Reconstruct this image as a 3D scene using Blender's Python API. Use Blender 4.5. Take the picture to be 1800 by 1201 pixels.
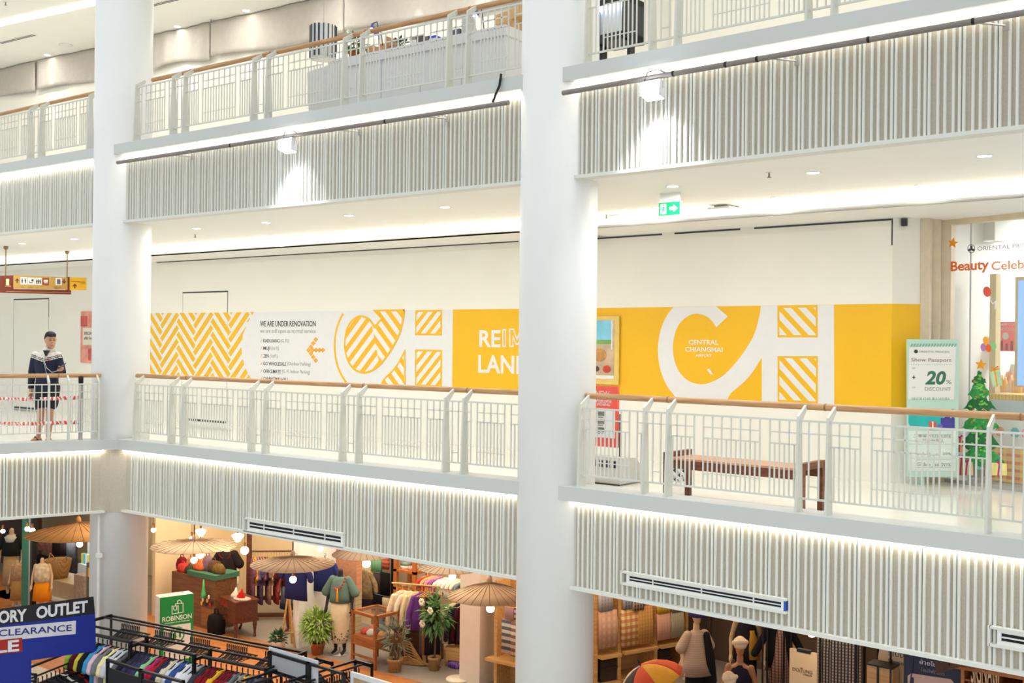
import bpy, math, random
from mathutils import Vector, Matrix
sc = bpy.context.scene
for o in list(bpy.data.objects): bpy.data.objects.remove(o)
random.seed(7)
PI = math.pi
# ------------------------------------------------------------------ camera, sky, exposure
F, YAW, PITCH, ROLL = 1900.0, 0.636083427, 0.000637854, -0.0103204218
EYE = Vector((6.366, -9.377, 1.493))          # standing at the opposite balustrade
BEND = -0.0579624                              # the right bay is turned a little
cam = bpy.data.cameras.new('camera'); cam_o = bpy.data.objects.new('camera', cam); sc.collection.objects.link(cam_o)
cam.sensor_width = 36.0; cam.lens = F/1800*36.0; cam.clip_end = 200
fw = Vector((-math.sin(YAW)*math.cos(PITCH), math.cos(YAW)*math.cos(PITCH), math.sin(PITCH)))
rt0 = Vector((math.cos(YAW), math.sin(YAW), 0)); up0 = rt0.cross(fw)
rt = rt0*math.cos(ROLL)-up0*math.sin(ROLL); upv = rt0*math.sin(ROLL)+up0*math.cos(ROLL)
cam_o.matrix_world = Matrix(((rt.x, upv.x, -fw.x, EYE.x), (rt.y, upv.y, -fw.y, EYE.y), (rt.z, upv.z, -fw.z, EYE.z), (0, 0, 0, 1)))
sc.camera = cam_o
w = bpy.data.worlds.new('atrium_daylight'); sc.world = w; w.use_nodes = True
nt = w.node_tree; bg = nt.nodes['Background']
tc = nt.nodes.new('ShaderNodeTexCoord'); sep = nt.nodes.new('ShaderNodeSeparateXYZ'); ramp = nt.nodes.new('ShaderNodeValToRGB')
mr = nt.nodes.new('ShaderNodeMapRange'); mr.inputs[1].default_value = -1; mr.inputs[2].default_value = 1
nt.links.new(tc.outputs['Generated'], sep.inputs[0]); nt.links.new(sep.outputs['Z'], mr.inputs[0]); nt.links.new(mr.outputs[0], ramp.inputs[0]); nt.links.new(ramp.outputs[0], bg.inputs[0])
cr = ramp.color_ramp; cr.elements[0].position = 0.30; cr.elements[0].color = (.36, .36, .35, 1); cr.elements[1].position = 0.75; cr.elements[1].color = (.955, 1.0, 1.02, 1)
bg.inputs[1].default_value = 1.25
sc.view_settings.view_transform = 'Standard'; sc.view_settings.look = 'None'; sc.view_settings.gamma = 1; sc.view_settings.exposure = 0.0
sc.view_settings.use_curve_mapping = False
sc.cycles.use_denoising = True; sc.cycles.max_bounces = 8; sc.cycles.diffuse_bounces = 4; sc.cycles.sample_clamp_indirect = 4.0

def lamp(name, kind, loc, energy, color=(1, 1, 1), size=.1, aim=(0, 0, -1), angle=None, size_y=None, blend=.8):
    l = bpy.data.lights.new(name, kind); l.energy = energy; l.color = color
    if kind == 'AREA':
        l.size = size
        if size_y: l.shape = 'RECTANGLE'; l.size_y = size_y
    else: l.shadow_soft_size = size
    if kind == 'SPOT': l.spot_size = angle; l.spot_blend = blend
    if kind == 'AREA' and not size_y: l.shape = 'DISK'
    o = bpy.data.objects.new(name, l); sc.collection.objects.link(o); o.location = loc
    o.rotation_euler = Vector(aim).to_track_quat('-Z', 'Y').to_euler(); return o

# ------------------------------------------------------------------ plan frames: M middle bay, R right bay, L left wing, S storefront
FR = {'M': (Vector((0, 0, 0)), 0.0), 'R': (Vector((0, 0, 0)), BEND), 'L': (Vector((-7.77, 0, 0)), 1.2034), 'S': (Vector((2.874, 4.301, 0)), -0.37605)}
def axes(k):
    o, a = FR[k]; return o, Vector((math.cos(a), math.sin(a), 0)), Vector((-math.sin(a), math.cos(a), 0))
def gl(k, u, v, z=0.0):
    o, e, n = axes(k); return o+e*u+n*v+Vector((0, 0, z))
def ray(px, py):
    return fw*F+rt*(px-900)-upv*(py-600.5)
def at(px, py, v, k='M'):                       # pixel of the photograph -> (u, v, z) on the upright plane v of frame k
    o, e, n = axes(k); d = ray(px, py); t = (v-(EYE-o).dot(n))/d.dot(n); q = EYE+d*t-o
    return (q.dot(e), v, q.z)
def atz(px, py, z, k='M'):                      # pixel -> (u, v, z) on the level z
    o, e, n = axes(k); d = ray(px, py); t = (z-EYE.z)/d.z; q = EYE+d*t-o
    return (q.dot(e), q.dot(n), z)
ZF, WALL, G = -0.15, 3.85, -4.4                # walkway level, hoarding line, ground level

# ------------------------------------------------------------------ materials
def s2l(c): return tuple((x/12.92 if x <= .04045 else ((x+.055)/1.055)**2.4) for x in c)
MATS = {}
def mat(name, rgb, rough=.55, metal=0.0, emit=0.0, noise=.05, scale=9.0, spec=.4, alpha=1.0, trans=0.0):
    if name in MATS: return MATS[name]
    m = bpy.data.materials.new(name); m.use_nodes = True; t = m.node_tree; b = t.nodes['Principled BSDF']
    c = s2l([x/255 for x in rgb])
    b.inputs['Roughness'].default_value = rough; b.inputs['Metallic'].default_value = metal; b.inputs['Specular IOR Level'].default_value = spec
    if emit:
        b.inputs['Emission Color'].default_value = (*c, 1); b.inputs['Emission Strength'].default_value = emit; b.inputs['Base Color'].default_value = (*c, 1)
    else:
        co = t.nodes.new('ShaderNodeTexCoord'); n = t.nodes.new('ShaderNodeTexNoise'); n.inputs['Scale'].default_value = scale; n.inputs['Detail'].default_value = 3
        r = t.nodes.new('ShaderNodeValToRGB'); r.color_ramp.elements[0].position = .3; r.color_ramp.elements[1].position = .7
        r.color_ramp.elements[0].color = (*[x*(1-noise) for x in c], 1); r.color_ramp.elements[1].color = (*[min(1, x*(1+noise)) for x in c], 1)
        t.links.new(co.outputs['Object'], n.inputs['Vector']); t.links.new(n.outputs['Fac'], r.inputs[0]); t.links.new(r.outputs[0], b.inputs['Base Color'])
    if trans: b.inputs['Transmission Weight'].default_value = trans; b.inputs['IOR'].default_value = 1.02
    if alpha < 1: b.inputs['Alpha'].default_value = alpha
    MATS[name] = m; return m
def pattern(name, rgb1, rgb2, ax, sx, duty=.5, ax2=None, sx2=0, rgb3=None, rough=.7, rot=0.0):
    """Two colours in bands along an object axis; with ax2 a check of bands both ways."""
    if name in MATS: return MATS[name]
    m = bpy.data.materials.new(name); m.use_nodes = True; t = m.node_tree; b = t.nodes['Principled BSDF']; b.inputs['Roughness'].default_value = rough
    co = t.nodes.new('ShaderNodeTexCoord'); mp = t.nodes.new('ShaderNodeMapping'); mp.inputs['Rotation'].default_value = (0, rot, 0)
    sp = t.nodes.new('ShaderNodeSeparateXYZ'); t.links.new(co.outputs['Object'], mp.inputs[0]); t.links.new(mp.outputs[0], sp.inputs[0])
    def band(a, s):
        mu = t.nodes.new('ShaderNodeMath'); mu.operation = 'MULTIPLY'; mu.inputs[1].default_value = s; t.links.new(sp.outputs[a], mu.inputs[0])
        f = t.nodes.new('ShaderNodeMath'); f.operation = 'FRACT'; t.links.new(mu.outputs[0], f.inputs[0])
        g = t.nodes.new('ShaderNodeMath'); g.operation = 'LESS_THAN'; g.inputs[1].default_value = duty; t.links.new(f.outputs[0], g.inputs[0]); return g
    mx = t.nodes.new('ShaderNodeMix'); mx.data_type = 'RGBA'; mx.inputs['A'].default_value = (*s2l([x/255 for x in rgb1]), 1); mx.inputs['B'].default_value = (*s2l([x/255 for x in rgb2]), 1)
    t.links.new(band(ax, sx).outputs[0], mx.inputs['Factor']); out = mx.outputs['Result']
    if ax2:
        m2 = t.nodes.new('ShaderNodeMix'); m2.data_type = 'RGBA'; m2.inputs['B'].default_value = (*s2l([x/255 for x in (rgb3 or rgb2)]), 1)
        hf = t.nodes.new('ShaderNodeMath'); hf.operation = 'MULTIPLY'; hf.inputs[1].default_value = .6
        t.links.new(band(ax2, sx2).outputs[0], hf.inputs[0]); t.links.new(hf.outputs[0], m2.inputs['Factor']); t.links.new(out, m2.inputs['A']); out = m2.outputs['Result']
    t.links.new(out, b.inputs['Base Color']); MATS[name] = m; return m
def wood(name, c1, c2, scale=3.0, stretch=(1, 12, 12), rough=.45):
    if name in MATS: return MATS[name]
    m = bpy.data.materials.new(name); m.use_nodes = True; t = m.node_tree; b = t.nodes['Principled BSDF']; b.inputs['Roughness'].default_value = rough
    co = t.nodes.new('ShaderNodeTexCoord'); mp = t.nodes.new('ShaderNodeMapping'); mp.inputs['Scale'].default_value = stretch
    n = t.nodes.new('ShaderNodeTexNoise'); n.inputs['Scale'].default_value = scale; n.inputs['Detail'].default_value = 5
    r = t.nodes.new('ShaderNodeValToRGB'); r.color_ramp.elements[0].position = .35; r.color_ramp.elements[1].position = .65
    r.color_ramp.elements[0].color = (*s2l([x/255 for x in c1]), 1); r.color_ramp.elements[1].color = (*s2l([x/255 for x in c2]), 1)
    t.links.new(co.outputs['Object'], mp.inputs[0]); t.links.new(mp.outputs[0], n.inputs['Vector']); t.links.new(n.outputs['Fac'], r.inputs[0]); t.links.new(r.outputs[0], b.inputs['Base Color'])
    MATS[name] = m; return m
def brick(name, c1, c2, mortar, scale, rough=.8, vert=True):
    if name in MATS: return MATS[name]
    m = bpy.data.materials.new(name); m.use_nodes = True; t = m.node_tree; b = t.nodes['Principled BSDF']; b.inputs['Roughness'].default_value = rough
    co = t.nodes.new('ShaderNodeTexCoord'); mp = t.nodes.new('ShaderNodeMapping')
    if vert: mp.inputs['Rotation'].default_value = (PI/2, 0, 0)
    n = t.nodes.new('ShaderNodeTexBrick'); n.inputs['Scale'].default_value = scale
    for i, c in (('Color1', c1), ('Color2', c2), ('Mortar', mortar)): n.inputs[i].default_value = (*s2l([x/255 for x in c]), 1)
    n.inputs['Mortar Size'].default_value = .012
    t.links.new(co.outputs['Object'], mp.inputs[0]); t.links.new(mp.outputs[0], n.inputs['Vector']); t.links.new(n.outputs['Color'], b.inputs['Base Color'])
    MATS[name] = m; return m

WHITE = mat('white_paint', (238, 238, 233), .5, noise=.012)
COLUMN = mat('column_paint', (238, 239, 237), .5, noise=.012, scale=2)
IVORY = mat('ivory_board', (243, 240, 229), .55, noise=.012, scale=2)
CEIL = mat('ceiling_paint', (249, 248, 243), .6, noise=.01, scale=2)
LEDGE = mat('ledge_paint', (206, 209, 206), .5, noise=.012, scale=2)
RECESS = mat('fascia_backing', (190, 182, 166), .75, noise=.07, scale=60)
RIB = mat('fascia_rib', (226, 227, 219), .55, noise=.015)
RAIL = mat('railing_enamel', (217, 217, 207), .45, noise=.02)
OAK = wood('oak_handrail', (176, 128, 84), (205, 160, 112))
LED = mat('led_strip', (255, 246, 232), emit=16)
COVE = mat('cove_strip', (255, 247, 228), emit=11)
GLOW = mat('lamp_face', (255, 250, 238), emit=22)
YEL = mat('vinyl_yellow', (238, 184, 28), .35, noise=.02, scale=1.5)
VWH = mat('vinyl_white', (232, 232, 231), .4, noise=.012)
INK = mat('dark_ink', (60, 60, 64), .5); GREYINK = mat('grey_ink', (150, 148, 146), .5); GOLDINK = mat('gold_ink', (232, 170, 60), .5)
BLACK = mat('black_metal', (22, 22, 24), .4); STEEL = mat('brushed_steel', (186, 184, 178), .35, .45); PIPE = mat('grey_pipe', (138, 130, 124), .45)
FLOOR = mat('polished_floor', (244, 241, 231), .12, noise=.02, scale=1.2)

# ------------------------------------------------------------------ mesh building
class MB:
    def __init__(s): s.v = []; s.f = []; s.sm = []; s.mi = []; s.m = 0
    def add(s, vs, fs, smooth=False, m=None):
        b = len(s.v); s.v += [tuple(p) for p in vs]
        for f in fs: s.f.append([b+i for i in f]); s.sm.append(smooth); s.mi.append(s.m if m is None else m)
        return s
    def box(s, x0, x1, y0, y1, z0, z1, m=None):
        return s.add([(x0, y0, z0), (x1, y0, z0), (x1, y1, z0), (x0, y1, z0), (x0, y0, z1), (x1, y0, z1), (x1, y1, z1), (x0, y1, z1)],
                     [(0, 3, 2, 1), (4, 5, 6, 7), (0, 1, 5, 4), (1, 2, 6, 5), (2, 3, 7, 6), (3, 0, 4, 7)], False, m)
    def prism(s, poly, a, b, axis='y', m=None):
        if axis == 'y': P = lambda p, t: (p[0], t, p[1])
        elif axis == 'z': P = lambda p, t: (p[0], p[1], t)
        else: P = lambda p, t: (t, p[0], p[1])
        n = len(poly); area = sum(poly[i][0]*poly[(i+1) % n][1]-poly[(i+1) % n][0]*poly[i][1] for i in range(n))
        if (area < 0): poly = poly[::-1]
        vs = [P(p, a) for p in poly]+[P(p, b) for p in poly]
        fl = axis == 'y'
        f0 = list(range(n)); f1 = list(range(2*n-1, n-1, -1))
        fs = [f0 if fl else f0[::-1], f1 if fl else f1[::-1]]
        for i in range(n):
            j = (i+1) % n; q = (i, i+n, j+n, j); fs.append(q if fl else q[::-1])
        return s.add(vs, fs, False, m)
    def tube(s, pts, r, n=8, m=None, caps=True):
        pts = [Vector(p) for p in pts]; rr = r if isinstance(r, (list, tuple)) else [r]*len(pts); vs = []; fs = []; ref = None
        for i, p in enumerate(pts):
            d = (pts[min(i+1, len(pts)-1)]-pts[max(i-1, 0)])
            d = d.normalized() if d.length > 1e-9 else Vector((0, 0, 1))
            if ref is None: ref = Vector((0, 0, 1)) if abs(d.z) < .9 else Vector((1, 0, 0))
            a = d.cross(ref); a = a.normalized() if a.length > 1e-6 else Vector((1, 0, 0)); b = d.cross(a).normalized(); ref = -b if ref.dot(-b) > 0 else b
            for k in range(n):
                t = 2*PI*k/n; vs.append(p+a*(rr[i]*math.cos(t))+b*(rr[i]*math.sin(t)))
        for i in range(len(pts)-1):
            for k in range(n): fs.append((i*n+k, i*n+(k+1) % n, (i+1)*n+(k+1) % n, (i+1)*n+k))
        s.add(vs, fs, True, m)
        if caps:
            e = (len(pts)-1)*n; s.add(vs[:n], [list(range(n))[::-1]], False, m); s.add(vs[e:], [list(range(n))], False, m)
        return s
    def loft(s, rings, n=16, m=None, power=2.0):
        """rings of (cx, cy, cz, rx, ry): a closed body of flat ellipses."""
        vs = []; fs = []
        for (cx, cy, cz, rx, ry) in rings:
            for k in range(n):
                t = 2*PI*k/n; c, d = math.cos(t), math.sin(t)
                vs.append((cx+rx*math.copysign(abs(c)**(2/power), c), cy+ry*math.copysign(abs(d)**(2/power), d), cz))
        L = len(rings)
        for i in range(L-1):
            for k in range(n): fs.append((i*n+k, i*n+(k+1) % n, (i+1)*n+(k+1) % n, (i+1)*n+k))
        fs.append(list(range(n))[::-1]); fs.append([(L-1)*n+k for k in range(n)])
        return s.add(vs, fs, True, m)
    def lathe(s, prof, n=24, c=(0, 0, 0), m=None):
        return s.loft([(c[0], c[1], c[2]+z, r, r) for r, z in prof], n, m)
    def ball(s, c, r, n=14, m=None, sq=(1, 1, 1)):
        return s.loft([(c[0], c[1], c[2]-r*sq[2]*math.cos(PI*i/9), max(1e-4, r*sq[0]*math.sin(PI*i/9)), max(1e-4, r*sq[1]*math.sin(PI*i/9))) for i in range(10)], n, m)
    def copy_to(s, mtx):
        t = MB(); t.v = [tuple(mtx @ Vector(p)) for p in s.v]; t.f = [list(f) for f in s.f]; t.sm = list(s.sm); t.mi = list(s.mi); return t
    def join(s, o): 
        b = len(s.v); s.v += o.v; s.f += [[b+i for i in f] for f in o.f]; s.sm += o.sm; s.mi += o.mi; return s
    def mesh(s, name, mats):
        me = bpy.data.meshes.new(name); me.from_pydata(s.v, [], s.f)
        for mm in (mats if isinstance(mats, (list, tuple)) else [mats]): me.materials.append(mm)
        me.polygons.foreach_set('use_smooth', s.sm); me.polygons.foreach_set('material_index', s.mi); me.update(); return me

def link(o): sc.collection.objects.link(o); return o
def obj(name, mb, mats, parent=None, loc=None, rz=0.0):
    me = mb if isinstance(mb, bpy.types.Mesh) else mb.mesh(name, mats)
    o = link(bpy.data.objects.new(name, me))
    if parent is not None: o.parent = parent
    if loc is not None: o.location = loc
    if rz: o.rotation_euler = (0, 0, rz)
    return o
def tag(o, label, cat, group=None):
    o['label'] = label; o['category'] = cat
    if group: o['group'] = group
    return o
def struct(name, mb, mats, k='M'):
    o = obj(name, mb, mats); o.location = FR[k][0]; o.rotation_euler = (0, 0, FR[k][1]); o['kind'] = 'structure'; return o
def thing(name, label, cat, k='M', p=(0, 0, 0), rz=0.0, group=None):
    o = link(bpy.data.objects.new(name, None)); o.empty_display_size = .1
    o.location = gl(k, *p); o.rotation_euler = (0, 0, FR[k][1]+rz); return tag(o, label, cat, group)
def solo(name, mb, mats, label, cat, k='M', p=(0, 0, 0), rz=0.0, group=None):
    o = obj(name, mb, mats, None, gl(k, *p), FR[k][1]+rz); return tag(o, label, cat, group)
def dup(root, loc, label, rz=None, group=None):
    r = root.copy(); link(r); r.location = loc; r['label'] = label
    if rz is not None: r.rotation_euler = (0, 0, rz)
    if group: r['group'] = group
    for ch in list(root.children):
        c = ch.copy(); link(c); c.parent = r
        for g in list(ch.children):
            d = g.copy(); link(d); d.parent = c
    return r
def letters(body, size, align='LEFT', bold=0.0, depth=.002, sx=1.0, shear=0.0, spacing=1.0):
    """Lettering as an MB lying in the x-z plane, facing -y, baseline at the origin."""
    c = bpy.data.curves.new('lettering', 'FONT'); c.body = body; c.size = size; c.align_x = align; c.extrude = depth/2; c.offset = bold; c.shear = shear; c.space_character = spacing
    c.resolution_u = 3
    o = bpy.data.objects.new('lettering', c); link(o); dg = bpy.context.evaluated_depsgraph_get(); dg.update()
    me = bpy.data.meshes.new_from_object(o.evaluated_get(dg)); mb = MB()
    mb.add([(v.co.x*sx, -v.co.z, v.co.y) for v in me.vertices], [list(p.vertices) for p in me.polygons])
    bpy.data.objects.remove(o); bpy.data.curves.remove(c); bpy.data.meshes.remove(me); return mb
def text(parent, body, size, x, z, m, y=0.0, align='LEFT', name='lettering', **kw):
    return obj(name, letters(body, size, align, **kw), m, parent, (x, y, z))
ORD = 'first second third fourth fifth sixth seventh eighth ninth tenth eleventh twelfth thirteenth fourteenth fifteenth sixteenth seventeenth eighteenth nineteenth twentieth'.split()
def nth(i):
    if i < 20: return ORD[i]
    t = ['twenty', 'thirty', 'forty', 'fifty'][(i+1)//10-2]; return t+'-'+ORD[(i+1) % 10-1] if (i+1) % 10 else {'twenty': 'twentieth', 'thirty': 'thirtieth', 'forty': 'fortieth'}[t]
def remesh(mb, name, voxel, smooth=2):
    o = link(bpy.data.objects.new(name, mb.mesh(name, WHITE))); r = o.modifiers.new('r', 'REMESH'); r.mode = 'VOXEL'; r.voxel_size = voxel; r.use_smooth_shade = True
    s = o.modifiers.new('s', 'SMOOTH'); s.iterations = smooth; s.factor = .5
    dg = bpy.context.evaluated_depsgraph_get(); dg.update(); me = bpy.data.meshes.new_from_object(o.evaluated_get(dg)); me.name = name; me.materials.clear()
    bpy.data.objects.remove(o); return me
def arc(cx, cz, rx, rz, a0, a1, n=24):
    return [(cx+rx*math.cos(math.radians(a0+(a1-a0)*i/n)), cz+rz*math.sin(math.radians(a0+(a1-a0)*i/n))) for i in range(n+1)]
# ================================================================== the building
def bend_strip(name, mb_m, mb_r, mats): pass
CX = {'M': (-8.2, .33), 'R': (-.19, .33)}
# columns
for i, (cx, cy) in enumerate(((-8.2, .33), (-.19, .33))):
    m = MB(); m.loft([(cx, cy, G, .42, .42), (cx, cy, 9.2, .42, .42)], 48)
    o = struct('wall_column' if i == 0 else 'wall_column.001', m, COLUMN); o['label'] = 'round white column'
# floors, slabs and ceilings
m = MB(); e = .25
m.prism([(-30, 10), (-30, -5), (-7.77-.359*6-.4, -.933*6+.15), (-7.77-.359*6-.28, -.933*6+.1), (-8.02, .25), (0, .25), (9, .25+9*BEND), (9, 10)], -.3, ZF, 'z'); struct('floor', m, FLOOR)
m = MB(); m.prism([(-30, 14), (-30, .2), (0, .2), (9, .2+9*BEND), (9, 14)], 4.0, 4.22, 'z'); struct('floor_upper', m, FLOOR)
m = MB(); m.prism([(-30, 4.75), (-30, 1.2), (9, 1.2), (9, 4.75)], G-.1, G, 'z')
struct('floor_ground_tiles', m, brick('terracotta_tiles', (196, 128, 72), (184, 116, 64), (150, 98, 60), 3.2, .35, False))
m = MB(); m.prism([(-30, 1.2), (-30, -9), (9, -9), (9, 1.2)], G-.1, G, 'z'); struct('floor_ground_atrium', m, mat('atrium_floor', (206, 204, 196), .25, noise=.03, scale=2))
m = MB(); m.prism([(-30, 14), (-30, 4.75), (9, 4.75), (9, 14)], G-.1, G+.003, 'z'); struct('floor_ground_shop', m, mat('grey_screed', (150, 142, 132), .5, noise=.06, scale=2))
m = MB(); m.prism([(-30, 14), (-30, -5), (-10.3, -5), (-8.0, .3), (0, .3), (9, .3+9*BEND), (9, 14)], -1.04, -.32, 'z'); struct('ceiling_ground', m, CEIL)
m = MB(); m.prism([(-30, 6), (-30, .2), (0, .2), (9, .2+9*BEND), (9, 6)], 3.215, 3.9, 'z'); struct('ceiling_walkway', m, CEIL)
m = MB(); m.prism([(-30, 12), (-30, .25), (0, .25), (9, .25+9*BEND), (9, 12)], 7.6, 7.75, 'z'); struct('ceiling_upper', m, CEIL)
# dropped soffit along the hoarding and the glowing slot above its lip
for k, u0, u1, nm in (('M', -24, -1.95, 'trim_1'), ('R', -2.0, 9, 'trim_2')):
    m = MB(); m.box(u0, u1, 2.85, 4.9, 3.03, 3.05); m.box(u0, u1, 2.85, 2.87, 3.03, 3.075); m.box(u0, u1, 3.12, 3.14, 3.05, 3.215); struct(nm, m, CEIL, k)
    m = MB(); m.box(u0, u1, 3.06, 3.11, 3.052, 3.085); solo('light_strip', m, COVE, 'warm light strip in the ceiling slot above the %s hoarding' % ('left' if k == 'M' else 'right'), 'light', k)
# ledges
def ledge(nm, k, u0, u1, z0): m = MB(); m.box(u0, u1, 0, .30, z0, z0+.149); struct(nm, m, LEDGE, k)
ledge('trim_3', 'M', -7.77, -.03, -.149); ledge('trim_4', 'R', -.08, 8, -.149); ledge('trim_5', 'L', -5, .0, -.149)
ledge('trim_6', 'M', -26, -8.35, 4.22); ledge('trim_7', 'M', -8.12, -.03, 4.22); ledge('trim_8', 'R', -.09, 8, 4.22)
# ribbed fascias
CYC = [.068, .049, .034, .072, .057]
def fascia(nm, k, u0, u1, z0, z1, skip0=0, skip1=0):
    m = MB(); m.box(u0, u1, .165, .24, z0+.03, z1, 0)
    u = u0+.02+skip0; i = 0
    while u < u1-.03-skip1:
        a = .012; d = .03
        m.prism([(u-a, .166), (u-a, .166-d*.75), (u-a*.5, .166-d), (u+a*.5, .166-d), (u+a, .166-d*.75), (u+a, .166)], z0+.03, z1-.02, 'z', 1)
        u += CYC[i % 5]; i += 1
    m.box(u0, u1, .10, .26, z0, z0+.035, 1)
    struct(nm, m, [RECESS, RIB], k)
    s = MB(); s.box(u0+.05, u1-.02, .105, .15, z1-.018, z1-.002)
    return s
LBL = {('M', 0): 'lower middle', ('R', 0): 'lower right', ('L', 0): 'left wing', ('M', 1): 'upper middle', ('R', 1): 'upper right', ('N', 1): 'upper far left'}
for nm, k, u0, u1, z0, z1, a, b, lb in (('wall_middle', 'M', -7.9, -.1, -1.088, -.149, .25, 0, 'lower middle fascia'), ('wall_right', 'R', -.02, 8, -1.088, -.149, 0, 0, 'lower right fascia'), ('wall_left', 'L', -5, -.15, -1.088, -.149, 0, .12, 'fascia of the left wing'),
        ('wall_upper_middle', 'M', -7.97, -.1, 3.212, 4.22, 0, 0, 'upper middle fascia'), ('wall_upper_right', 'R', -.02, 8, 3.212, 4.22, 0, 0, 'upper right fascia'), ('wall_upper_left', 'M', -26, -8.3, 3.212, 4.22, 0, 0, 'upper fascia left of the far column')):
    s = fascia(nm, k, u0, u1, z0, z1, a, b); solo('light_strip', s, LED, 'white light strip under the ledge of the '+lb, 'light', k, group='light strips under the ledges')
m = MB(); m.prism([(-7.93, -.02), (-7.76, .15), (-7.6, .165), (-7.6, .22), (-8.05, .2), (-8.05, -.2), (-7.985, -.14)], -1.088, -.149, 'z'); struct('wall_corner', m, RECESS)
# hoarding walls on the walkway, seams left dark
def wallbox(nm, k, u0, u1, v, z0, z1, mt=IVORY, t=.1): m = MB(); m.box(u0, u1, v, v+t, z0, z1); return struct(nm, m, mt, k)
wallbox('wall_back_left', 'M', -30, -2.65, WALL, ZF, 3.03, t=.35); wallbox('wall_back_right', 'R', -2.75, 2.12, WALL, ZF, 3.03)
m = MB(); m.prism([(2.12, WALL), (2.40, 4.16), (2.34, 4.24), (2.05, 3.95)], ZF, 3.03, 'z'); struct('wall_return', m, IVORY, 'R')
m = MB(); m.prism([(2.25, 4.2), (2.37, 4.10), (2.46, 4.14), (2.44, 4.3), (2.52, 4.34), (2.50, 4.44), (2.60, 4.48), (2.58, 4.7), (2.2, 4.6)], ZF, 3.1, 'z'); struct('wall_shutter_jamb', m, mat('beige_jamb', (214, 198, 172), .5), 'R')
m = MB(); m.box(-.16, -.12, -.03, .06, ZF, 3.03); struct('trim_9', m, mat('brass_trim', (176, 150, 98), .3, .6), 'S')
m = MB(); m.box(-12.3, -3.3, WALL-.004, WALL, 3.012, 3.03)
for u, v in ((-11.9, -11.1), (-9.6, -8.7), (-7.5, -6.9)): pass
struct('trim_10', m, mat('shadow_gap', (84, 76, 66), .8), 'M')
m = MB()
for a, b in ((-2.2, -1.1), (-.9, .1), (.3, 2.1)): m.box(a, b, WALL-.004, WALL, 3.0, 3.022)
m.box(2.105, 2.12, WALL-.006, WALL-.001, 2.7, 3.02); m.box(2.2, 2.26, WALL+.05, WALL+.1, 2.93, 3.02); struct('trim_11', m, INK, 'R')
# access doors cut in the hoarding: thin dark seams
def seam_door(nm, x0, x1, z0, z1, gap):
    m = MB(); v = WALL-.005; t = .012
    m.box(x0, x1, v, WALL, z1-t*2.2, z1, 0); m.box(x1-t, x1, v, WALL, 1.95, z1, 0); m.box(x1-t*.5, x1, v, WALL, z0, 1.95, 1); m.box(x0, x0+t*.5, v, WALL, z0, z1, 1)
    m.box(x0+.05, x1-.02, v, WALL, z0-.02, z0+.02 if gap else z0, 0)
    m.box(x0+t, x1-t, v+.003, WALL, z0, z1-t*2, 2)
    struct(nm, m, [INK, mat('soft_seam', (190, 182, 164), .8), IVORY])
seam_door('door_1', -11.45, -10.08, -.08, 2.41, True); seam_door('door_2', -17.7, -16.22, -.12, 2.37, True)
# upper floor back wall with the drape line
A = gl('M', *atz(0, 121, 7.6)); B = gl('M', *atz(460, 19, 7.6)); FR['U'] = (Vector((A.x, A.y, 0)), math.atan2(B.y-A.y, B.x-A.x))
m = MB(); m.box(-8, 18, .05, .15, 4.2, 7.6); struct('wall_upper_back', m, IVORY, 'U')
m = MB(); m.box(8, 16, 3.6, 3.7, 4.2, 7.6); 
m = MB(); m.box(-1.2, 9, 4.2, 4.3, 4.2, 7.6); struct('wall_upper_back_right', m, IVORY, 'R')
for u in (-3, 0, 2, 4): lamp('upper_fill', 'AREA', gl('R', u, 2.0, 7.58), 24, (1, .97, .91), .14)  # fill lights added to brighten the upper floor, no fittings here
# grey protective drape in several hung sheets
DR = mat('grey_drape', (196, 189, 180), .9, noise=.04)
def drape(u0, u1, z0, z1, label, seed, sag=0.0):
    rnd = random.Random(seed); n = 40; vs = []; fs = []; ph = rnd.random()*6
    for j in range(9):
        for i in range(n+1):
            t = i/n; u = u0+(u1-u0)*t; s = j/8
            vs.append((u, -.03-.02*math.sin(t*9+ph)-.012*math.sin(t*31+ph+s), z1+(z0-z1)*s-sag*math.sin(PI*t)*s+.05*s*math.sin(t*5+ph)))
    for j in range(8):
        for i in range(n): q = j*(n+1)+i; fs.append((q, q+n+1, q+n+2, q+1))
    m = MB(); m.add(vs, fs, True); o = solo('drape', m, DR, label, 'drape', 'U', group='grey drapes along the upper back wall')
    so = o.modifiers.new('t', 'SOLIDIFY'); so.thickness = .006
for i, (u0, u1, zl) in enumerate(((-4, 1.4, 6.95), (1.48, 5.2, 6.9), (5.3, 7.0, 6.9), (7.05, 10.4, 6.88), (10.45, 15, 6.86))):
    drape(u0, u1, zl, 7.58, ['grey drape sheet at the far left edge of the upper floor', 'grey drape sheet just left of the far column on the upper floor', 'grey drape sheet just right of the far column on the upper floor', 'grey drape sheet above the striped lampshade upstairs', 'grey drape sheet above the white counter upstairs'][i], i)

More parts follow.
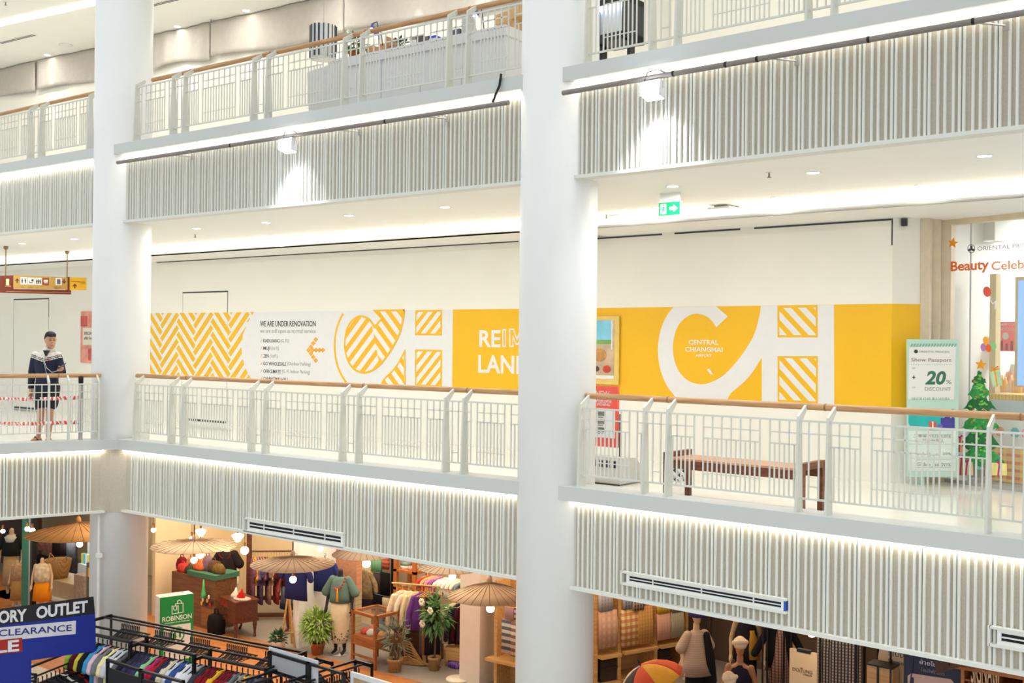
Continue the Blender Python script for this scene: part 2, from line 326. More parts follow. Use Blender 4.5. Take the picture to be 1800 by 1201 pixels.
# ------------------------------------------------------------------ balustrades
def rail_thing(k, z0, posts, pairs, ends, hr, label, joints, cut=None):
    t = thing('balustrade', label, 'railing', k, (0, 0, z0))
    prof = [(.055, 0), (.185, 0), (.155, .80), (.268, .925), (.242, .95), (.09, .855)]
    for u in posts:
        m = MB(); m.prism(prof, u-.011, u+.011, 'x'); obj('post', m, RAIL, t)
    zt, z2, z3, z4, zb = .815, .702, .597, .262, .12; v0 = .12; h = .0062
    def H(m, a, b, z, r=h): m.box(a, b, v0-r, v0+r, z-r, z+r)
    def V(m, u, a, b): m.box(u-h, u+h, v0-h, v0+h, a, b)
    def cell(m, a, b, nd, low=False, lf=True, rf=True):
        """three-rail cell with nd divisions above and twice as many thin bars below"""
        H(m, a, b, z2); H(m, a, b, z3)
        if low: H(m, a, b, z4, .0045)
        if lf: V(m, a, zb, zt)
        if rf: V(m, b, zb, zt)
        for i in range(1, nd): V(m, a+(b-a)*i/nd, z3, zt)
        for i in range(1, 2*nd): V(m, a+(b-a)*i/(2*nd), zb, z3)
    for a, b in pairs:                                   # wide panel between two pairs of posts
        m = MB(); H(m, a, b, zt, .009); H(m, a, b, zb, .009)
        cell(m, a, a+.285, 3, lf=False); cell(m, a+.385, b-.385, 6, True); cell(m, b-.285, b, 3, rf=False); obj('panel', m, RAIL, t)
    for i in range(len(posts)-1):                        # narrow gap of a pair
        a, b = posts[i], posts[i+1]
        if b-a < .35:
            m = MB(); H(m, a, b, zt, .009); H(m, a, b, zb, .009); H(m, a, b, z2); w_ = (b-a)/3
            V(m, a+w_, zb, zt); V(m, b-w_, zb, zt); H(m, a+w_, b-w_, z4-.03); obj('panel', m, RAIL, t)
    for a, b, flip in ends:                              # end panel beside a column
        m = MB(); H(m, a, b, zt, .009); H(m, a, b, zb, .009)
        P = (lambda x: b-x) if flip else (lambda x: a+x)
        def C(x0, x1, nd, **q): cell(m, min(P(x0), P(x1)), max(P(x0), P(x1)), nd, **q)
        W_ = b-a; C(0, .13*W_, 1, lf=flip, rf=not flip); C(.25*W_, .76*W_, 4, low=True); C(.88*W_, W_, 1); obj('panel', m, RAIL, t)
    last = hr[0]
    for j in joints+[hr[1]]:
        m = MB(); m.tube([(last+.004, .275, .937), (j-.004, .275, .937)], .031, 16)
        hnd = obj('handrail', m, OAK, t)
        if j != hr[1]:
            m = MB(); m.tube([(j-.008, .275, .937), (j+.008, .275, .937)], .0335, 16); obj('joint_ring', m, mat('ring_wood', (150, 112, 76), .5), hnd)
        last = j
    return t
pM = [-7.49, -6.65, -6.37, -4.93, -4.65, -3.23, -2.95, -1.57, -1.30]
prM = [(-6.37, -4.93), (-4.65, -3.23), (-2.95, -1.57)]
rail_thing('M', 0, pM, prM, [(-7.49, -6.65, False), (-1.30, -.55, True)], (-7.71, -.5), 'white balustrade with oak handrail in front of the renovation mural', [-6.51, -4.72, -3.02, -1.38])
pR = [.27, 1.05, 1.32, 2.68, 2.96, 4.30, 4.58]
rail_thing('R', 0, pR, [(1.32, 2.68), (2.96, 4.30), (4.58, 5.94)], [(.27, 1.05, False)], (.22, 6), 'white balustrade with oak handrail in front of the wooden bench', [1.22, 2.86, 4.50])
pL = [-4.7, -3.32, -3.05, -1.55-.28, -1.55, -.86-.28, -.60+.0, -.17]
pL = [-4.3, -2.92, -2.65, -.93, -.66, -.25]
rail_thing('L', 0, pL, [(-4.3, -2.92), (-2.65, -.93)], [(-.66, -.25, True)], (-4.4, -.2), 'white balustrade with oak handrail in front of the standing person', [-2.7, -.78])
Z2 = 4.369
rail_thing('M', Z2, [-7.55, -6.68, -6.41, -4.95, -4.67, -3.26, -2.96, -1.58, -1.30], [(-6.41, -4.95), (-4.67, -3.26), (-2.96, -1.58)], [(-7.55, -6.68, False), (-1.30, -.55, True)], (-7.4, -.5), 'upper floor balustrade in front of the long white counter', [-6.5, -4.8, -3.05, -1.4])
rail_thing('R', Z2, [.30, 1.09, 1.38, 2.73, 2.97, 4.3], [(1.38, 2.73), (2.97, 4.3)], [(.30, 1.09, False)], (.25, 5), 'upper floor balustrade right of the near column', [1.25, 2.86])
rail_thing('M', Z2, [-13.6, -12.15, -11.87, -10.45, -10.12, -8.75], [(-13.6, -12.15), (-11.87, -10.45), (-10.12, -8.75)], [], (-14.5, -8.5), 'upper floor balustrade left of the far column', [-12, -10.27])

# ------------------------------------------------------------------ ceiling fittings
def downlight(loc, label, grp):
    t = link(bpy.data.objects.new('downlight', None)); t.location = loc; tag(t, label, 'light', grp)
    m = MB(); m.lathe([(.062, 0), (.07, -.004), (.078, -.004), (.08, .004), (.06, .006)], 20); obj('trim_ring', m, WHITE, t)
    m = MB(); m.lathe([(.06, -.001), (.06, .003)], 20); obj('lamp_face', m, GLOW, t)
    return t
d0 = None
WARM = (1, .975, .915)
def put_down(k, u, v, z, label, grp, power=20, spot=True):
    global d0
    p = gl(k, u, v, z)
    if d0 is None: d0 = downlight(p, label, grp)
    else: dup(d0, p, label, group=grp)
    if spot: lamp('downlight_lamp', 'AREA', p-Vector((0, 0, .02)), power, WARM, .12)
uM1 = [-.9, -2.57, -4.3, -6.0, -7.62, -9.3, -11.0, -12.7]; uR1 = [.68, 2.3, 3.93]
for i, u in enumerate(uM1): put_down('M', u, 1.25, 3.213, 'recessed downlight of the front walkway row, %s to the left of the near column' % nth(i), 'downlights in the walkway ceiling')
for i, u in enumerate(uR1): put_down('R', u, 1.2, 3.213, 'recessed downlight of the front walkway row, %s to the right of the near column' % nth(i), 'downlights in the walkway ceiling')
for i, u in enumerate([-.75, -2.45, -4.1, -5.75, -7.5, -9.6, -11.4, -13.2, -15]): put_down('M', u, 2.7, 3.213, 'recessed downlight beside the light slot, %s to the left of the near column' % nth(i), 'downlights in the walkway ceiling', spot=False)
for i, u in enumerate([-.45, 1.18, 2.85]): put_down('R', u, 2.7, 3.213, 'recessed downlight beside the light slot, %s to the right of the near column' % nth(i), 'downlights in the walkway ceiling', spot=False)
for i, (px, py) in enumerate(((83, 97), (312, 47), (433, 19), (585, -20), (710, -55), (830, -80))):
    u, v, z = atz(px, py, 7.598); put_down('M', u, v, z, 'downlight close to the grey drapes upstairs, %s from the left' % nth(i), 'downlights by the upper drapes', spot=False)
    uu = atz(px, py, 7.598, 'U')[0]; lamp('drape_lamp', 'SPOT', gl('U', uu, -.20, 7.57), 48, (1, .98, .95), .02, aim=(0, .04, -1), angle=.62, blend=.45)
    lamp('upper_fill', 'AREA', gl('M', u, v-.5, 7.58), 13, (1, .97, .91), .14)  # extra fill added in front of each downlight to lift the upper floor
def ceil_disc(px, py, label, cat, name, r, drop, mt, k='M', z=3.214):
    u, v, _ = atz(px, py, z, k); m = MB(); m.lathe([(r*.55, -drop), (r, -drop*.35), (r, 0)], 20)
    return solo(name, m, mt, label, cat, k, (u, v, z))
def sprinkler(px, py, label, k='M', z=3.214):
    u, v, _ = atz(px, py, z, k); t = thing('sprinkler', label, 'sprinkler', k, (u, v, z), group='ceiling sprinklers')
    m = MB(); m.lathe([(.035, -.004), (.035, 0)], 14); obj('escutcheon', m, WHITE, t)
    m = MB(); m.lathe([(.012, -.05), (.009, -.035), (.008, 0)], 10); m.lathe([(.022, -.054), (.022, -.05)], 10); obj('deflector', m, PIPE, t)
sprinkler(1352, 303, 'small ceiling sprinkler right of the exit sign', 'R'); sprinkler(343, 412, 'small ceiling sprinkler right of the far column'); sprinkler(378, 441, 'small ceiling sprinkler beside the slot light above the herringbone mural'); sprinkler(797, 402, 'small ceiling sprinkler left of the near column')
sprinkler(151, 457, 'small ceiling sprinkler left of the far column'); sprinkler(1066, 377, 'small ceiling sprinkler just right of the near column', 'R'); sprinkler(10, 4, 'small ceiling sprinkler in the upper left corner', z=7.598); sprinkler(371, 34, 'small sprinkler in front of the upper drapes', z=7.598)
ceil_disc(1085, 379, 'round white smoke detector left of the exit sign', 'smoke detector', 'smoke_detector', .13, .05, WHITE, 'R')
ceil_disc(690, 413, 'round white speaker on the ceiling above the letter mural', 'speaker', 'ceiling_speaker', .13, .05, WHITE)
ceil_disc(116, 79, 'round flush speaker in the upper left ceiling', 'speaker', 'ceiling_speaker', .14, .02, WHITE, z=7.598)
t = thing('cctv_mount', 'flat square grey fitting under the ceiling right of the exit sign', 'ceiling fitting', 'R', atz(1273, 362, 3.214, 'R'))
m = MB(); m.box(-.15, .15, -.15, .15, -.05, -.025); obj('cover', m, WHITE, t); m = MB(); m.box(-.09, .09, -.09, .09, -.025, 0); obj('bracket', m, STEEL, t)
def diffuser(pts, label):
    a = Vector(atz(*pts[0], 7.597)); b = Vector(atz(*pts[1], 7.597)); L_ = (b-a).length
    t = thing('slot_diffuser', label, 'air vent', 'M', tuple(a), math.atan2(b.y-a.y, b.x-a.x))
    m = MB(); m.box(0, L_, -.06, .06, -.004, 0); obj('frame', m, WHITE, t)
    m = MB(); m.box(.02, L_-.02, -.035, -.012, -.007, -.003); m.box(.02, L_-.02, .012, .035, -.007, -.003); obj('slot', m, INK, t)
diffuser(((0, 76), (61, 61)), 'slot air diffuser in the upper ceiling left of the far column'); diffuser(((258, 12), (330, -6)), 'slot air diffuser in the upper ceiling right of the far column')
a = Vector(atz(0, 41, 7.598)); b = Vector(atz(157, 6, 7.598)); dd = (b-a).normalized()
n_ = Vector((-dd.y, dd.x, 0))*.10; a = a-dd*4; b = b+dd*3; m = MB(); m.prism([(a-n_).to_2d(), (b-n_).to_2d(), (b+n_).to_2d(), (a+n_).to_2d()], 7.585, 7.598, 'z'); solo('light_strip', m, COVE, 'long light strip in the upper left ceiling', 'light')
# ------------------------------------------------------------------ linear grilles in the fascia
def grille(k, px, label, blue=False, L_=None):
    (u0, _, z1), (u1, _, z0) = at(*px[0], .13, k), at(*px[1], .13, k); u1 = u0+L_ if L_ else u1
    t = thing('air_grille', label, 'air vent', k, (u0, .13, z0)); w_, h_ = u1-u0, z1-z0
    m = MB(); d = .02
    m.box(0, w_, -d, .03, 0, h_*.2); m.box(0, w_, -d, .03, h_*.86, h_); m.box(0, .03, -d, .03, h_*.2, h_*.86); m.box(w_-.03, w_, -d, .03, h_*.2, h_*.86); obj('frame', m, WHITE, t)
    m = MB(); m.box(.03, w_-.03, -.002, .03, h_*.14, h_*.86); obj('backing', m, mat('vent_dark', (24, 26, 34), .8), t)
    for f in (.16, .46, .78):
        m = MB(); m.prism([(-.012, h_*f), (-.003, h_*f), (-.003, h_*(f+.10)), (-.012, h_*(f+.08))], .03, w_-.03, 'x'); obj('blade', m, WHITE, t)
    for f in (.18, .5, .82):
        m = MB(); m.box(w_*f-.004, w_*f+.004, -d*.9, 0, h_*.2, h_*.86); obj('mullion', m, WHITE, t)
    m = MB(); m.box(-.06, w_+.02, -.03, .03, -.025, 0); m.box(-.06, w_+.02, -.03, .03, h_, h_+.02); m.box(-.07, -.05, -.03, .03, -.025, h_+.02); obj('surround', m, RIB, t)
    if blue: m = MB(); m.box(w_-.004, w_+.012, -d-.002, .03, .0, h_); obj('end_strip', m, mat('blue_film', (40, 90, 190), .4), t)
grille('M', ((437, 913), (604, 960)), 'white linear air grille on the lower middle fascia'); grille('R', ((1103, 1008), (1380, 1074)), 'white linear air grille with a blue end on the right fascia', True); grille('R', ((1754, 1106), (1800, 1140)), 'white linear air grille cut off at the right edge of the fascia', L_=1.7)
# ------------------------------------------------------------------ pipes with floodlights on the upper fascias
def pipe(k, u0, u1, z, label, br, cl):
    t = thing('conduit_pipe', label, 'pipe', k, (0, 0, z)); m = MB(); m.tube([(u0, -.05, 0), (u1, -.05, 0)], .026, 14); obj('tube', m, PIPE, t)
    for u in br:
        m = MB(); m.tube([(u-.16, -.05, -.02), (u, .128, -.03)], .008, 6); m.box(u-.02, u+.02, .115, .13, -.07, .0); obj('bracket', m, STEEL, t)
    for u in cl: m = MB(); m.tube([(u-.012, -.05, 0), (u+.012, -.05, 0)], .029, 12); obj('tape_band', m, BLACK, t)
pipe('M', -7.77, -.60, 4.075, 'grey conduit pipe along the upper middle fascia', [-6.25, -3.0, -1.6], [-5.2, -2.4]); pipe('R', .11, 6, 4.085, 'grey conduit pipe along the upper right fascia', [2.62, 4.4], [1.44, 2.0, 2.32, 3.35, 4.2])
def flood(k, u, label):
    t = thing('floodlight', label, 'floodlight', k, (u, -.05, 3.97))
    m = MB(); m.tube([(-.11, 0, 0), (-.11, 0, .11), (.11, 0, .11), (.11, 0, 0)], .008, 6); obj('yoke', m, STEEL, t)
    m = MB(); m.prism([(-.085, -.075), (.03, -.10), (.06, .05), (-.05, .075)], -.10, .10, 'x'); obj('housing', m, mat('lamp_housing', (214, 216, 222), .4), t)
    m = MB(); m.prism([(-.092, -.072), (.03, -.106), (.033, -.099), (-.088, -.066)], -.092, .092, 'x'); m.box(-.1, .1, -.096, -.07, -.07, .05); obj('lens', m, mat('flood_lens', (236, 243, 255), emit=30), t)
    m = MB(); m.tube([(-.1, -.02, .08), (-.06, -.02, .17), (.05, -.02, .18), (.14, 0, .13)], .006, 6); obj('cable', m, BLACK, t)
    p = gl(k, u, -.13, 3.86); lamp('flood_lamp', 'SPOT', p, 95, (.86, .93, 1), .05, aim=axes(k)[2]*.40+Vector((0, 0, -1)), angle=1.6, blend=.8)
flood('M', -4.06, 'glowing floodlight hung on the middle conduit pipe'); flood('R', 1.22, 'glowing floodlight hung on the right conduit pipe')
m = MB(); m.tube([gl('M', *at(881, 130, -.02)), gl('M', *at(878, 150, -.03)), gl('M', *at(866, 180, -.05))], .014, 8); tag(obj('power_cable', m, BLACK), 'black cable hanging from the upper ledge to the pipe', 'cable')
# exit sign
t = thing('exit_sign', 'green running man exit sign hanging from the walkway ceiling', 'sign', 'R', (.25, 1.6, 2.955))
m = MB(); m.box(0, .285, 0, .04, 0, .165); obj('case', m, WHITE, t); m = MB(); m.box(.004, .281, -.004, 0, .004, .150); obj('face', m, mat('exit_green', (0, 160, 98), emit=.62), t)
EW = mat('exit_white', (250, 255, 250), emit=1.0)
m = MB(); m.box(.03, .105, -.007, -.004, .02, .135); obj('doorway', m, EW, t)
m = MB(); m.prism([(.15, .06), (.20, .06), (.20, .035), (.255, .077), (.20, .12), (.20, .095), (.15, .095)], -.007, -.004); obj('arrow', m, EW, t)
m = MB(); m.prism(arc(.07, .118, .011, .011, 0, 360, 10)[:-1], -.009, -.007); m.prism([(.058, .1), (.085, .105), (.09, .08), (.082, .08), (.078, .092), (.075, .075), (.09, .055), (.084, .03), (.075, .03), (.078, .05), (.062, .062), (.05, .03), (.04, .034), (.055, .07), (.06, .09), (.047, .082), (.045, .09)], -.009, -.007); obj('running_figure', m, MATS['exit_green'], t)
m = MB(); m.box(.01, .275, .008, .032, .165, .26); obj('mounting_plate', m, WHITE, t)
# ================================================================== murals on the hoarding
def mbw(mb): xs = [p[0] for p in mb.v]; return (min(xs), max(xs)) if xs else (0, 1)
def wtext(parent, k, v, body, a, b, cap, m, bold=0.0, off=(0, 0, 0), name='lettering', depth=.002, shear=0.0, sz=1.0):
    """lettering from pixel a (left end of the baseline) to b (right end), cap pixels tall, on the plane v of frame k"""
    p0, p1 = at(*a, v, k), at(*b, v, k); h = at(a[0], a[1]-cap, v, k)[2]-p0[2]
    mb = letters(body, h/.727, bold=bold*h, depth=depth, shear=shear); x0, x1 = mbw(mb); s = (p1[0]-p0[0])/(x1-x0); sl = (p1[2]-p0[2])/(p1[0]-p0[0]) if abs(p1[2]-p0[2]) > .05 else 0
    mb.v = [((x-x0)*s, y, z*sz) for x, y, z in mb.v]
    return obj(name, mb, m, parent, (p0[0]-off[0], v-off[1], p0[2]-off[2]))
def flat(parent, name, poly, v, m, d=.003):
    mb = MB(); mb.prism(poly, v-d, v); return obj(name, mb, m, parent)
def P8(l, k='R'): return [(lambda q: (q[0], q[2]))(at(1030+x/3.247, 330+y/3.247, WALL, 'R')) for x, y in l]
ZB, ZT = .76, 2.0
def smooth(pl, n=4):
    out = []; L = len(pl)
    for i in range(L-1):
        p0, p1, p2, p3 = pl[max(i-1, 0)], pl[i], pl[i+1], pl[min(i+2, L-1)]
        for j in range(n):
            t = j/n; out.append(tuple(.5*(2*b+(c-a)*t+(2*a-5*b+4*c-d)*t*t+(3*b-a-3*c+d)*t**3) for a, b, c, d in zip(p0, p1, p2, p3)))
    return out+[pl[-1]]
def cut(poly): return [(u, min(ZT-.002, max(ZB, z))) for u, z in poly]
Cout = [(525, 655), (470, 720), (432, 800), (413, 900), (418, 1000), (440, 1080), (470, 1140), (500, 1180), (525, 1215)]
Cout = smooth(Cout)
Cin = [(1000, 600), (998, 690), (985, 760), (966, 825), (940, 880), (880, 970), (800, 1060), (730, 1105), (660, 1123), (590, 1105), (540, 1060), (510, 1000), (497, 920), (510, 830), (540, 770), (590, 730), (640, 720), (690, 735), (720, 760), (745, 797), (810, 735), (745, 640)]
Cin = smooth(Cin[:-2])+Cin[-2:]
Ctail = [(805, 1215), (830, 1172), (880, 1130), (940, 1070), (1005, 970)]
Ctail = smooth(Ctail)
white_ch = cut(P8(Cout+Ctail+[(1005, 1250), (1095, 1250), (1095, 962), (1325, 962), (1325, 1250), (1418, 1250), (1418, 560), (1325, 560), (1325, 855), (1095, 855), (1095, 560)]+Cin))
sq = [cut(P8([(1095, 600), (1325, 600), (1325, 855), (1095, 855)])), cut(P8([(1095, 962), (1325, 962), (1325, 1250), (1095, 1250)]))]
counter = cut(P8(Cin)); tri = cut(P8(Ctail+[(1005, 1250)]))
W_ = (236, 233, 230); Y_ = (240, 180, 30)
VW2 = WALL
def bars_in(rc, sgn, pitch, wd, k, inset=.03):
    """diagonal bars clipped to a rectangle"""
    u0, u1, z0, z1 = rc; u0 += inset; u1 -= inset; z0 += inset; z1 -= inset; out = []
    def clip(poly, f):
        r = []
        for i in range(len(poly)):
            a, b = poly[i], poly[(i+1) % len(poly)]; fa, fb = f(a), f(b)
            if fa >= 0: r.append(a)
            if fa*fb < 0: t = fa/(fa-fb); r.append((a[0]+(b[0]-a[0])*t, a[1]+(b[1]-a[1])*t))
        return r
    c = -4.0
    while c < 4:
        q = [(u0-1+0, c), (u0-1, c+wd), (u1+1, c+wd+sgn*(u1-u0+2)*1.0), (u1+1, c+sgn*(u1-u0+2)*1.0)]
        q = [(a, z0+b) for a, b in q]
        for f in (lambda p: p[0]-u0, lambda p: u1-p[0], lambda p: p[1]-z0, lambda p: z1-p[1]):
            q = clip(q, f) if len(q) > 2 else []
        if len(q) > 2: out.append(q)
        c += pitch
    return out
def rect_of(poly): us = [p[0] for p in poly]; zs = [p[1] for p in poly]; return min(us), max(us), min(zs), max(zs)
# right mural
t = thing('wall_mural', 'yellow vinyl mural with a huge white CH and CENTRAL CHIANGMAI lettering', 'mural', 'R')
mb = MB(); mb.box(-2.74, 2.12, WALL-.004, WALL-.001, ZB, ZT); bgR = obj('vinyl_sheet', mb, YEL, t)
mb = MB(); mb.prism([(2.121, WALL-.004), (2.405, 4.160-.004), (2.40, 4.165), (2.118, WALL+.001)], ZB, ZT, 'z'); obj('vinyl_return', mb, YEL, t)
flat(t, 'letter_shape', white_ch, WALL-.0045, VWH)
for r in sq:
    rc = rect_of(r); mb = MB()
    for q in bars_in(rc, -1, .20, .105, 'R'): mb.prism(q, WALL-.008, WALL-.0045)
    obj('weave_square', mb, VWH, t)
wtext(t, 'R', WALL-.005, 'CENTRAL', (1210.5, 605.5), (1263, 605.5), 8.3, VWH, .02); wtext(t, 'R', WALL-.005, 'CHIANGMAI', (1204.5, 618), (1270, 617.5), 8.3, VWH, .02); wtext(t, 'R', WALL-.005, 'AIRPORT', (1222.5, 627), (1251, 626.5), 4.6, VWH, .02)
flat(t, 'torn_patch', [(lambda q: (q[0], q[2]))(at(x, y, WALL, 'R')) for x, y in ((1243, 650), (1247, 648), (1251, 654), (1254, 659), (1249, 658))], WALL-.005, VWH)
# left mural
t = thing('wall_mural', 'white and yellow vinyl mural with herringbone weave and renovation notice', 'mural', 'M')
mb = MB(); mb.box(-12.5, -4.57, WALL-.004, WALL-.001, ZB, ZT); obj('vinyl_sheet', mb, VWH, t)
mb = MB(); mb.box(-4.57, -2.65, WALL-.004, WALL-.001, ZB, ZT); obj('vinyl_sheet', mb, YEL, t)
uR0, uR1 = P8([(413, 900)])[0][0], P8([(1418, 900)])[0][0]
sU = (-4.57+7.21)/(uR1-uR0)
def toM(poly): return [(-7.21+(u-uR0)*sU, z) for u, z in poly]
STR1 = pattern('weave_stripes', W_, Y_, 'X', 5.6, .5, rot=PI/4, rough=.4); STR2 = pattern('weave_stripes_back', W_, Y_, 'X', 5.6, .5, rot=-PI/4, rough=.4)
cm = toM(counter); mid = -6.12
def half(poly, f):
    r = []
    for i in range(len(poly)):
        a, b = poly[i], poly[(i+1) % len(poly)]; fa, fb = f(a), f(b)
        if fa >= 0: r.append(a)
        if fa*fb < 0: q = fa/(fa-fb); r.append((a[0]+(b[0]-a[0])*q, a[1]+(b[1]-a[1])*q))
    return r
fl_ = lambda p: (mid-.28*(p[1]-1.0))-p[0]
flat(t, 'weave_fill', half(cm, fl_), WALL-.0045, STR2); flat(t, 'weave_fill', half(cm, lambda p: -fl_(p)), WALL-.0045, STR1); flat(t, 'weave_fill', toM(tri), WALL-.0045, STR1)
mb = MB()
def outline(mb, pl, w_, v):
    """one continuous flat ribbon of width w_ along the polyline pl"""
    q = [pl[0]]
    for p in pl[1:]:
        if math.hypot(p[0]-q[-1][0], p[1]-q[-1][1]) > 1e-4: q.append(p)
    n = len(q); closed = math.hypot(q[0][0]-q[-1][0], q[0][1]-q[-1][1]) < 1e-3; vs = []; fs = []
    if n < 2: return
    for i in range(n):
        a = q[i-1] if i else (q[-2] if closed else q[0]); c = q[i+1] if i < n-1 else (q[1] if closed else q[-1])
        d0 = Vector((q[i][0]-a[0], q[i][1]-a[1])); d1 = Vector((c[0]-q[i][0], c[1]-q[i][1]))
        d0 = d0.normalized() if d0.length > 1e-9 else d1.normalized(); d1 = d1.normalized() if d1.length > 1e-9 else d0
        t_ = d0+d1; t_ = t_.normalized() if t_.length > .2 else d0; nn = Vector((-t_.y, t_.x)); k = w_/2/max(.45, nn.dot(Vector((-d0.y, d0.x))))
        for y in (v-.003, v): vs += [(q[i][0]-nn.x*k, y, q[i][1]-nn.y*k), (q[i][0]+nn.x*k, y, q[i][1]+nn.y*k)]
    for i in range(n-1):
        o, e = 4*i, 4*i+4; fs += [(o, e, e+1, o+1), (o+2, o+3, e+3, e+2), (o, o+2, e+2, e), (o+1, e+1, e+3, o+3)]
    if not closed: z = 4*(n-1); fs += [(0, 1, 3, 2), (z, z+2, z+3, z+1)]
    mb.add(vs, fs)
outline(mb, cm+cm[:1], .035, WALL-.0075); obj('yellow_outline', mb, YEL, t); mb = MB(); tr_ = toM(tri); outline(mb, tr_+tr_[:1], .03, WALL-.0075); obj('yellow_outline', mb, YEL, t); mb = MB(); outline(mb, [p for p in toM(cut(P8(Cout))) if ZB+.01 < p[1] < ZT-.004], .04, WALL-.0045); obj('yellow_outline', mb, YEL, t)
for r in sq:
    rc = rect_of(toM(r)); mb = MB(); mb.box(rc[0], rc[1], WALL-.007, WALL-.0045, rc[2], rc[3]); s_ = obj('weave_square', mb, YEL, t); mb = MB()
    for q in bars_in(rc, 1, .20, .105, 'M'): mb.prism(q, WALL-.010, WALL-.007)
    obj('weave_bars', mb, VWH, s_)
# herringbone
mb = MB(); L_ = 4; un = .186; ca = math.sqrt(.5)
def clipc(poly, fs):
    for f in fs:
        if len(poly) < 3: return []
        poly = half(poly, f)
    return poly
edge = lambda z: -9.68+.30*((z-1.35)/.6)**2
for i in range(-40, 40):
    for j in range(-40, 40):
        q = None; g = .23
        if (i-j) % (2*L_) == 0: q = [(i+.0, j+g), (i+L_-.0, j+g), (i+L_, j+1-g), (i, j+1-g)]
        elif (i-j) % (2*L_) == 2*L_-1: q = [(i+g, j), (i+1-g, j), (i+1-g, j+L_), (i+g, j+L_)]
        if not q: continue
        q = [(-11+(a-b)*ca*un, 1.4+(a+b)*ca*un) for a, b in q]
        for z0 in [ZB+k*(ZT-ZB)/6 for k in range(6)]:
            z1 = z0+(ZT-ZB)/6; e0, e1 = edge(z0), edge(z1)
            p = clipc(q, (lambda p: p[0]+12.49, lambda p: p[1]-z0, lambda p: z1-p[1], lambda p: (e0+(e1-e0)*(p[1]-z0)/(z1-z0))-p[0]))
            if len(p) > 2: mb.prism(p, WALL-.007, WALL-.004)
obj('herringbone', mb, YEL, t)
X6 = lambda x, y: (240+x/3.64, 500+y/3.64)
wtext(t, 'M', WALL-.005, 'WE ARE UNDER RENOVATION', X6(790, 269), X6(1146, 258), 9.6, INK, .02); wtext(t, 'M', WALL-.005, 'we are still open as normal service', X6(790, 310), X6(1146, 303), 7.0, GREYINK)
for nm, x1, ex, xe, y in (('KADLUANG', 915, '(G. Fl.)', 975, 371), ('MUJI', 855, '(1st Fl.)', 910, 419), ('ZEN', 845, '(1st Fl.)', 902, 468), ('GO WHOLESALE', 957, '(Outdoor Parking)', 1113, 517), ('OFFICEMATE', 923, '(G. Fl. Indoor Parking)', 1110, 566), ('CHIANGMAI HALL', 973, None, 0, 614)):
    wtext(t, 'M', WALL-.005, '/', X6(793, y), X6(804, y), 6.6, GOLDINK); wtext(t, 'M', WALL-.005, nm, X6(811, y), X6(x1, y-1), 6.2, INK, .015)
    if ex: wtext(t, 'M', WALL-.005, ex, X6(x1+8, y), X6(xe, y-1), 6.2, GREYINK)
mb = MB()
for x, y in ((1148, 354), (1132, 377), (1117, 400), (1102, 421), (1117, 443), (1132, 465), (1148, 487), (1128, 421), (1150, 421), (1172, 421), (1194, 421)):
    q = at(*X6(x, y), WALL, 'M'); s_ = .045; mb.prism([(q[0]-s_*1.3, q[2]), (q[0], q[2]-s_), (q[0]+s_*1.3, q[2]), (q[0], q[2]+s_)], WALL-.007, WALL-.004)
obj('dotted_arrow', mb, GOLDINK, t)
X7 = lambda x, y: (620+x/3.161, 500+y/3.161)
wtext(t, 'M', WALL-.005, 'RE', X7(703, 346), X7(820, 344), 30, VWH, .03); wtext(t, 'M', WALL-.005, 'LAND', X7(697, 488), X7(985, 486), 31, VWH, .03)
mb = MB()
def q7(l): return [(lambda q: (q[0], q[2]))(at(*X7(x, y), WALL, 'M')) for x, y in l]
for pl in ([(836, 252), (850, 252), (850, 345), (836, 345), (836, 252)], [(874, 345), (874, 250), (894, 250), (914, 306), (934, 250), (954, 250), (954, 345), (936, 345), (936, 290), (920, 332), (908, 332), (892, 290), (892, 345), (874, 345)]): outline(mb, q7(pl), .021, WALL-.0045)
obj('outline_letters', mb, VWH, t)
# ------------------------------------------------------------------ posters
t = thing('poster', 'tall pink photo poster on the wall left of the far column', 'poster', 'M', (-14.93, WALL-.006, .96))
mb = MB(); mb.box(0, .9, -.02, 0, 0, 1.1); obj('sheet', mb, mat('poster_pink', (226, 150, 130), .4, noise=.25, scale=5), t)
mb = MB(); mb.box(.09, .9, -.024, -.02, .38, .75); obj('caption_panel', mb, mat('caption_cream', (232, 222, 205), .4), t)
for z in (.60, .50): text(t, 'SPECIAL' if z == .6 else 'offer here', .09, .14, z, INK, -.026)
mb = MB(); mb.box(.0, .25, -.024, -.02, .78, 1.0); mb.box(.3, .9, -.024, -.02, .05, .3); obj('photo', mb, mat('poster_red', (198, 84, 70), .4, noise=.2, scale=6), t)
t = thing('poster', 'food photo poster in a clear frame on the yellow hoarding beside the near column', 'poster', 'R', (-2.3, WALL-.02, .9))
f0 = at(1091, 557, WALL, 'R')[0]+2.3; f1 = at(1083, 560, WALL, 'R')[0]+2.3
mb = MB(); mb.box(0, f0, -.02, 0, 0, .98); obj('frame', mb, mat('clear_frame', (228, 196, 110), .2), t)
mb = MB(); mb.box(.05, f1, -.024, -.02, .14, .92); obj('picture', mb, mat('table_photo', (196, 172, 146), .4, noise=.2, scale=6), t)
mb = MB(); mb.box(.05, f1-.05, -.027, -.024, .64, .92); obj('sky', mb, mat('photo_sky', (130, 196, 222), .4, noise=.15, scale=4), t)
mb = MB(); mb.box(.05, f1-.05, -.027, -.024, .58, .64); obj('meadow', mb, mat('photo_green', (120, 168, 84), .4, noise=.2), t)
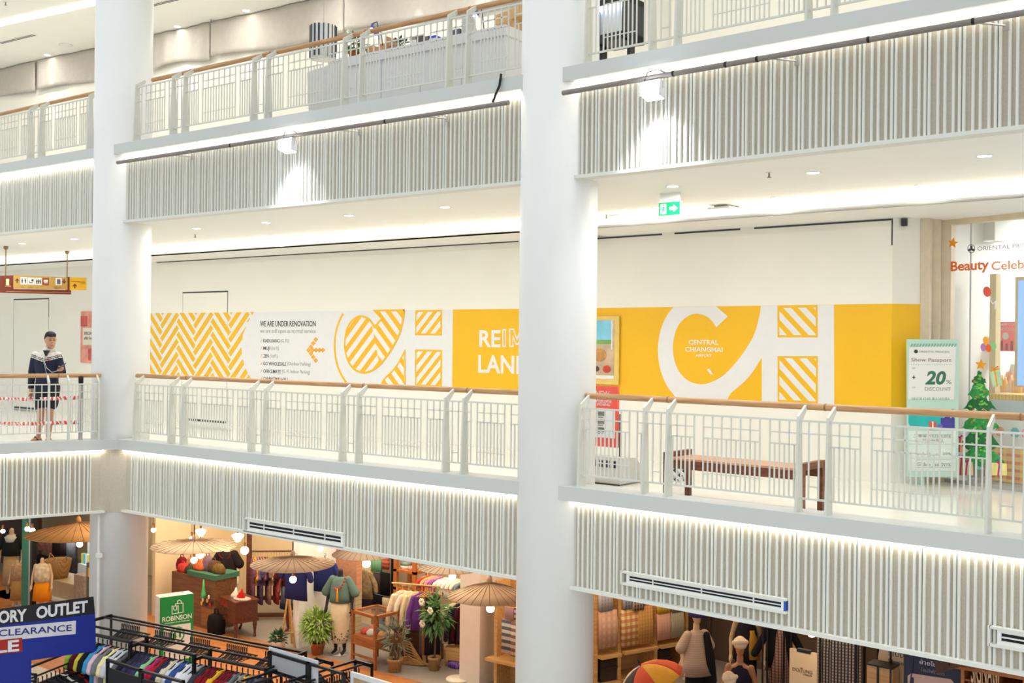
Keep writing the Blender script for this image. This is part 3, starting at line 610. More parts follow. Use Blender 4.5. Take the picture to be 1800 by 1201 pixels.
for i, (x, z, r, c) in enumerate(((f1-.25, .42, .12, (190, 140, 80)), (f1-.47, .35, .11, (92, 84, 80)), (f1-.12, .22, .07, (196, 70, 48)), (f1-.3, .22, .05, (84, 60, 50)), (f1-.45, .5, .06, (214, 170, 90)))):
    mb = MB(); mb.prism(arc(x, z, r, r*.8, 0, 360, 14)[:-1], -.029, -.024); obj('dish', mb, mat('dish_%d' % i, c, .4, noise=.3, scale=14), t)
mb = MB(); mb.box(f1-.05, f1-.03, -.027, -.024, .5, .92); obj('window_strip', mb, VWH, t); mb = MB(); mb.box(.05, f1, -.027, -.024, .08, .13); obj('caption_strip', mb, VWH, t)
# kiosk with red notice board
k0 = at(1050, 700, 1.9, 'R'); 
t = thing('notice_board', 'red and white notice board on a grey weighted base beside the near column', 'sign', 'R', (-.9, 1.65, ZF))
q1 = at(1087, 700, 1.65, 'R')[0]+.9
zz = lambda y: at(1070, y, 1.65, 'R')[2]-ZF
mb = MB(); mb.box(0, q1, -.02, .02, zz(786), zz(679)); obj('board', mb, mat('notice_red', (236, 92, 78), .4, noise=.04), t)
mb = MB(); mb.box(.02, q1-.03, -.024, -.02, zz(770), zz(719)); obj('white_panel', mb, VWH, t)
for y, x in ((728, .30), (742, .30), (756, .30), (728, .52), (742, .52), (756, .52)):
    mb = MB(); mb.box(q1-x, q1-x+.12, -.027, -.024, zz(y+4), zz(y-4)); obj('thumbnail', mb, mat('thumb_grey', (120, 122, 118), .5, noise=.4, scale=30), t)
    mb = MB(); mb.box(q1-x, q1-x+.1, -.027, -.024, zz(y+7), zz(y+6)); obj('caption', mb, INK, t)
text(t, 'NEW', .09, q1-.32, zz(697), VWH, -.022); text(t, 'Welcome', .06, q1-.32, zz(708), VWH, -.022); text(t, 'OPENING', .05, q1-.32, zz(714), VWH, -.022)
mb = MB(); mb.tube([(q1+.03, 0, .25), (q1+.03, 0, zz(727))], .012, 8); obj('pole', mb, BLACK, t)
mb = MB(); mb.prism([(-.28, .0), (.28, 0), (.28, .10), (.05, .30), (-.28, .32)], 0.05, q1+.22, 'x'); obj('base', mb, mat('base_grey', (206, 204, 196), .5), t)
for i in range(6):
    mb = MB(); x = .22+i*.1; mb.box(x, x+.05, -.285, -.27, .20, .28); obj('vent_slot', mb, BLACK, t)
mb = MB(); mb.box(0.05, q1+.22, -.30, .3, -.0, .015); obj('skid', mb, BLACK, t)
# ------------------------------------------------------------------ bench
MAHOG = wood('mahogany', (92, 48, 30), (128, 70, 46), 3, (10, 1, 10), .35)
SEATW = wood('seat_wood', (184, 132, 104), (206, 156, 126), 3, (1, 12, 12), .35)
b0 = at(1166, 788, .80, 'R'); b1 = at(1403, 800, .80, 'R'); L_ = b1[0]-b0[0]
t = thing('bench', 'long dark wooden bench with framed ends behind the right balustrade', 'bench', 'R', (b0[0], .80, ZF))
H_ = .50
for x in (0, L_):
    mb = MB(); mb.box(x, x+.055, .055, .445, H_-.07, H_); obj('end_rail', mb, MAHOG, t)
    for y in (0, .445):
        mb = MB(); mb.box(x, x+.055, y, y+.055, 0, H_); obj('leg', mb, MAHOG, t)
mb = MB(); mb.box(.055, L_, .03, .47, .425, .445); obj('seat', mb, SEATW, t)
for y in (.03, .44): mb = MB(); mb.box(.055, L_, y, y+.03, .335, .425); obj('apron', mb, MAHOG, t)
b = atz(1196, 846, ZF, 'R')
t = thing('patterned_bin', 'small black and white patterned box behind the left end of the bench', 'box', 'R', b, .6)
mb = MB(); mb.box(-.1, .1, -.1, .1, 0, .20); obj('body', mb, pattern('bin_pattern', (40, 46, 44), (226, 226, 220), 'X', 14, .45, 'Z', 12, (230, 230, 226), rot=.8), t)
mb = MB(); mb.box(-.104, .104, -.104, .104, .2, .212); obj('rim', mb, BLACK, t)
# ------------------------------------------------------------------ promotion standee
FR['P'] = (gl('R', 2.293, 3.72), .56)
t = thing('promo_standee', 'pale green standing board offering a 20% discount beside the shopfront', 'sign', 'P', (0, 0, ZF))
X2 = lambda x, y: (1500+x/4.003, 580+y/4.003)
def pp(x, y, v=0): q = at(*X2(x, y), v, 'P'); return (q[0], q[2]-ZF)
mint = mat('mint_board', (190, 220, 206), .5, noise=.02); pw = mat('board_white', (236, 236, 230), .5, noise=.01); GREEN = mat('deep_green', (60, 112, 92), .5)
mb = MB(); mb.prism([pp(378, 66), pp(742, 68), pp(738, 1040), pp(380, 1034)], 0, .03); obj('board', mb, mint, t)
flat(t, 'panel', [pp(392, 122), pp(722, 112), pp(708, 490), pp(386, 490)], 0, pw); flat(t, 'panel', [pp(388, 712), pp(722, 712), pp(718, 992), pp(388, 992)], 0, mat('pale_mint', (222, 234, 226), .5))
mb = MB()
for i in range(16): x = 404+i*20.5; mb.prism([pp(x-4, 119), pp(x+6, 119), pp(x+16, 97), pp(x+6, 97)], -.004, 0)
obj('dashed_band', mb, mat('mint_dark', (120, 178, 158), .5), t)
def ptext(body, a, b, cap, m, bold=0.0, **kw): return wtext(t, 'P', -.004, body, X2(*a), X2(*b), cap/4.003, m, bold, off=(0, 0, ZF), **kw)
ptext('ORIENTAL PRINCESS', (462, 160), (676, 158), 14, GREYINK); ptext('Show Passport', (408, 222), (690, 222), 26, mat('mauve_ink', (120, 100, 104), .5)); ptext('20', (505, 380), (652, 380), 92, GREEN, .05, shear=.2); ptext('%', (653, 380), (690, 380), 28, GREEN); ptext('DISCOUNT', (503, 427), (684, 427), 25, GREYINK, .01)
ptext('OFF', (412, 276), (438, 276), 12, GREYINK); ptext('TYP', (412, 412), (438, 412), 12, GREYINK)
mb = MB(); mb.prism(arc(440, 152, 1, 1, 0, 1, 1), 0, 0) if False else None
flat(t, 'logo', [pp(440+14*math.cos(a*.7), 152-14*math.sin(a*.7)) for a in range(9)], -.003, INK)
flat(t, 'plane_icon', [pp(425, 316), pp(429, 330), pp(440, 336), pp(429, 338), pp(427, 346), pp(423, 346), pp(421, 338), pp(410, 336), pp(421, 330)], -.003, INK)
mb = MB()
for i in range(24): x = 406+i*12.2; mb.prism([pp(x, 244), pp(x+6, 244), pp(x+6, 247), pp(x, 247)], -.004, 0)
for i in range(30): x = 408+i*9; w2 = 2+(i*7) % 5; mb.prism([pp(x, 494), pp(x+w2, 494), pp(x+w2, 476), pp(x, 476)], -.004, -.002)
obj('ticket_marks', mb, mat('mint_dark', (120, 178, 158), .5), t)
flat(t, 'card_picture', [pp(388, 560), pp(632, 560), pp(632, 690), pp(404, 690), pp(388, 655)], -.002, mat('teal_card', (40, 176, 172), .4, noise=.12, scale=5))
flat(t, 'suitcase_picture', [pp(614, 620), pp(640, 620), pp(640, 608), pp(680, 608), pp(680, 620), pp(712, 620), pp(712, 692), pp(614, 692)], -.005, mat('indigo', (70, 64, 150), .4, noise=.1))
flat(t, 'gift_picture', [pp(532, 645), pp(582, 645), pp(582, 702), pp(532, 702)], -.005, mat('gift_red', (222, 84, 64), .4, noise=.1)); flat(t, 'gift_ribbon', [pp(552, 645), pp(562, 645), pp(562, 702), pp(552, 702)], -.008, VWH)
flat(t, 'star_picture', [pp(608+(26 if a % 2 else 16)*math.cos(a*.393), 682-(26 if a % 2 else 16)*math.sin(a*.393)) for a in range(16)], -.008, mat('violet', (116, 104, 190), .4))
flat(t, 'ring_picture', [pp(548, 590), pp(572, 562), pp(608, 560), pp(596, 590), pp(560, 602)], -.006, mat('orange_art', (238, 172, 70), .4))
mb = MB(); mb.prism([pp(690, 690), pp(712, 690), pp(706, 560), pp(690, 560)], -.006, -.003); obj('strap_picture', mb, mat('indigo', (70, 64, 150)), t)
ptext('二零零折扣20%即扣', (424, 756), (696, 752), 20, GREYINK); ptext('对于外国人', (484, 792), (640, 790), 24, GREYINK); ptext('وفر خصم 20%', (446, 878), (690, 870), 20, GREYINK); ptext('Giảm giá 20%', (446, 958), (690, 954), 26, GREYINK, shear=.2)
mb = MB()
for y in (806, 904): mb.prism([pp(390, y), pp(718, y), pp(718, y-3), pp(390, y-3)], -.005, -.003)
for y in (740, 916, 972): mb.prism([pp(440, y), pp(690, y), pp(690, y-5), pp(440, y-5)], -.005, -.003)
obj('rule_lines', mb, mat('pale_rule', (190, 206, 198), .5), t)
mb = MB(); mb.prism([(.03, 0), (.3, 0), (.03, .5)], .26, .28, 'x'); obj('back_strut', mb, mint, t)
# ------------------------------------------------------------------ glazed shopfront of the cosmetics shop
zt = 3.03
m = MB(); m.box(-.12, 4, -.02, .10, zt-.06, zt+.05); m.box(-.12, 4, -.03, .12, zt+.05, 3.22); struct('trim_12', m, mat('warm_header', (222, 206, 172), .5), 'S')
m = MB(); m.box(-.12, 4, 3.6, 3.7, ZF, 3.4); m.box(-.3, -.2, .3, 3.7, ZF, 3.4); m.box(3.9, 4, 0, 3.7, ZF, 3.4); struct('wall_shop', m, WHITE, 'S')
m = MB(); m.box(-.12, 4, .1, 3.7, 3.3, 3.4); struct('ceiling_shop', m, WHITE, 'S')
lamp('shop_ceiling_lamp', 'AREA', gl('S', 1.6, 1.7, 3.25), 1000, (.98, 1, 1), 2.2, size_y=2.2)
m = MB(); m.box(-.12, .245, 0, .012, ZF, zt-.06, 0); m.box(.25, 4, 0, .012, ZF, zt-.06, 0); struct('window_1', m, mat('shop_glass', (244, 250, 248), .03, alpha=.07, noise=0), 'S')
m = MB(); m.box(.243, .252, -.003, .015, ZF, zt-.06); m.box(-.12, 4, -.02, .03, ZF, ZF+.04); struct('trim_13', m, mat('seam_grey', (170, 172, 170), .4), 'S')
t = thing('shop_pillar', 'beige free-standing frame post inside the shop window', 'post', 'S', (0, 0, 0))
X1 = lambda x, y: (1460+x/3.874, 330+y/3.874)
def sp(x, y, v=0): q = at(*X1(x, y), v, 'S'); return (q[0], q[2])
mb = MB(); a_ = at(1739, 600, .7, 'S')[0]; b_ = at(1750, 600, .7, 'S')[0]; mb.box(a_, b_, .7, .8, ZF, at(1745, 482, .7, 'S')[2]); obj('post', mb, mat('gold_beige', (206, 190, 148), .4), t)
def decal(name, label, cat, poly, m, v=-.003): mb = MB(); mb.prism(poly, v-.002, v); return solo(name, mb, m, label, cat, 'S')
OR = mat('decal_orange', (240, 160, 40), .5, noise=.1); 
def star(cx, cy, r, rot=0, f=sp): return [f(cx+(r if i % 2 == 0 else r*.45)*math.sin(rot+i*PI/5), cy-(r if i % 2 == 0 else r*.45)*math.cos(rot+i*PI/5), -.003) for i in range(10)]
decal('window_sticker', 'orange star sticker at the top left of the shop window', 'sticker', star(833, 377, 38, .15), OR)
t = thing('window_lettering', 'orange and grey shop window lettering reading Beauty Celebration', 'lettering', 'S')
RUST = mat('rust_letter', (222, 110, 48), .5); RUSTL = mat('rust_letter_light', (238, 150, 96), .5)
def stext(body, a, b, cap, m, bold=0.0, **kw): return wtext(t, 'S', -.003, body, X1(*a), X1(*b), cap/3.874, m, bold, **kw)
stext('Beauty', (818, 568), (1078, 568), 66, RUST, .035); stext('Celebration', (1096, 562), (1560, 540), 60, RUSTL, .02); stext('ORIENTAL PRINCESS', (1000, 430), (1450, 405), 30, GREYINK)
o_ = [sp(960+24*math.cos(a*PI/10), 416-28*math.sin(a*PI/10)) for a in range(21)]; mb = MB(); outline(mb, o_, .006, -.003)
for dx, dy in ((0, -12), (-12, 8), (12, 8), (0, 2)): mb.prism([sp(960+dx+9*math.cos(a*PI/4), 416+dy-9*math.sin(a*PI/4)) for a in range(8)], -.006, -.003)
obj('emblem', mb, INK, t)
XB = lambda x, y: (1640+x/5.006, 460+y/5.006)
def sb(x, y, v=0): q = at(*XB(x, y), v, 'S'); return (q[0], q[2])
def oval(cx, cy, rx, ry, rot=0, f=sb, n=18): return [f(cx+rx*math.cos(a*2*PI/n)*math.cos(rot)-ry*math.sin(a*2*PI/n)*math.sin(rot), cy+rx*math.cos(a*2*PI/n)*math.sin(rot)+ry*math.sin(a*2*PI/n)*math.cos(rot)) for a in range(n)]
t = thing('window_sticker', 'single red balloon sticker on the shop window', 'sticker', 'S'); flat(t, 'balloon', oval(478, 265, 34, 46, -.2), -.003, mat('balloon_red', (218, 84, 66), .4, noise=.05)); mb = MB(); outline(mb, [sb(508, 310), sb(512, 350), sb(530, 372), sb(552, 350), sb(548, 420)], .012, -.003); obj('string', mb, VWH, t)
t = thing('window_sticker', 'bunch of four balloons with a gift box sticker on the shop window', 'sticker', 'S')
for nm, c, x, y in (('g', (140, 206, 140), 535, 742), ('o', (240, 172, 50), 468, 695), ('p', (186, 130, 196), 448, 755), ('r', (232, 104, 44), 493, 762)): flat(t, 'balloon', oval(x, y, 25, 36, -.15), -.003-.002*len(t.children), mat('balloon_'+nm, c, .4))
flat(t, 'gift_box', [sb(500, 960), sb(590, 940), sb(612, 1090), sb(530, 1105)], -.003, mat('gift_mint', (190, 222, 184), .5, noise=.1)); mb = MB(); outline(mb, [sb(545, 950), sb(570, 1100)], .018, -.006); outline(mb, [sb(505, 965), sb(590, 942)], .014, -.006); outline(mb, [sb(545, 955), sb(512, 925), sb(545, 945), sb(575, 922), sb(545, 955)], .014, -.006); obj('ribbon', mb, OR, t)
# tree sticker
t = thing('window_sticker', 'green Christmas tree sticker with gifts at the foot of the shop window', 'sticker', 'S')
g1, g2, g3 = mat('tree_green', (52, 150, 78), .5, noise=.35, scale=25), mat('tree_dark', (38, 112, 62), .5, noise=.3, scale=20), mat('tree_light', (120, 196, 84), .5, noise=.2, scale=20)
def s2(x, y, v=0): q = at(*X2(x, y), v, 'S'); return (q[0], q[2])
rnd = random.Random(3)
tiers = [(888, 285, 380, 30, 55), (888, 330, 470, 52, 85), (890, 420, 560, 75, 120), (892, 540, 700, 95, 150), (895, 650, 830, 110, 165), (897, 760, 950, 125, 185)]
for i, (cx, y0, y1, w0, w1) in enumerate(reversed(tiers)):
    pl = [s2(cx, y0)]; n = 9
    for j in range(n): tt = (j+1)/n; pl.append(s2(cx+w1*tt*.95+rnd.uniform(-4, 10), y0+(y1-y0)*tt+rnd.uniform(-12, 12)))
    for j in range(7): pl.append(s2(cx+w1-2*w1*(j+1)/8, y1+(16 if j % 2 else -10)))
    for j in range(n): tt = 1-j/n; pl.append(s2(cx-w1*tt*.95-rnd.uniform(-4, 10), y0+(y1-y0)*tt+rnd.uniform(-12, 12)))
    flat(t, 'branches', pl, -.003-.0015*i, (g1, g2)[i % 2])
mb = MB()
for j in range(46):
    i = rnd.randrange(6); cx, y0, y1, w0, w1 = tiers[i]; tt = rnd.uniform(.3, .95); mb.prism(oval(cx+rnd.uniform(-.8, .8)*w1*tt, y0+(y1-y0)*tt, rnd.uniform(8, 16), rnd.uniform(5, 9), rnd.uniform(-.5, .5), s2, 8), -.016, -.0135)
obj('highlights', mb, g3, t)
mb = MB()
for x, y in ((855, 360), (930, 438), (880, 470), (850, 560), (925, 560), (840, 650), (905, 690), (960, 640), (870, 760), (940, 790), (985, 740)): mb.prism(oval(x, y, 7, 7, 0, s2, 8), -.018, -.016)
obj('baubles', mb, mat('bauble', (220, 92, 60), .4), t)
flat(t, 'tree_star', star(898, 245, 42, .1, s2), -.004, OR); flat(t, 'trunk', [s2(868, 948), s2(908, 948), s2(912, 985), s2(866, 985)], -.003, mat('trunk_teal', (120, 176, 160), .5))
for x0, x1, y0, y1, c in ((740, 790, 900, 1022, (244, 226, 150)), (760, 850, 930, 1024, (236, 214, 160)), (935, 975, 950, 1022, (236, 160, 130)), (975, 1090, 940, 1024, (246, 232, 150)), (738, 775, 760, 860, (240, 190, 120))):
    mb = MB(); mb.prism([s2(x0, y1), s2(x1, y1), s2(x1-4, y0), s2(x0+4, y0-6)], -.020, -.017); g_ = obj('gift', mb, mat('gift_%d' % x0, c, .5, noise=.1), t)
    mb = MB(); xm = (x0+x1)/2; outline(mb, [s2(xm-6, y1), s2(xm+4, y0)], .02, -.0205); outline(mb, [s2(xm-18, y0-18), s2(xm, y0), s2(xm+18, y0-18)], .02, -.0205); obj('ribbon', mb, mat('magenta', (190, 60, 130), .5), g_)
# inside the shop: screen, poster, shelves with goods
t = thing('display_screen', 'lit blue screen in a champagne frame hanging in the shop window', 'screen', 'S', (0, 0, 0)); v = .35
fa, fb = sb(725, 135, v), sb(1200, 1120, v)
mb = MB(); x0 = fa[0]; z1 = fa[1]; z0 = fb[1]; mb.box(x0, x0+.62, v, v+.05, z0, z1); obj('frame', mb, mat('champagne', (192, 178, 132), .35, .3), t)
x1 = sb(752, 170, v)[0]; mb = MB(); mb.box(x1, x0+.58, v-.004, v, sb(752, 1090, v)[1], sb(752, 168, v)[1]); obj('picture', mb, mat('screen_blue', (120, 160, 224), emit=.95), t)
mb = MB(); mb.tube([(x0+.3, v+.03, z1), (x0+.3, v+.03, 3.3)], .012, 8); obj('hanging_rod', mb, STEEL, t)
t = thing('poster', 'red lipstick poster hanging inside the shop window', 'poster', 'S', (0, 0, 0)); v = 1.2
pa, pb = sb(578, 530, v), sb(740, 790, v); mb = MB(); mb.box(pa[0], pb[0]+.08, v, v+.012, pb[1], pa[1]); obj('sheet', mb, mat('lip_red', (222, 104, 104), .4, noise=.12, scale=5), t)
for i in range(4): mb = MB(); x = pa[0]+.03+.07*i; mb.box(x, x+.032, v-.004, v, pb[1]+.01, pb[1]+.13-.03*(i % 2)); obj('lipstick_picture', mb, mat('lip_dark', (130, 46, 50), .3, noise=.3, scale=20), t)
mb = MB(); mb.prism(oval(640, 655, 28, 32, 0, lambda x, y: sb(x, y, v)), v-.004, v); obj('highlight_disc', mb, VWH, t)
for z in (.85, .8): text(t, 'NEW COLOURS', .045, pa[0]+.02, pa[1]-.05-.06*(z == .8), VWH, v-.003)
t = thing('wall_lamp_box', 'white box unit fixed high inside the shop window', 'wall unit', 'S', (0, 0, 0)); v = .9
a_, b_ = sp(1015, 190, v), sp(1118, 360, v); mb = MB(); mb.box(a_[0], b_[0], v, v+.25, b_[1], a_[1]); obj('body', mb, WHITE, t); mb = MB(); mb.box(a_[0]-.02, a_[0], v+.03, v+.22, b_[1]+.05, a_[1]-.04); obj('flange', mb, mat('cream_box', (226, 216, 190), .5), t)
v = .55; c0 = at(1744, 735, v, 'S'); c1 = at(1744, 725, v, 'S')
t = thing('display_counter', 'glass fronted shop counter with a yellow patterned top band', 'counter', 'S', (c0[0]-.02, v, ZF)); hh = at(1760, 693, v, 'S')[2]-ZF
mb = MB(); mb.box(0, 1.6, .02, .5, .0, hh-.12); obj('body', mb, WHITE, t); mb = MB(); mb.box(-.02, 1.6, 0, .52, hh-.07, hh); obj('top_band', mb, pattern('yellow_band', (244, 200, 80), (150, 190, 90), 'X', 22, .7, 'Z', 30, (240, 140, 60)), t)
mb = MB(); mb.box(-.01, 1.6, .0, .02, hh-.22, hh-.07); obj('glass_front', mb, mat('counter_glass', (190, 206, 214), .1), t)
mb = MB(); mb.box(-.01, 1.6, -.01, .02, .02, .42); obj('plinth_panel', mb, pattern('orange_panel', (240, 176, 70), (220, 120, 70), 'X', 9, .6, 'Z', 11, (250, 220, 120)), t)
for i, (x, c) in enumerate(((.08, (232, 150, 96)), (.28, (86, 178, 178)), (.42, (232, 150, 190)))):
    mb = MB(); mb.prism(oval(0, 0, .05, .06, 0, lambda x_, y_: (x+.04+x_, .62+y_)), -.006, .018); obj('drop_motif', mb, mat('motif_%d' % i, c, .5), t)
rnd = random.Random(5)
for i in range(9):
    x = at(1752+i*5.2, 660, 1.3, 'S')[0]; z0 = at(1770, 690, 1.3, 'S')[2]; h = .12+.12*rnd.random(); c = rnd.choice(((236, 150, 100), (240, 180, 90), (236, 120, 90), (244, 206, 170)))
    mb = MB(); mb.lathe([(.022, 0), (.026, .01), (.026, h*.7), (.012, h*.8), (.012, h)], 10)
    solo('cosmetics_bottle', mb, mat('bottle_%d_%d_%d' % c, c, .3), 'cosmetics bottle on the rear shelf of the shop, %s from the left' % nth(i), 'bottle', 'S', (x, 1.3, z0), group='cosmetics on the rear shelf')
m = MB(); x = at(1752, 690, 1.3, 'S')[0]; z0 = at(1770, 690, 1.3, 'S')[2]; m.box(x-.08, x+1.5, 1.15, 1.5, z0-.03, z0); m.box(x-.08, x+1.5, 1.5, 1.52, ZF, z0+.36); m.box(x-.08, x-.05, 1.15, 1.5, ZF, z0); solo('rear_shelf', m, WHITE, 'white shelf unit behind the shop counter', 'shelf', 'S')
for i in range(7):
    x = at(1754+i*6.4, 640, 1.3, 'S')[0]; z0 = at(1770, 690, 1.3, 'S')[2]+.0; mb = MB(); mb.box(-.03, .03, .1, .14, .0, .26); solo('gift_carton', mb, mat('carton_%d' % (i % 3), [(244, 200, 170), (246, 220, 200), (240, 170, 130)][i % 3], .5), 'peach carton at the back of the rear shop shelf, %s from the left' % nth(i), 'box', 'S', (x, 1.3, z0), group='cartons on the rear shelf')
# ------------------------------------------------------------------ hanging directory sign, stanchion and tape
FR['D'] = (Vector((-13.52, 0, 0)), PI/2)
X4 = lambda x, y: (x/10, 440+y/10)
def dp(x, y, v=0): q = at(*X4(x, y), v, 'D'); return (q[0], q[2])
t = thing('directory_sign', 'maroon and gold hanging directory sign with pictograms', 'sign', 'D'); MAR = mat('maroon', (110, 44, 34), .4); GOLD = mat('sign_gold', (186, 150, 76), .4)
flat(t, 'frame', [dp(-420, 470), dp(235, 440), dp(235, 683), dp(1185, 700), dp(1185, 470), dp(1220, 470), dp(1220, 700), dp(1245, 705), dp(1245, 778), dp(40, 747), dp(-300, 740)], .06, MAR, .07)
flat(t, 'gold_panel', [dp(230, 436), dp(1180, 480), dp(1180, 694), dp(230, 672)], -.01, GOLD, .003); flat(t, 'yellow_panel', [dp(1222, 476), dp(1520, 484), dp(1520, 702), dp(1222, 700)], .03, mat('sign_yellow', (236, 182, 40), .4), .03)
flat(t, 'edge_line', [dp(95, 720), dp(1245, 745), dp(1245, 752), dp(95, 728)], -.012, mat('line_gold', (196, 140, 70), .4))
def dtext(b, a, e, cap, m): return wtext(t, 'D', -.022, b, X4(*a), X4(*e), cap/10, m, .01)
dtext('1', (105, 612), (160, 612), 118, mat('sign_cream', (240, 222, 160), .4)); dtext('st FLOOR', (90, 640), (190, 644), 22, MATS['sign_cream'])
def up_arrow(cx, cy, r, flip=1): return [dp(cx, cy-r*flip), dp(cx+r*.9, cy), dp(cx+r*.9, cy+r*.3*flip), dp(cx+r*.25, cy-r*.1*flip), dp(cx+r*.25, cy+r*flip), dp(cx-r*.25, cy+r*flip), dp(cx-r*.25, cy-r*.1*flip), dp(cx-r*.9, cy+r*.3*flip), dp(cx-r*.9, cy)]
for cx, cy, r, f in ((295, 535, 42, 1), (1120, 550, 42, -1), (1315, 628, 42, 1)): flat(t, 'arrow', up_arrow(cx, cy, r, f), -.0135 if cx < 1200 else -.001, MAR)
for i, (x0, x1, y0, y1) in enumerate(((350, 468, 472, 602), (480, 600, 480, 604), (610, 724, 484, 608), (740, 852, 485, 615), (968, 1078, 490, 612))):
    flat(t, 'pictogram', [dp(x0, y0), dp(x1, y0+3), dp(x1, y1+3), dp(x0, y1)], -.0135, VWH if i != 3 else mat('pict_red', (150, 52, 46), .4)); cx = (x0+x1)/2; mb = MB(); vv = -.0170
    P_ = lambda l: mb.prism([dp(a, b) for a, b in l], vv-.002, vv)
    if i in (0, 2):
        for d in ((-28, 28) if i == 0 else (-30, 0, 30)):
            P_([(cx+d+9*math.cos(a), y0+32+9*math.sin(a)) for a in [k*.785 for k in range(8)]]); P_([(cx+d-16, y0+46), (cx+d+16, y0+46), (cx+d+9, y0+80), (cx+d+7, y0+110), (cx+d-7, y0+110), (cx+d-9, y0+80)])
    elif i == 1: P_([(cx-40, y0+60), (cx-30, y0+60), (cx-20, y0+84), (cx+30, y0+84), (cx+30, y0+98), (cx-30, y0+98)]); P_([(cx+5, y0+30), (cx+40, y0+30), (cx+40, y0+70), (cx+5, y0+70)])
    elif i == 3: P_([(cx-36, y0+36), (cx+36, y0+36), (cx+36, y0+72), (cx-36, y0+72)]); P_([(cx-30, y0+80), (cx+30, y0+80), (cx+30, y0+96), (cx-30, y0+96)])
    else: P_([(cx-30, y0+20), (cx+30, y0+20), (cx+30, y0+108), (cx-30, y0+108)])
    obj('symbol', mb, VWH if i == 3 else (INK if i != 4 else mat('symbol_slate', (84, 88, 110), .4)), t)
for b, x0, x1, y in (('Toilet', 360, 420, 652), ('Telephone', 488, 575, 655), ('Lift', 638, 668, 656), ('Department', 955, 1070, 650), ('Robinson 1 2', 955, 1078, 676)): dtext(b, (x0, y), (x1, y+3), 16, MAR)
dtext('CHIANGMAI HALL', (1245, 556), (1505, 566), 17, MAR); dtext('1st Floor', (1430, 590), (1505, 594), 16, MAR)
for x in (108, 1188):
    u_, z_ = dp(x, 470 if x > 500 else 462); mb = MB(); mb.tube([(u_, .02, z_-.05), (u_, .02, 3.215)], .012, 8); mb.lathe([(.01, 3.14), (.04, 3.17), (.04, 3.214)], 12, (u_, .02, 0)); obj('hanger_rod', mb, mat('bronze_rod', (140, 116, 84), .4), t)
# stanchion just inside the left wing
s0 = atz(141, 791, ZF)
t = thing('stanchion', 'steel queue post behind the left balustrade', 'post', 'M', s0); hst = 1.07
mb = MB(); mb.lathe([(.16, 0), (.16, .015), (.05, .03), (.035, .05)], 20); obj('base', mb, STEEL, t); mb = MB(); mb.tube([(0, 0, .04), (0, 0, hst)], .03, 16); obj('tube', mb, STEEL, t); mb = MB(); mb.lathe([(.034, hst-.12), (.036, hst-.03), (.036, hst), (.02, hst+.015)], 16); obj('head', mb, BLACK, t)
TAPE = pattern('barrier_tape', (226, 74, 58), (244, 240, 236), 'X', 6.5, .42, rot=.5)
def tape(y0, y1, label):
    a = at(141, y0, s0[1]-.04); b_ = at(0, y1, .9); mb = MB(); n = 24; vs = []; h = .028
    for i in range(n+1):
        q = Vector(a).lerp(Vector((b_[0]-1.2, .6, b_[2])), i/n); q.z -= .05*math.sin(PI*i/n); tw = .02*math.sin(i*1.7)
        vs += [(q.x, q.y-tw, q.z-h), (q.x, q.y+tw, q.z+h)]
    mb.add(vs, [(2*i, 2*i+2, 2*i+3, 2*i+1) for i in range(n)], True); o = solo('barrier_tape', mb, TAPE, label, 'tape', group='red and white barrier tapes'); so = o.modifiers.new('t', 'SOLIDIFY'); so.thickness = .002
tape(699, 698, 'upper red and white barrier tape tied to the queue post'); tape(742, 742, 'lower red and white barrier tape tied to the queue post')
m = MB(); a = atz(0, 799, ZF); a2 = atz(100, 786, ZF); m.loft([(0, 0, 0, .5, .35), (.05, 0, .02, .5, .3), (.02, 0, .035, .35, .2), (0, 0, .05, .05, .04)], 16); solo('floor_sheet', m, mat('grey_sheet', (150, 142, 130), .8, noise=.15, scale=8), 'crumpled grey sheet lying on the walkway by the left balustrade', 'sheet', 'M', (a2[0]-.25, a2[1]+.1, ZF))
# ------------------------------------------------------------------ the person
pf = atz(76, 777, ZF); SKIN = mat('skin', (196, 148, 118), .55, noise=.04); HAIR = mat('black_hair', (26, 22, 22), .6, noise=.2); NAVY = mat('navy_cloth', (30, 34, 54), .8, noise=.08); JW = mat('jacket_cream', (232, 224, 212), .8, noise=.03)
t = link(bpy.data.objects.new('person', None)); t.location = gl('M', *pf); t.rotation_euler = (0, 0, YAW); tag(t, 'person in a navy and cream jacket and dark shorts looking at a phone', 'person')
def limb(mb, pts, rs, n=14):
    mb.tube(pts, rs, n); [mb.ball(p, r*.99, n) for p, r in zip(pts, rs)]
shR, shL = (-.14, .0, 1.36), (.215, .0, 1.36); elR, elL = (-.20, .03, 1.09), (.30, -.03, 1.10); haR, haL = (-.20, -.01, .80), (.33, -.22, 1.145)
hipR, hipL = (-.04, .0, .86), (.14, .0, .86); knR, knL = (-.035, -.02, .48), (.115, -.03, .48); anR, anL = (-.09, .03, .085), (.085, -.01, .085)
b = MB()
limb(b, [hipR, knR, (-.06, .02, .33), anR], [.085, .056, .054, .036]); limb(b, [hipL, knL, (.10, .0, .33), anL], [.085, .056, .054, .036])
for (x, y, z), dx in ((anR, -.03), (anL, .05)): limb(b, [(x-.0, y+.03, .045), (x+dx*.6, y-.07, .04), (x+dx, y-.15, .028)], [.036, .036, .026])
b.loft([(.05, .0, .80, .13, .09), (.05, 0, .92, .155, .105), (.04, 0, 1.10, .145, .10), (.04, .0, 1.27, .175, .115), (.04, .01, 1.38, .165, .10), (.06, .0, 1.43, .08, .07)], 18)
limb(b, [(.07, .0, 1.38), (.095, -.015, 1.52)], [.062, .055])
limb(b, [shR, elR, haR], [.055, .043, .03]); limb(b, [shL, elL, haL], [.055, .043, .03])
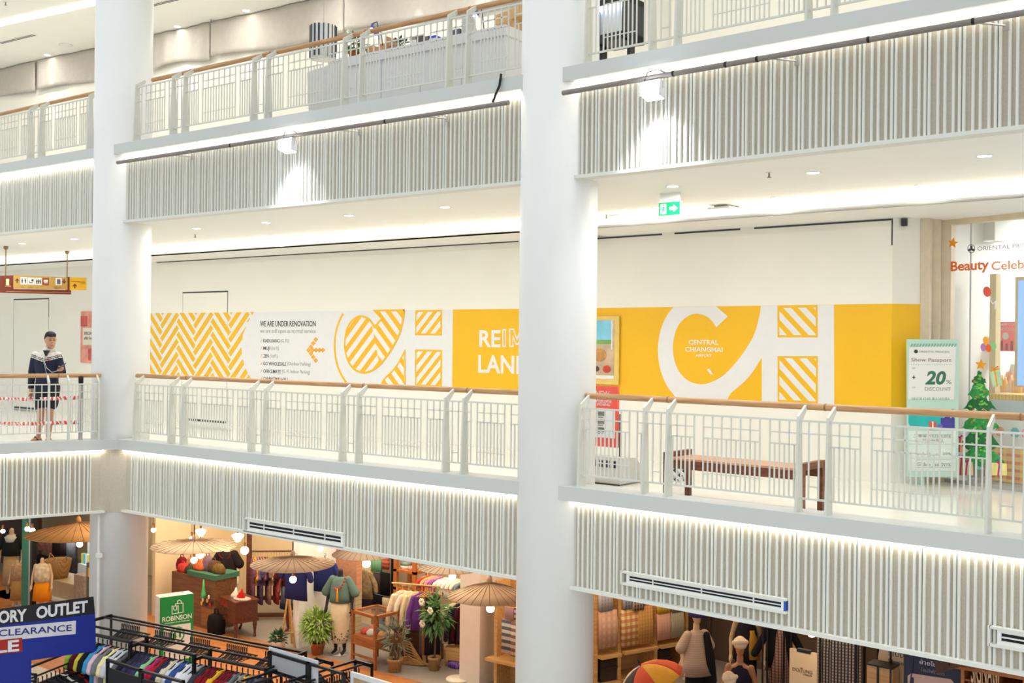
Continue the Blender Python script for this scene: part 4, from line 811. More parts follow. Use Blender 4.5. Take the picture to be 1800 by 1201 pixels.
# hands: palm, four fingers and a thumb each
def hand(mb, w_, d, s, up, curl):
    w_ = Vector(w_); d = Vector(d).normalized(); s = Vector(s).normalized(); n_ = d.cross(s).normalized(); pal = w_+d*.075
    limb(mb, [w_, w_+d*.03-s*0, pal], [.028, .034, .034]); limb(mb, [w_+d*.03+s*.02, pal+s*.022], [.018, .018]); limb(mb, [w_+d*.03-s*.02, pal-s*.022], [.018, .018])
    for i, (o_, l) in enumerate(((.030, .062), (.011, .072), (-.009, .068), (-.028, .052))):
        a_ = pal+s*o_+d*.008; b_ = a_+d*l*.5+n_*curl*.012; c_ = b_+(d*(1-curl*.55)+n_*curl).normalized()*l*.55; limb(mb, [a_, b_, c_], [.0100, .0092, .0080], 8)
    a_ = w_+d*.03+s*.03; limb(mb, [a_, a_+s*.024+d*.025+n_*.012, a_+s*.022+d*.058+n_*.030], [.012, .0105, .009], 8)
hand(b, haR, (-.02, -.02, -1), (.3, -1, 0), 0, .5); hand(b, haL, (.72, -.55, .28), (-.3, -.5, .9), 0, .9)
# head
hx, hy, hz = .105, -.02, 1.59
b.loft([(hx+.02, hy-.02, hz-.125, .03, .035), (hx+.017, hy-.02, hz-.105, .052, .062), (hx+.01, hy-.008, hz-.05, .067, .085), (hx, hy, hz+.02, .074, .094), (hx-.002, hy+.005, hz+.07, .072, .090), (hx-.003, hy+.008, hz+.115, .052, .066), (hx-.003, hy+.008, hz+.133, .018, .022)], 20)
fx, fy = .60, -.80                                         # the face looks to the right of the viewer
def face(a_, up, out): return (hx+.008+fx*(.088*out)-fy*a_, hy+fy*(.092*out)+fx*a_, hz+up)
limb(b, [face(0, .018, .92), face(0, -.022, 1.12)], [.009, .015], 10); limb(b, [face(-.022, -.068, .93), face(.022, -.068, .93)], [.010, .010], 8); limb(b, [face(0, -.112, .78), face(0, -.105, .86)], [.022, .018], 8)
for s_ in (-1, 1): limb(b, [(hx-.005-fy*.076*s_*.95+.0, hy+.012+fx*.076*s_, hz-.02), (hx-.008-fy*.08*s_, hy+.018+fx*.08*s_, hz+.02)], [.012, .017], 8)
me = remesh(b, 'body', .0085, 3); body = obj('body', me, SKIN, t)
me.materials.append(SKIN)
mb = MB()
for s_ in (-1, 1): mb.ball(face(.031*s_, .008, .92), .0105, 8, 0, (1.2, 1, .7)); limb(mb, [face(.018*s_, .031, .93), face(.047*s_, .029, .88)], [.004, .003], 6)
obj('eyes', mb, HAIR, t); mb = MB(); limb(mb, [face(-.018, -.066, 1.005), face(.018, -.066, 1.005)], [.0055, .0055], 6); obj('lips', mb, mat('lips', (170, 100, 90), .5), t)
mb = MB(); mb.loft([(hx-.028, hy+.04, hz-.03, .060, .060), (hx-.022, hy+.026, hz+.02, .080, .088), (hx-.012, hy+.014, hz+.06, .083, .098), (hx-.003, hy+.006, hz+.098, .078, .098), (hx-.004, hy+.006, hz+.135, .058, .074), (hx-.004, hy+.008, hz+.152, .022, .03)], 18)
for i in range(9): a_ = -.05+.0125*i; limb(mb, [face(a_, .105, .72), face(a_+.004, .062+.006*(i % 3), .97)], [.014, .006], 6)
obj('hair', remesh(mb, 'hair', .008, 1), None, t).data.materials.append(HAIR)
# jacket with cream yoke and stripes
mb = MB(); mb.loft([(.055, .0, .86, .165, .125), (.05, 0, .90, .175, .13), (.05, .0, 1.05, .172, .125), (.04, .0, 1.20, .19, .135), (.04, .0, 1.31, .19, .13), (.045, .005, 1.385, .15, .105), (.062, .0, 1.43, .095, .085)], 22)
limb(mb, [shR, elR, (-.205, .0, .86)], [.064, .060, .046]); limb(mb, [shL, elL, (.322, -.185, 1.135)], [.064, .060, .044])
me = remesh(mb, 'jacket', .012, 3); me.materials.append(NAVY); me.materials.append(JW)
for p in me.polygons:
    c = p.center; h = c.z+.18*abs(c.x-.04)*0+(.0 if True else 0); lim = 1.262+.28*abs(c.x-.045)
    k_ = h-lim
    p.material_index = 1 if (k_ > .052 or 0 < k_ < .014 or .028 < k_ < .040) else 0
jk = obj('jacket', me, None, t)
mb = MB(); mb.loft([(.068, -.0, 1.415, .105, .09), (.075, -.0, 1.47, .085, .08), (.08, .0, 1.485, .078, .072)], 18); obj('collar', mb, JW, jk)
mb = MB(); mb.prism([(.045, 1.44), (.125, 1.44), (.085, 1.35)], -.150, -.075); obj('inner_shirt', mb, BLACK, t)
mb = MB(); mb.tube([(.08, -.142, 1.36), (.06, -.150, 1.25), (.10, -.150, 1.1), (.13, -.145, .97)], .0045, 6); obj('zip', mb, STEEL, jk)
mb = MB(); mb.box(.115, .15, -.14, -.125, 1.275, 1.30); obj('chest_badge', mb, mat('badge_red', (170, 70, 70), .5), jk)
mb = MB(); limb(mb, [hipR, (-.045, -.01, .60)], [.115, .098]); limb(mb, [hipL, (.13, -.01, .60)], [.115, .10]); mb.loft([(.05, 0, .78, .19, .12), (.05, 0, .92, .165, .12)], 18)
me = remesh(mb, 'shorts', .012, 2); me.materials.append(mat('shorts_black', (34, 34, 40), .8)); obj('shorts', me, None, t)
for (x, y, z), dx in ((anR, -.03), (anL, .05)):
    mb = MB(); limb(mb, [(x, y+.045, .012), (x+dx*.6, y-.07, .012), (x+dx*1.05, y-.165, .012)], [.04, .046, .038], 12); mb.v = [(a_, b_, max(0, min(c_, .028))) for a_, b_, c_ in mb.v]; obj('sandal', mb, BLACK, t)
    mb = MB(); mb.tube([(x-.045+dx*.6, y-.075, .02), (x+dx*.6, y-.075, .085), (x+.045+dx*.6, y-.075, .02)], .014, 8); obj('strap', mb, BLACK, t.children[-1])
mb = MB(); mb.tube([(.085, -.10, 1.50), (.075, -.13, 1.42), (.06, -.158, 1.30), (.11, -.165, 1.17), (.20, -.18, 1.10), (.32, -.24, 1.13)], .004, 6); tag_ = obj('earphone_cable', mb, VWH, t)
ph = link(bpy.data.objects.new('mobile_phone', None)); ph.location = t.matrix_basis @ Vector((.405, -.300, 1.205)); ph.rotation_euler = (0, 0, YAW); tag(ph, 'dark mobile phone held in the raised hand of the person', 'phone')
mb = MB(); mb.box(-.075, .075, -.036, .036, -.004, .004); bd = obj('case', mb, BLACK, ph); bd.rotation_euler = (.7, -.35, -.5)
mb = MB(); mb.box(-.068, .068, -.032, .032, .004, .005); s_ = obj('screen', mb, mat('phone_screen', (60, 70, 84), .1), ph); s_.rotation_euler = bd.rotation_euler
# ================================================================== upper floor furnishings
CW = mat('counter_white', (222, 222, 222), .5, noise=.01)
ca, cb = at(603, 102, .75), at(887, 42, .75)
t = thing('counter', 'long white counter behind the upper middle balustrade', 'counter', 'M', (ca[0], .75, 4.22)); L_ = cb[0]-ca[0]; hc = ca[2]-4.22
mb = MB(); mb.box(0, L_, .03, .6, 0, hc-.12); obj('body', mb, CW, t); mb = MB(); mb.box(-.01, L_+.01, 0, .62, hc-.12, hc); obj('top', mb, CW, t)
mb = MB()
for i in range(1, 4): mb.box(L_*i/4-.004, L_*i/4+.004, .026, .03, .02, hc-.13)
obj('panel_joint', mb, mat('joint_grey', (186, 188, 190), .5), t)
da = at(541, 124, .75); t = thing('draped_table', 'low table under a pale grey cloth left of the upper counter', 'table', 'M', (da[0], .78, 4.22)); L_ = ca[0]-da[0]-.03; hd = da[2]-4.22
mb = MB(); mb.prism([(0, .30), (-.05, hd-.02), (.02, hd), (L_*.5, hd+.02), (L_*.72, hd+.08), (L_, hd+.10), (L_, 0), (.06, 0), (.06, .25)], 0, .55); obj('cloth', mb, mat('pale_cloth', (214, 214, 212), .8, noise=.03), t)
for x in (.1, L_-.05): mb = MB(); mb.box(x, x+.03, .1, .13, 0, .3); obj('leg', mb, WHITE, t)
v = 1.35; a_, b_ = at(553, 50, v), at(584, 46, v); zb_ = at(570, 104, v)[2]; r_ = (b_[0]-a_[0])/2
t = thing('striped_lampshade', 'black and white striped cylinder lampshade behind the upper handrail', 'lamp', 'M', ((a_[0]+b_[0])/2, v, zb_)); hh = a_[2]-zb_
mb = MB(); mb.lathe([(r_, 0), (r_, hh)], 28); obj('shade', mb, mat('shade_white', (226, 226, 224), .7), t)
mb = MB(); rnd = random.Random(2)
for i in range(17): an = i*.37; q = (r_+.002)*math.cos(an), (r_+.002)*math.sin(an); z0 = rnd.choice((0, .02, .1)); mb.tube([(*q, z0), (*q, hh)], .008+.008*rnd.random(), 6)
obj('stripe', mb, mat('stripe_dark', (70, 74, 80), .6), t); mb = MB(); mb.tube([(0, 0, hh), (0, 0, 7.6-zb_)], .006, 6); obj('cord', mb, STEEL, t)
TERRA = mat('terracotta', (168, 98, 56), .7, noise=.1); GL1 = mat('leaf_green', (70, 112, 52), .6, noise=.25, scale=20); GL2 = mat('leaf_bright', (132, 164, 66), .6, noise=.25, scale=20); GL3 = mat('leaf_grey', (84, 104, 86), .6, noise=.2, scale=20); GL4 = mat('leaf_dark', (44, 84, 52), .6, noise=.2, scale=20)
def leaves(n, c, rx, rz, ll, lw, seed, droop=.4, up=0.0):
    rnd = random.Random(seed); mb = MB()
    for i in range(n):
        th, ph, rr = rnd.uniform(0, 2*PI), math.acos(rnd.uniform(-.85, 1)), rnd.uniform(.35, 1)
        d = Vector((math.sin(ph)*math.cos(th), math.sin(ph)*math.sin(th), math.cos(ph))); p = Vector(c)+Vector((d.x*rx*rr, d.y*rx*rr, d.z*rz*rr))
        o = (d+Vector((rnd.uniform(-.5, .5), rnd.uniform(-.5, .5), rnd.uniform(-.3, .3)+up))).normalized(); s = o.cross(Vector((0, 0, 1))); s = s.normalized() if s.length > .01 else Vector((1, 0, 0)); l = ll*rnd.uniform(.7, 1.3)
        m1 = p+o*l*.5+s*lw; m2 = p+o*l*.5-s*lw; e = p+o*l-Vector((0, 0, droop*l*.5)); c0 = p+o*l*.5+Vector((0, 0, .012))
        mb.add([p, m1, c0, m2, e], [(0, 1, 2), (0, 2, 3), (1, 4, 2), (2, 4, 3)], True)
    return mb
def potted(name, label, k, p, pot, potm, fol, folm, stems, soil=True, group=None, rim=True):
    t = thing(name, label, 'plant', k, p, group=group); r0, r1, h = pot
    mb = MB(); mb.lathe([(r0, 0), (r1, h*.8), (r1*1.1, h*.82) if rim else (r1, h*.82), (r1*1.1, h) if rim else (r1, h), (r1*.9, h), (r1*.88, h*.9)], 24); obj('pot', mb, potm, t)
    mb = MB(); mb.lathe([(r1*.9, h*.86), (r1*.5, h*.9)], 16); obj('soil', mb, mat('soil', (52, 38, 28), .95), t)
    mb = MB()
    for s in stems: mb.tube(s, [.012]*(len(s)-1)+[.006], 6)
    obj('stem', mb, mat('stem_brown', (96, 76, 50), .8), t); obj('foliage', fol, folm, t); return t
def on_counter(px, py, v): q = at(px, py, v); return (q[0], v, 4.22+hc)
p = on_counter(622, 98, .95); potted('potted_plant', 'tall potted plant on the upper counter beside the pair of posts', 'M', p, (.05, .07, .12), TERRA, leaves(60, (0, 0, .22), .09, .14, .12, .02, 1), GL1, [[(0, 0, .1), (0, 0, .3)]])
p = on_counter(636, 94, 1.0); potted('potted_plant', 'small potted plant with yellow blooms on the upper counter', 'M', p, (.04, .055, .08), WHITE, leaves(40, (0, 0, .13), .08, .07, .08, .018, 2), GL2, [[(0, 0, .07), (0, 0, .15)]])
p = on_counter(703, 80, .95); potted('potted_plant', 'low grey green bowl plant on the upper counter', 'M', p, (.07, .1, .05), STEEL, leaves(50, (0, 0, .09), .11, .05, .08, .02, 3), GL3, [[(0, 0, .04), (0, 0, .08)]])
CRATE = wood('crate_wood', (176, 122, 78), (206, 156, 108), 3, (1, 8, 8), .6)
p = on_counter(672, 86, 1.0); t = thing('wooden_crate', 'open wooden display crate on the upper counter', 'crate', 'M', p)
mb = MB(); mb.box(-.17, .17, .12, .135, 0, .22); mb.box(-.17, .17, -.12, -.105, 0, .10); mb.box(-.17, -.155, -.12, .135, 0, .17); mb.box(.155, .17, -.12, .135, 0, .22); mb.box(-.17, .17, -.12, .135, 0, .012); obj('body', mb, CRATE, t)
for i in range(5): mb = MB(); mb.ball((-.11+.055*i, -.02, .09+.01*(i % 2)), .036, 10); tag(obj('ornament', mb, mat('ornament_%d' % (i % 2), [(190, 120, 100), (226, 206, 186)][i % 2], .5), None, gl('M', p[0], p[1], p[2])), 'round ornament in the upper wooden crate, %s from the left' % nth(i), 'ornament', 'ornaments in the crate')
def clip_lamp(px, py, label, v=1.05):
    q = at(px, py, v); t = thing('clip_lamp', label, 'lamp', 'M', q)
    mb = MB(); mb.loft([(0, 0, -.035, .036, .036), (0, 0, .0, .032, .032), (0, 0, .05, .018, .018)], 14); obj('head', mb, mat('lamp_blue', (90, 100, 150), .4), t); mb = MB(); mb.ball((0, -.01, -.035), .032, 10); obj('bulb', mb, mat('bulb_cool', (226, 236, 255), emit=25), t)
    mb = MB(); mb.tube([(0, 0, .05), (.08, .0, .06), (.10, 0, -.05), (.14, 0, 4.22+hc-q[2]+.01)], .007, 6); obj('arm', mb, BLACK, t)
clip_lamp(655, 48, 'upper one of two cool white clip lamps above the wooden crate'); clip_lamp(661, 60, 'lower one of two cool white clip lamps above the wooden crate', .98); clip_lamp(837, 24, 'cool white clip lamp right of the pair of posts on the upper floor')
for i, (px, c, h, lb) in enumerate(((731, (150, 146, 130), .16, 'wire basket'), (742, (86, 84, 84), .15, 'black bottle carrier'), (753, (120, 112, 108), .13, 'small dark box'), (764, (60, 80, 200), .12, 'blue topped box'), (806, (100, 104, 110), .14, 'dark wire stand'))):
    p = on_counter(px, 70, 1.0); t = thing('counter_box', lb+' on the upper counter', 'box', 'M', p); mb = MB(); mb.box(-.055, .055, -.05, .05, 0, h*.75); obj('body', mb, mat('cbox_%d' % i, (226, 224, 218) if i in (3, 0) else c, .5, noise=.2, scale=30), t); mb = MB(); mb.box(-.058, .058, -.053, .053, h*.75, h); obj('lid', mb, mat('clid_%d' % i, c, .5, noise=.2, scale=30), t)
p = on_counter(826, 44, 1.0); mb = MB(); mb.prism([(-.12, 0), (.13, 0), (.07, .26), (-.10, .26)], -.02, .0); solo('display_card', mb, mat('card_grey', (196, 194, 188), .6), 'grey tent card on the upper counter', 'card', 'M', p)
# timber stall at the right end of the upper middle bay
PINE = wood('pine', (196, 152, 96), (222, 182, 124), 3, (10, 10, 1), .5); v = 1.5; pa, pb = at(876, 40, v), at(912, 18, v)
t = thing('timber_stall', 'pine timber stall beside the near column on the upper floor', 'stall', 'M', (pa[0], v, 4.22))
hz_ = pb[2]-4.22; xw = pb[0]-pa[0]
mb = MB(); mb.box(xw*.7, xw*.92, 0, .1, 0, hz_); obj('post', mb, PINE, t); mb = MB(); mb.prism([(-.02, hz_-.14), (xw+.25, hz_-.06), (xw+.25, hz_+.06), (-.02, hz_-.02)], -.05, .5); obj('top_board', mb, PINE, t)
mb = MB(); mb.box(.04, xw*.7, .02, .5, .62, .66); obj('shelf', mb, WHITE, t); mb = MB(); mb.box(.02, xw*.7, .1, .5, 0, .3); obj('dark_crate', mb, mat('dark_blue', (30, 32, 50), .6), t); mb = MB(); mb.prism([(.0, .3), (xw*.7, .3), (xw*.7, .58), (.15, .45)], .1, .4); obj('bamboo_panel', mb, CRATE, t)
# black framed screen behind the upper right balustrade
v = 1.3; a_, b_ = at(1046, 2, v, 'R'), at(1099, 66, v, 'R')
t = thing('display_cabinet', 'black framed cabinet with lit top edge upstairs right of the near column', 'cabinet', 'R', (a_[0], v, 4.22)); w_ = b_[0]-a_[0]; z1 = a_[2]-4.22; z0 = b_[2]-4.22
mb = MB(); mb.box(0, w_, 0, .4, z0, z0+.09); mb.box(0, w_, 0, .4, z1-.07, z1); mb.box(0, .035, 0, .4, z0, z1); mb.box(w_-.045, w_, 0, .4, z0, z1); obj('frame', mb, mat('frame_dark', (52, 52, 56), .5), t); mb = MB(); mb.box(.035, w_-.045, .06, .08, z0+.09, z1-.07); obj('glass_panel', mb, mat('panel_white', (226, 230, 236), .3), t)
mb = MB(); mb.box(.035, w_-.045, .01, .05, z1-.12, z1-.075); obj('light_bar', mb, mat('light_bar', (190, 210, 255), emit=5), t)
for x in (.0, w_-.04): mb = MB(); mb.box(x, x+.04, .1, .2, 0, z0); obj('leg', mb, BLACK, t)

# ================================================================== ground floor shop shells
CREAM = mat('cream_wall', (226, 204, 166), .7, noise=.03, scale=2); TAN = mat('tan_wall', (176, 156, 128), .8, noise=.05, scale=2)
wallbox('wall_ground_back', 'M', -30, -9.25, 6.95, G, -1.0, CREAM)
m = MB(); m.box(-9.25, -5.0, 7.3, 7.4, G, -1.0); struct('wall_ground_rear', m, TAN)
m = MB(); m.box(-9.2, -8.55, 5.8, 5.95, G+.95, -1.0, 0); m.box(-9.2, -8.55, 5.78, 5.95, G, G+.95, 1); struct('wall_brick', m, [brick('brick_red', (206, 146, 112), (190, 128, 96), (216, 170, 136), 9), brick('dado_stone', (196, 178, 144), (180, 160, 126), (150, 130, 100), 3)])
m = MB(); m.box(-9.29, -9.12, 4.84, 5.95, G, -1.0); struct('wall_partition', m, WHITE)
m = MB(); m.box(-5.46, -5.02, 5.2, 7.3, G, -1.0); struct('wall_pier', m, mat('pier_paint', (226, 212, 196), .6, noise=.015))
m = MB(); m.box(-14.1, -12.3, 5.0, 5.1, G, -1.0) if False else m.box(-13.4, -13.3, 4.6, 6.95, G, -1.0); struct('wall_ground_side', m, CREAM)
m = MB(); m.box(-6, 8, 9.0, 9.1, G, -1.0); struct('wall_ground_rear_right', m, mat('dark_brown_wall', (92, 72, 56), .8, noise=.05), 'R')
def warm(name, u, v, z, e, k='M', c=(1, .78, .50), r=.06): lamp(name, 'POINT', gl(k, u, v, z), e, c, r)
lamp('shop_wash', 'AREA', gl('M', -9.6, 2.4, -1.12), 60, (1, .92, .80), 3.4, size_y=1.4); lamp('shop_wash', 'AREA', gl('M', -4.6, 2.6, -1.12), 50, (1, .92, .80), 3.0, size_y=1.4); lamp('shop_wash', 'AREA', gl('M', -10.9, 5.0, -1.12), 115, (1, .86, .66), 3.6, size_y=2.0); lamp('shop_wash', 'AREA', gl('M', -7.2, 5.6, -1.12), 115, (1, .87, .68), 3.2, size_y=2.2); lamp('shop_wash', 'AREA', gl('R', -1.2, 5.9, -1.12), 80, (1, .78, .52), 4.5, size_y=2.5); lamp('shop_wash', 'AREA', gl('M', -16.2, 4.6, -1.12), 45, (1, .80, .58), 3, size_y=2)
lamp('shop_wash', 'AREA', gl('R', -3.6, 5.2, -1.12), 60, (1, .80, .56), 1.6, size_y=2)
# ------------------------------------------------------------------ umbrella pendants and bulbs
PAPER = mat('paper_beige', (176, 152, 124), .85, noise=.05); BULB = mat('bulb_warm', (255, 232, 190), emit=14); BRASS = mat('brass_socket', (120, 84, 44), .4, .6)
def bulb(px, py, Y, label, kind='globe', r=.05, k='M', e=6):
    q = at(px, py, Y, k); t = thing('pendant_bulb', label, 'lamp', k, q, group='warm pendant bulbs of the ground floor shops')
    mb = MB()
    if kind == 'globe': mb.ball((0, 0, 0), r, 14)
    else: mb.lathe([(r*.35, -r*.5), (r, r*.5), (r*.9, r*.62), (.03, r*.9)], 18)
    obj('globe', mb, BULB, t); mb = MB(); mb.tube([(0, 0, r*.85), (0, 0, r*.85+.09)], .022, 10); obj('socket', mb, BRASS, t)
    mb = MB(); mb.tube([(0, 0, r), (0, 0, max(.12, -1.05-q[2]))], .005, 6); obj('cord', mb, BLACK, t); warm('bulb_lamp', q[0], q[1]-.09, q[2]-.03, e, k)
def umbrella(cx, xl, xr, ytop, yrim, Y, label, tilt=0.0, m=PAPER, k='M', knob=True):
    a, b = at(xl, yrim, Y, k), at(xr, yrim, Y, k); top = at(cx, ytop, Y, k); R_ = (b[0]-a[0])/2*.77; h = max(.10, top[2]-(a[2]+b[2])/2); h = min(h, .34)
    t = thing('umbrella_pendant', label, 'lamp', k, ((a[0]+b[0])/2, Y, (a[2]+b[2])/2), group='paper umbrella pendant shades'); n = 28
    mb = MB(); vs = [(0, 0, h)]; fs = []
    for j in (1, 2, 3):
        for i in range(n): s = j/3; vs.append((R_*s*math.cos(2*PI*i/n), R_*s*math.sin(2*PI*i/n), h*(1-s)**1.0+(.012*h if i % 2 else 0)*s+.08*h*math.sin(PI*s)))
    for i in range(n): fs.append((0, 1+i, 1+(i+1) % n))
    for j in range(2):
        for i in range(n): q = 1+j*n; fs.append((q+i, q+n+i, q+n+(i+1) % n, q+(i+1) % n))
    mb.add(vs, fs, True); cn = obj('canopy', mb, m, t); so = cn.modifiers.new('t', 'SOLIDIFY'); so.thickness = .008
    mb = MB()
    for i in range(0, n): mb.tube([(0, 0, h+.01), (R_*.5*math.cos(2*PI*i/n), R_*.5*math.sin(2*PI*i/n), h*.60), (R_*math.cos(2*PI*i/n), R_*math.sin(2*PI*i/n), .006)], .0035, 4)
    obj('rib', mb, mat('rib_brown', (120, 92, 66), .7), t); mb = MB(); mb.lathe([(.05, h-.02), (.04, h+.07), (.015, h+.10)], 14); obj('finial', mb, m, t)
    mb = MB(); mb.tube([(0, 0, h-.2), (0, 0, max(h+.2, -1.05-(a[2]+b[2])/2))], .012, 8); obj('rod', mb, BRASS, t); return t
umbrella(345, 282, 404, 950, 960, 3.2, 'beige paper umbrella pendant above the green store sign'); umbrella(513, 451, 582, 978, 992, 3.2, 'beige paper umbrella pendant above the potted bamboo'); umbrella(640, 588, 692, 955, 975, 3.6, 'beige paper umbrella pendant tucked under the fascia above the glass case'); umbrella(790, 735, 850, 985, 998, 3.8, 'paper umbrella pendant almost hidden by the fascia at the rattan stand')
umbrella(862, 786, 938, 1024, 1048, 3.0, 'beige paper umbrella pendant beside the near column', m=mat('paper_tan', (198, 162, 122), .85, noise=.05)); umbrella(140, 75, 205, 918, 938, 1.6, 'orange paper umbrella pendant left of the far column', m=mat('paper_orange', (206, 152, 88), .85, noise=.06))
for a in ((270, 932, 3.0, 'bare bulb just right of the far column', 'globe', .045), (341, 985, 3.1, 'lower left bulb under the umbrella above the green sign', 'globe', .06), (352, 975, 3.4, 'upper right bulb under the umbrella above the green sign', 'globe', .075), (353, 938, 4.6, 'glass bowl lamp above the umbrella over the green sign', 'bowl', .11), (337, 947, 4.0, 'small bulb left of the glass bowl lamp', 'globe', .045), (418, 947, 3.4, 'conical milk glass lamp above the black tunic', 'bowl', .11), (430, 968, 3.6, 'round milk glass lamp beside the blouse rail', 'globe', .075), (515, 1019, 3.2, 'bulb under the umbrella above the potted bamboo', 'globe', .06), (563, 965, 3.9, 'small bulb in front of the brick wall', 'globe', .05), (644, 991, 4.8, 'round lamp above the glass case', 'globe', .075), (795, 1014, 4.4, 'bulb at the cream tops rail', 'globe', .06), (862, 1070, 3.0, 'bulb under the umbrella beside the near column', 'globe', .06), (5, 934, 2.4, 'bulb at the left edge under the left fascia', 'globe', .045), (48, 930, 2.4, 'left one of two close bulbs above the green post', 'globe', .05), (57, 933, 2.2, 'right one of two close bulbs above the green post', 'globe', .055), (140, 957, 1.7, 'bulb under the orange umbrella', 'globe', .055)): bulb(*a)
bulb(1427, 1112, 3.6, 'bulb above the cream DOITUNG sign', 'globe', .06, 'R')
# ------------------------------------------------------------------ clothes and hangers
GM = {}
def cloth(rgb, nz=.08): return mat('cloth_%d_%d_%d' % tuple(rgb), rgb, .9, noise=nz, scale=14, spec=.15)
def garment_mesh(kind):
    if kind in GM: return GM[kind]
    w, l, sl = {'tee': (.21, .66, .17), 'shirt': (.22, .72, .50), 'top': (.19, .60, .30), 'dress': (.21, 1.0, .25), 'trousers': (.17, .95, 0), 'scarf': (.14, 1.15, 0)}[kind]
    mb = MB()
    if kind in ('trousers', 'scarf'):
        mb.loft([(0, 0, -.10, w, .018), (0, 0, -.3, w*1.02, .03), (0, 0, -l*.7, w*1.05, .028), (0, 0, -l, w*1.08, .022)], 16, power=3)
    else:
        mb.loft([(0, 0, -.035, .065, .03), (0, 0, -.05, .085, .034), (0, 0, -.085, w*.72, .040), (0, 0, -.125, w*.98, .044), (0, 0, -.24, w, .052), (0, 0, -l*.7, w*1.02, .05), (0, 0, -l, w*1.08, .042)], 18, power=2.4)
        for s in (-1, 1): limb(mb, [(s*w*.84, 0, -.135), (s*(w+.05), 0, -.135-sl*.5), (s*(w+.075), 0, -.135-sl)], [.048, .052, .05], 8)
    GM[kind] = mb.mesh('garment_'+kind, WHITE); return GM[kind]
hm = MB(); hm.tube([(0, 0, .05), (.022, 0, .068), (.018, 0, .092), (-.002, 0, .1), (-.02, 0, .088)], .0035, 5); hm.tube([(0, 0, .055), (0, 0, -.02), (-.19, 0, -.095), (-.2, 0, -.10)], .010, 5); hm.tube([(0, 0, -.02), (.19, 0, -.095), (.2, 0, -.10)], .010, 5); hm.tube([(-.19, 0, -.1), (.19, 0, -.1)], .005, 5)
HANG = {'black': hm.mesh('hanger_black', BLACK), 'wood': hm.mesh('hanger_wood', mat('hanger_wood', (206, 160, 92), .5))}
def hung(p, rz, kind, m, label, group, hanger='black', sc_=(1, 1, 1), cat='shirt', k='M', name=None):
    t = thing(name or {'tee': 't_shirt', 'shirt': 'shirt', 'top': 'blouse', 'dress': 'dress', 'trousers': 'trousers', 'scarf': 'scarf'}[kind], label, cat, k, (p[0], p[1], p[2]-.09), rz, group); t.scale = sc_
    key = kind+m.name
    if key not in GM: g = garment_mesh(kind).copy(); g.materials.clear(); g.materials.append(m); GM[key] = g
    obj('garment', GM[key], None, t); obj('hanger', HANG[hanger], None, t); return t
def rack(label, a, b, h_leg, k='M', m=BLACK, shelf=None, r=.013, header=None):
    """a clothes rail from a to b, its end frames standing on the ground"""
    a, b = Vector(a), Vector(b); d = b-a; L_ = math.hypot(d.x, d.y); t = thing('clothes_rack', label, 'clothes rack', k, (a.x, a.y, G), math.atan2(d.y, d.x)); h = a.z-G
    mb = MB(); mb.tube([(0, 0, h), (L_, 0, h)], r, 10); obj('rail', mb, m, t)
    for x in (0, L_):
        mb = MB(); mb.box(x-r, x+r, -.16, -.16+2*r, 0, h+h_leg); mb.box(x-r, x+r, .16-2*r, .16, 0, h+h_leg); mb.box(x-r, x+r, -.16, .16, h-r, h+r); mb.box(x-r, x+r, -.16, .16, h+h_leg-2*r, h+h_leg); mb.box(x-r, x+r, -.16, .16, .08, .08+2*r); obj('end_frame', mb, m, t)
    mb = MB(); mb.box(0, L_, .16-2*r, .16, h+h_leg-2*r, h+h_leg); obj('top_bar', mb, m, t); mb = MB(); mb.box(0, L_, -.16, .16, .10, .12); obj('floor_shelf', mb, m, t); return t, L_, math.atan2(d.y, d.x)
def along(a, b, s): return Vector(a).lerp(Vector(b), s)
# front sale rack with its row of coloured polo shirts
A0, A1 = Vector((-7.45, -.78, -2.62)), Vector((-3.95, -.32, -2.62))
tA, LA, ang = rack('long black sale rack full of coloured shirts in front of the green store sign', A0, A1, .07)
mb = MB(); mb.tube([(0, 0, A0.z-G), (LA, 0, A0.z-G)], .024, 12); obj('rail_sleeve', mb, BLACK, tA)
for x in (LA*.33, LA*.66):
    mb = MB(); hA = A0.z-G; mb.box(x-.02, x+.02, -.16, -.12, 0, hA+.07); mb.box(x-.02, x+.02, .12, .16, 0, hA+.07); mb.box(x-.02, x+.02, -.16, .16, hA-.02, hA+.02); obj('end_frame', mb, BLACK, tA)
cols = [((156, 196, 60), 'lime green'), ((92, 30, 50), 'dark plum'), ((222, 206, 70), 'lemon yellow'), ((34, 34, 38), 'black'), ((70, 160, 208), 'sky blue'), ((232, 196, 210), 'pale pink'), ((120, 122, 124), 'mid grey'), ((232, 222, 168), 'cream yellow'), ((206, 208, 210), 'silver white'), ((212, 212, 214), 'off white'), ((94, 96, 100), 'charcoal grey'), ((30, 32, 36), 'jet black'), ((52, 52, 78), 'dark indigo'), ((58, 50, 82), 'aubergine'), ((62, 62, 96), 'slate navy'), ((150, 206, 150), 'mint green'), ((196, 50, 110), 'magenta'), ((178, 34, 44), 'bright red'), ((44, 48, 84), 'navy'), ((224, 210, 180), 'beige white'), ((206, 214, 226), 'ice blue'), ((58, 84, 156), 'royal blue'), ((232, 234, 236), 'pure white'), ((220, 224, 230), 'cool white'), ((206, 208, 212), 'light grey'), ((62, 64, 72), 'graphite'), ((136, 24, 36), 'crimson'), ((128, 20, 34), 'deep red'), ((232, 178, 40), 'golden yellow'), ((140, 26, 40), 'wine red'), ((132, 24, 36), 'burgundy'), ((116, 118, 120), 'steel grey'), ((150, 152, 154), 'ash grey'), ((238, 190, 60), 'sunflower yellow'), ((60, 66, 86), 'blue grey'), ((84, 96, 124), 'dusty blue')]
n = len(cols)
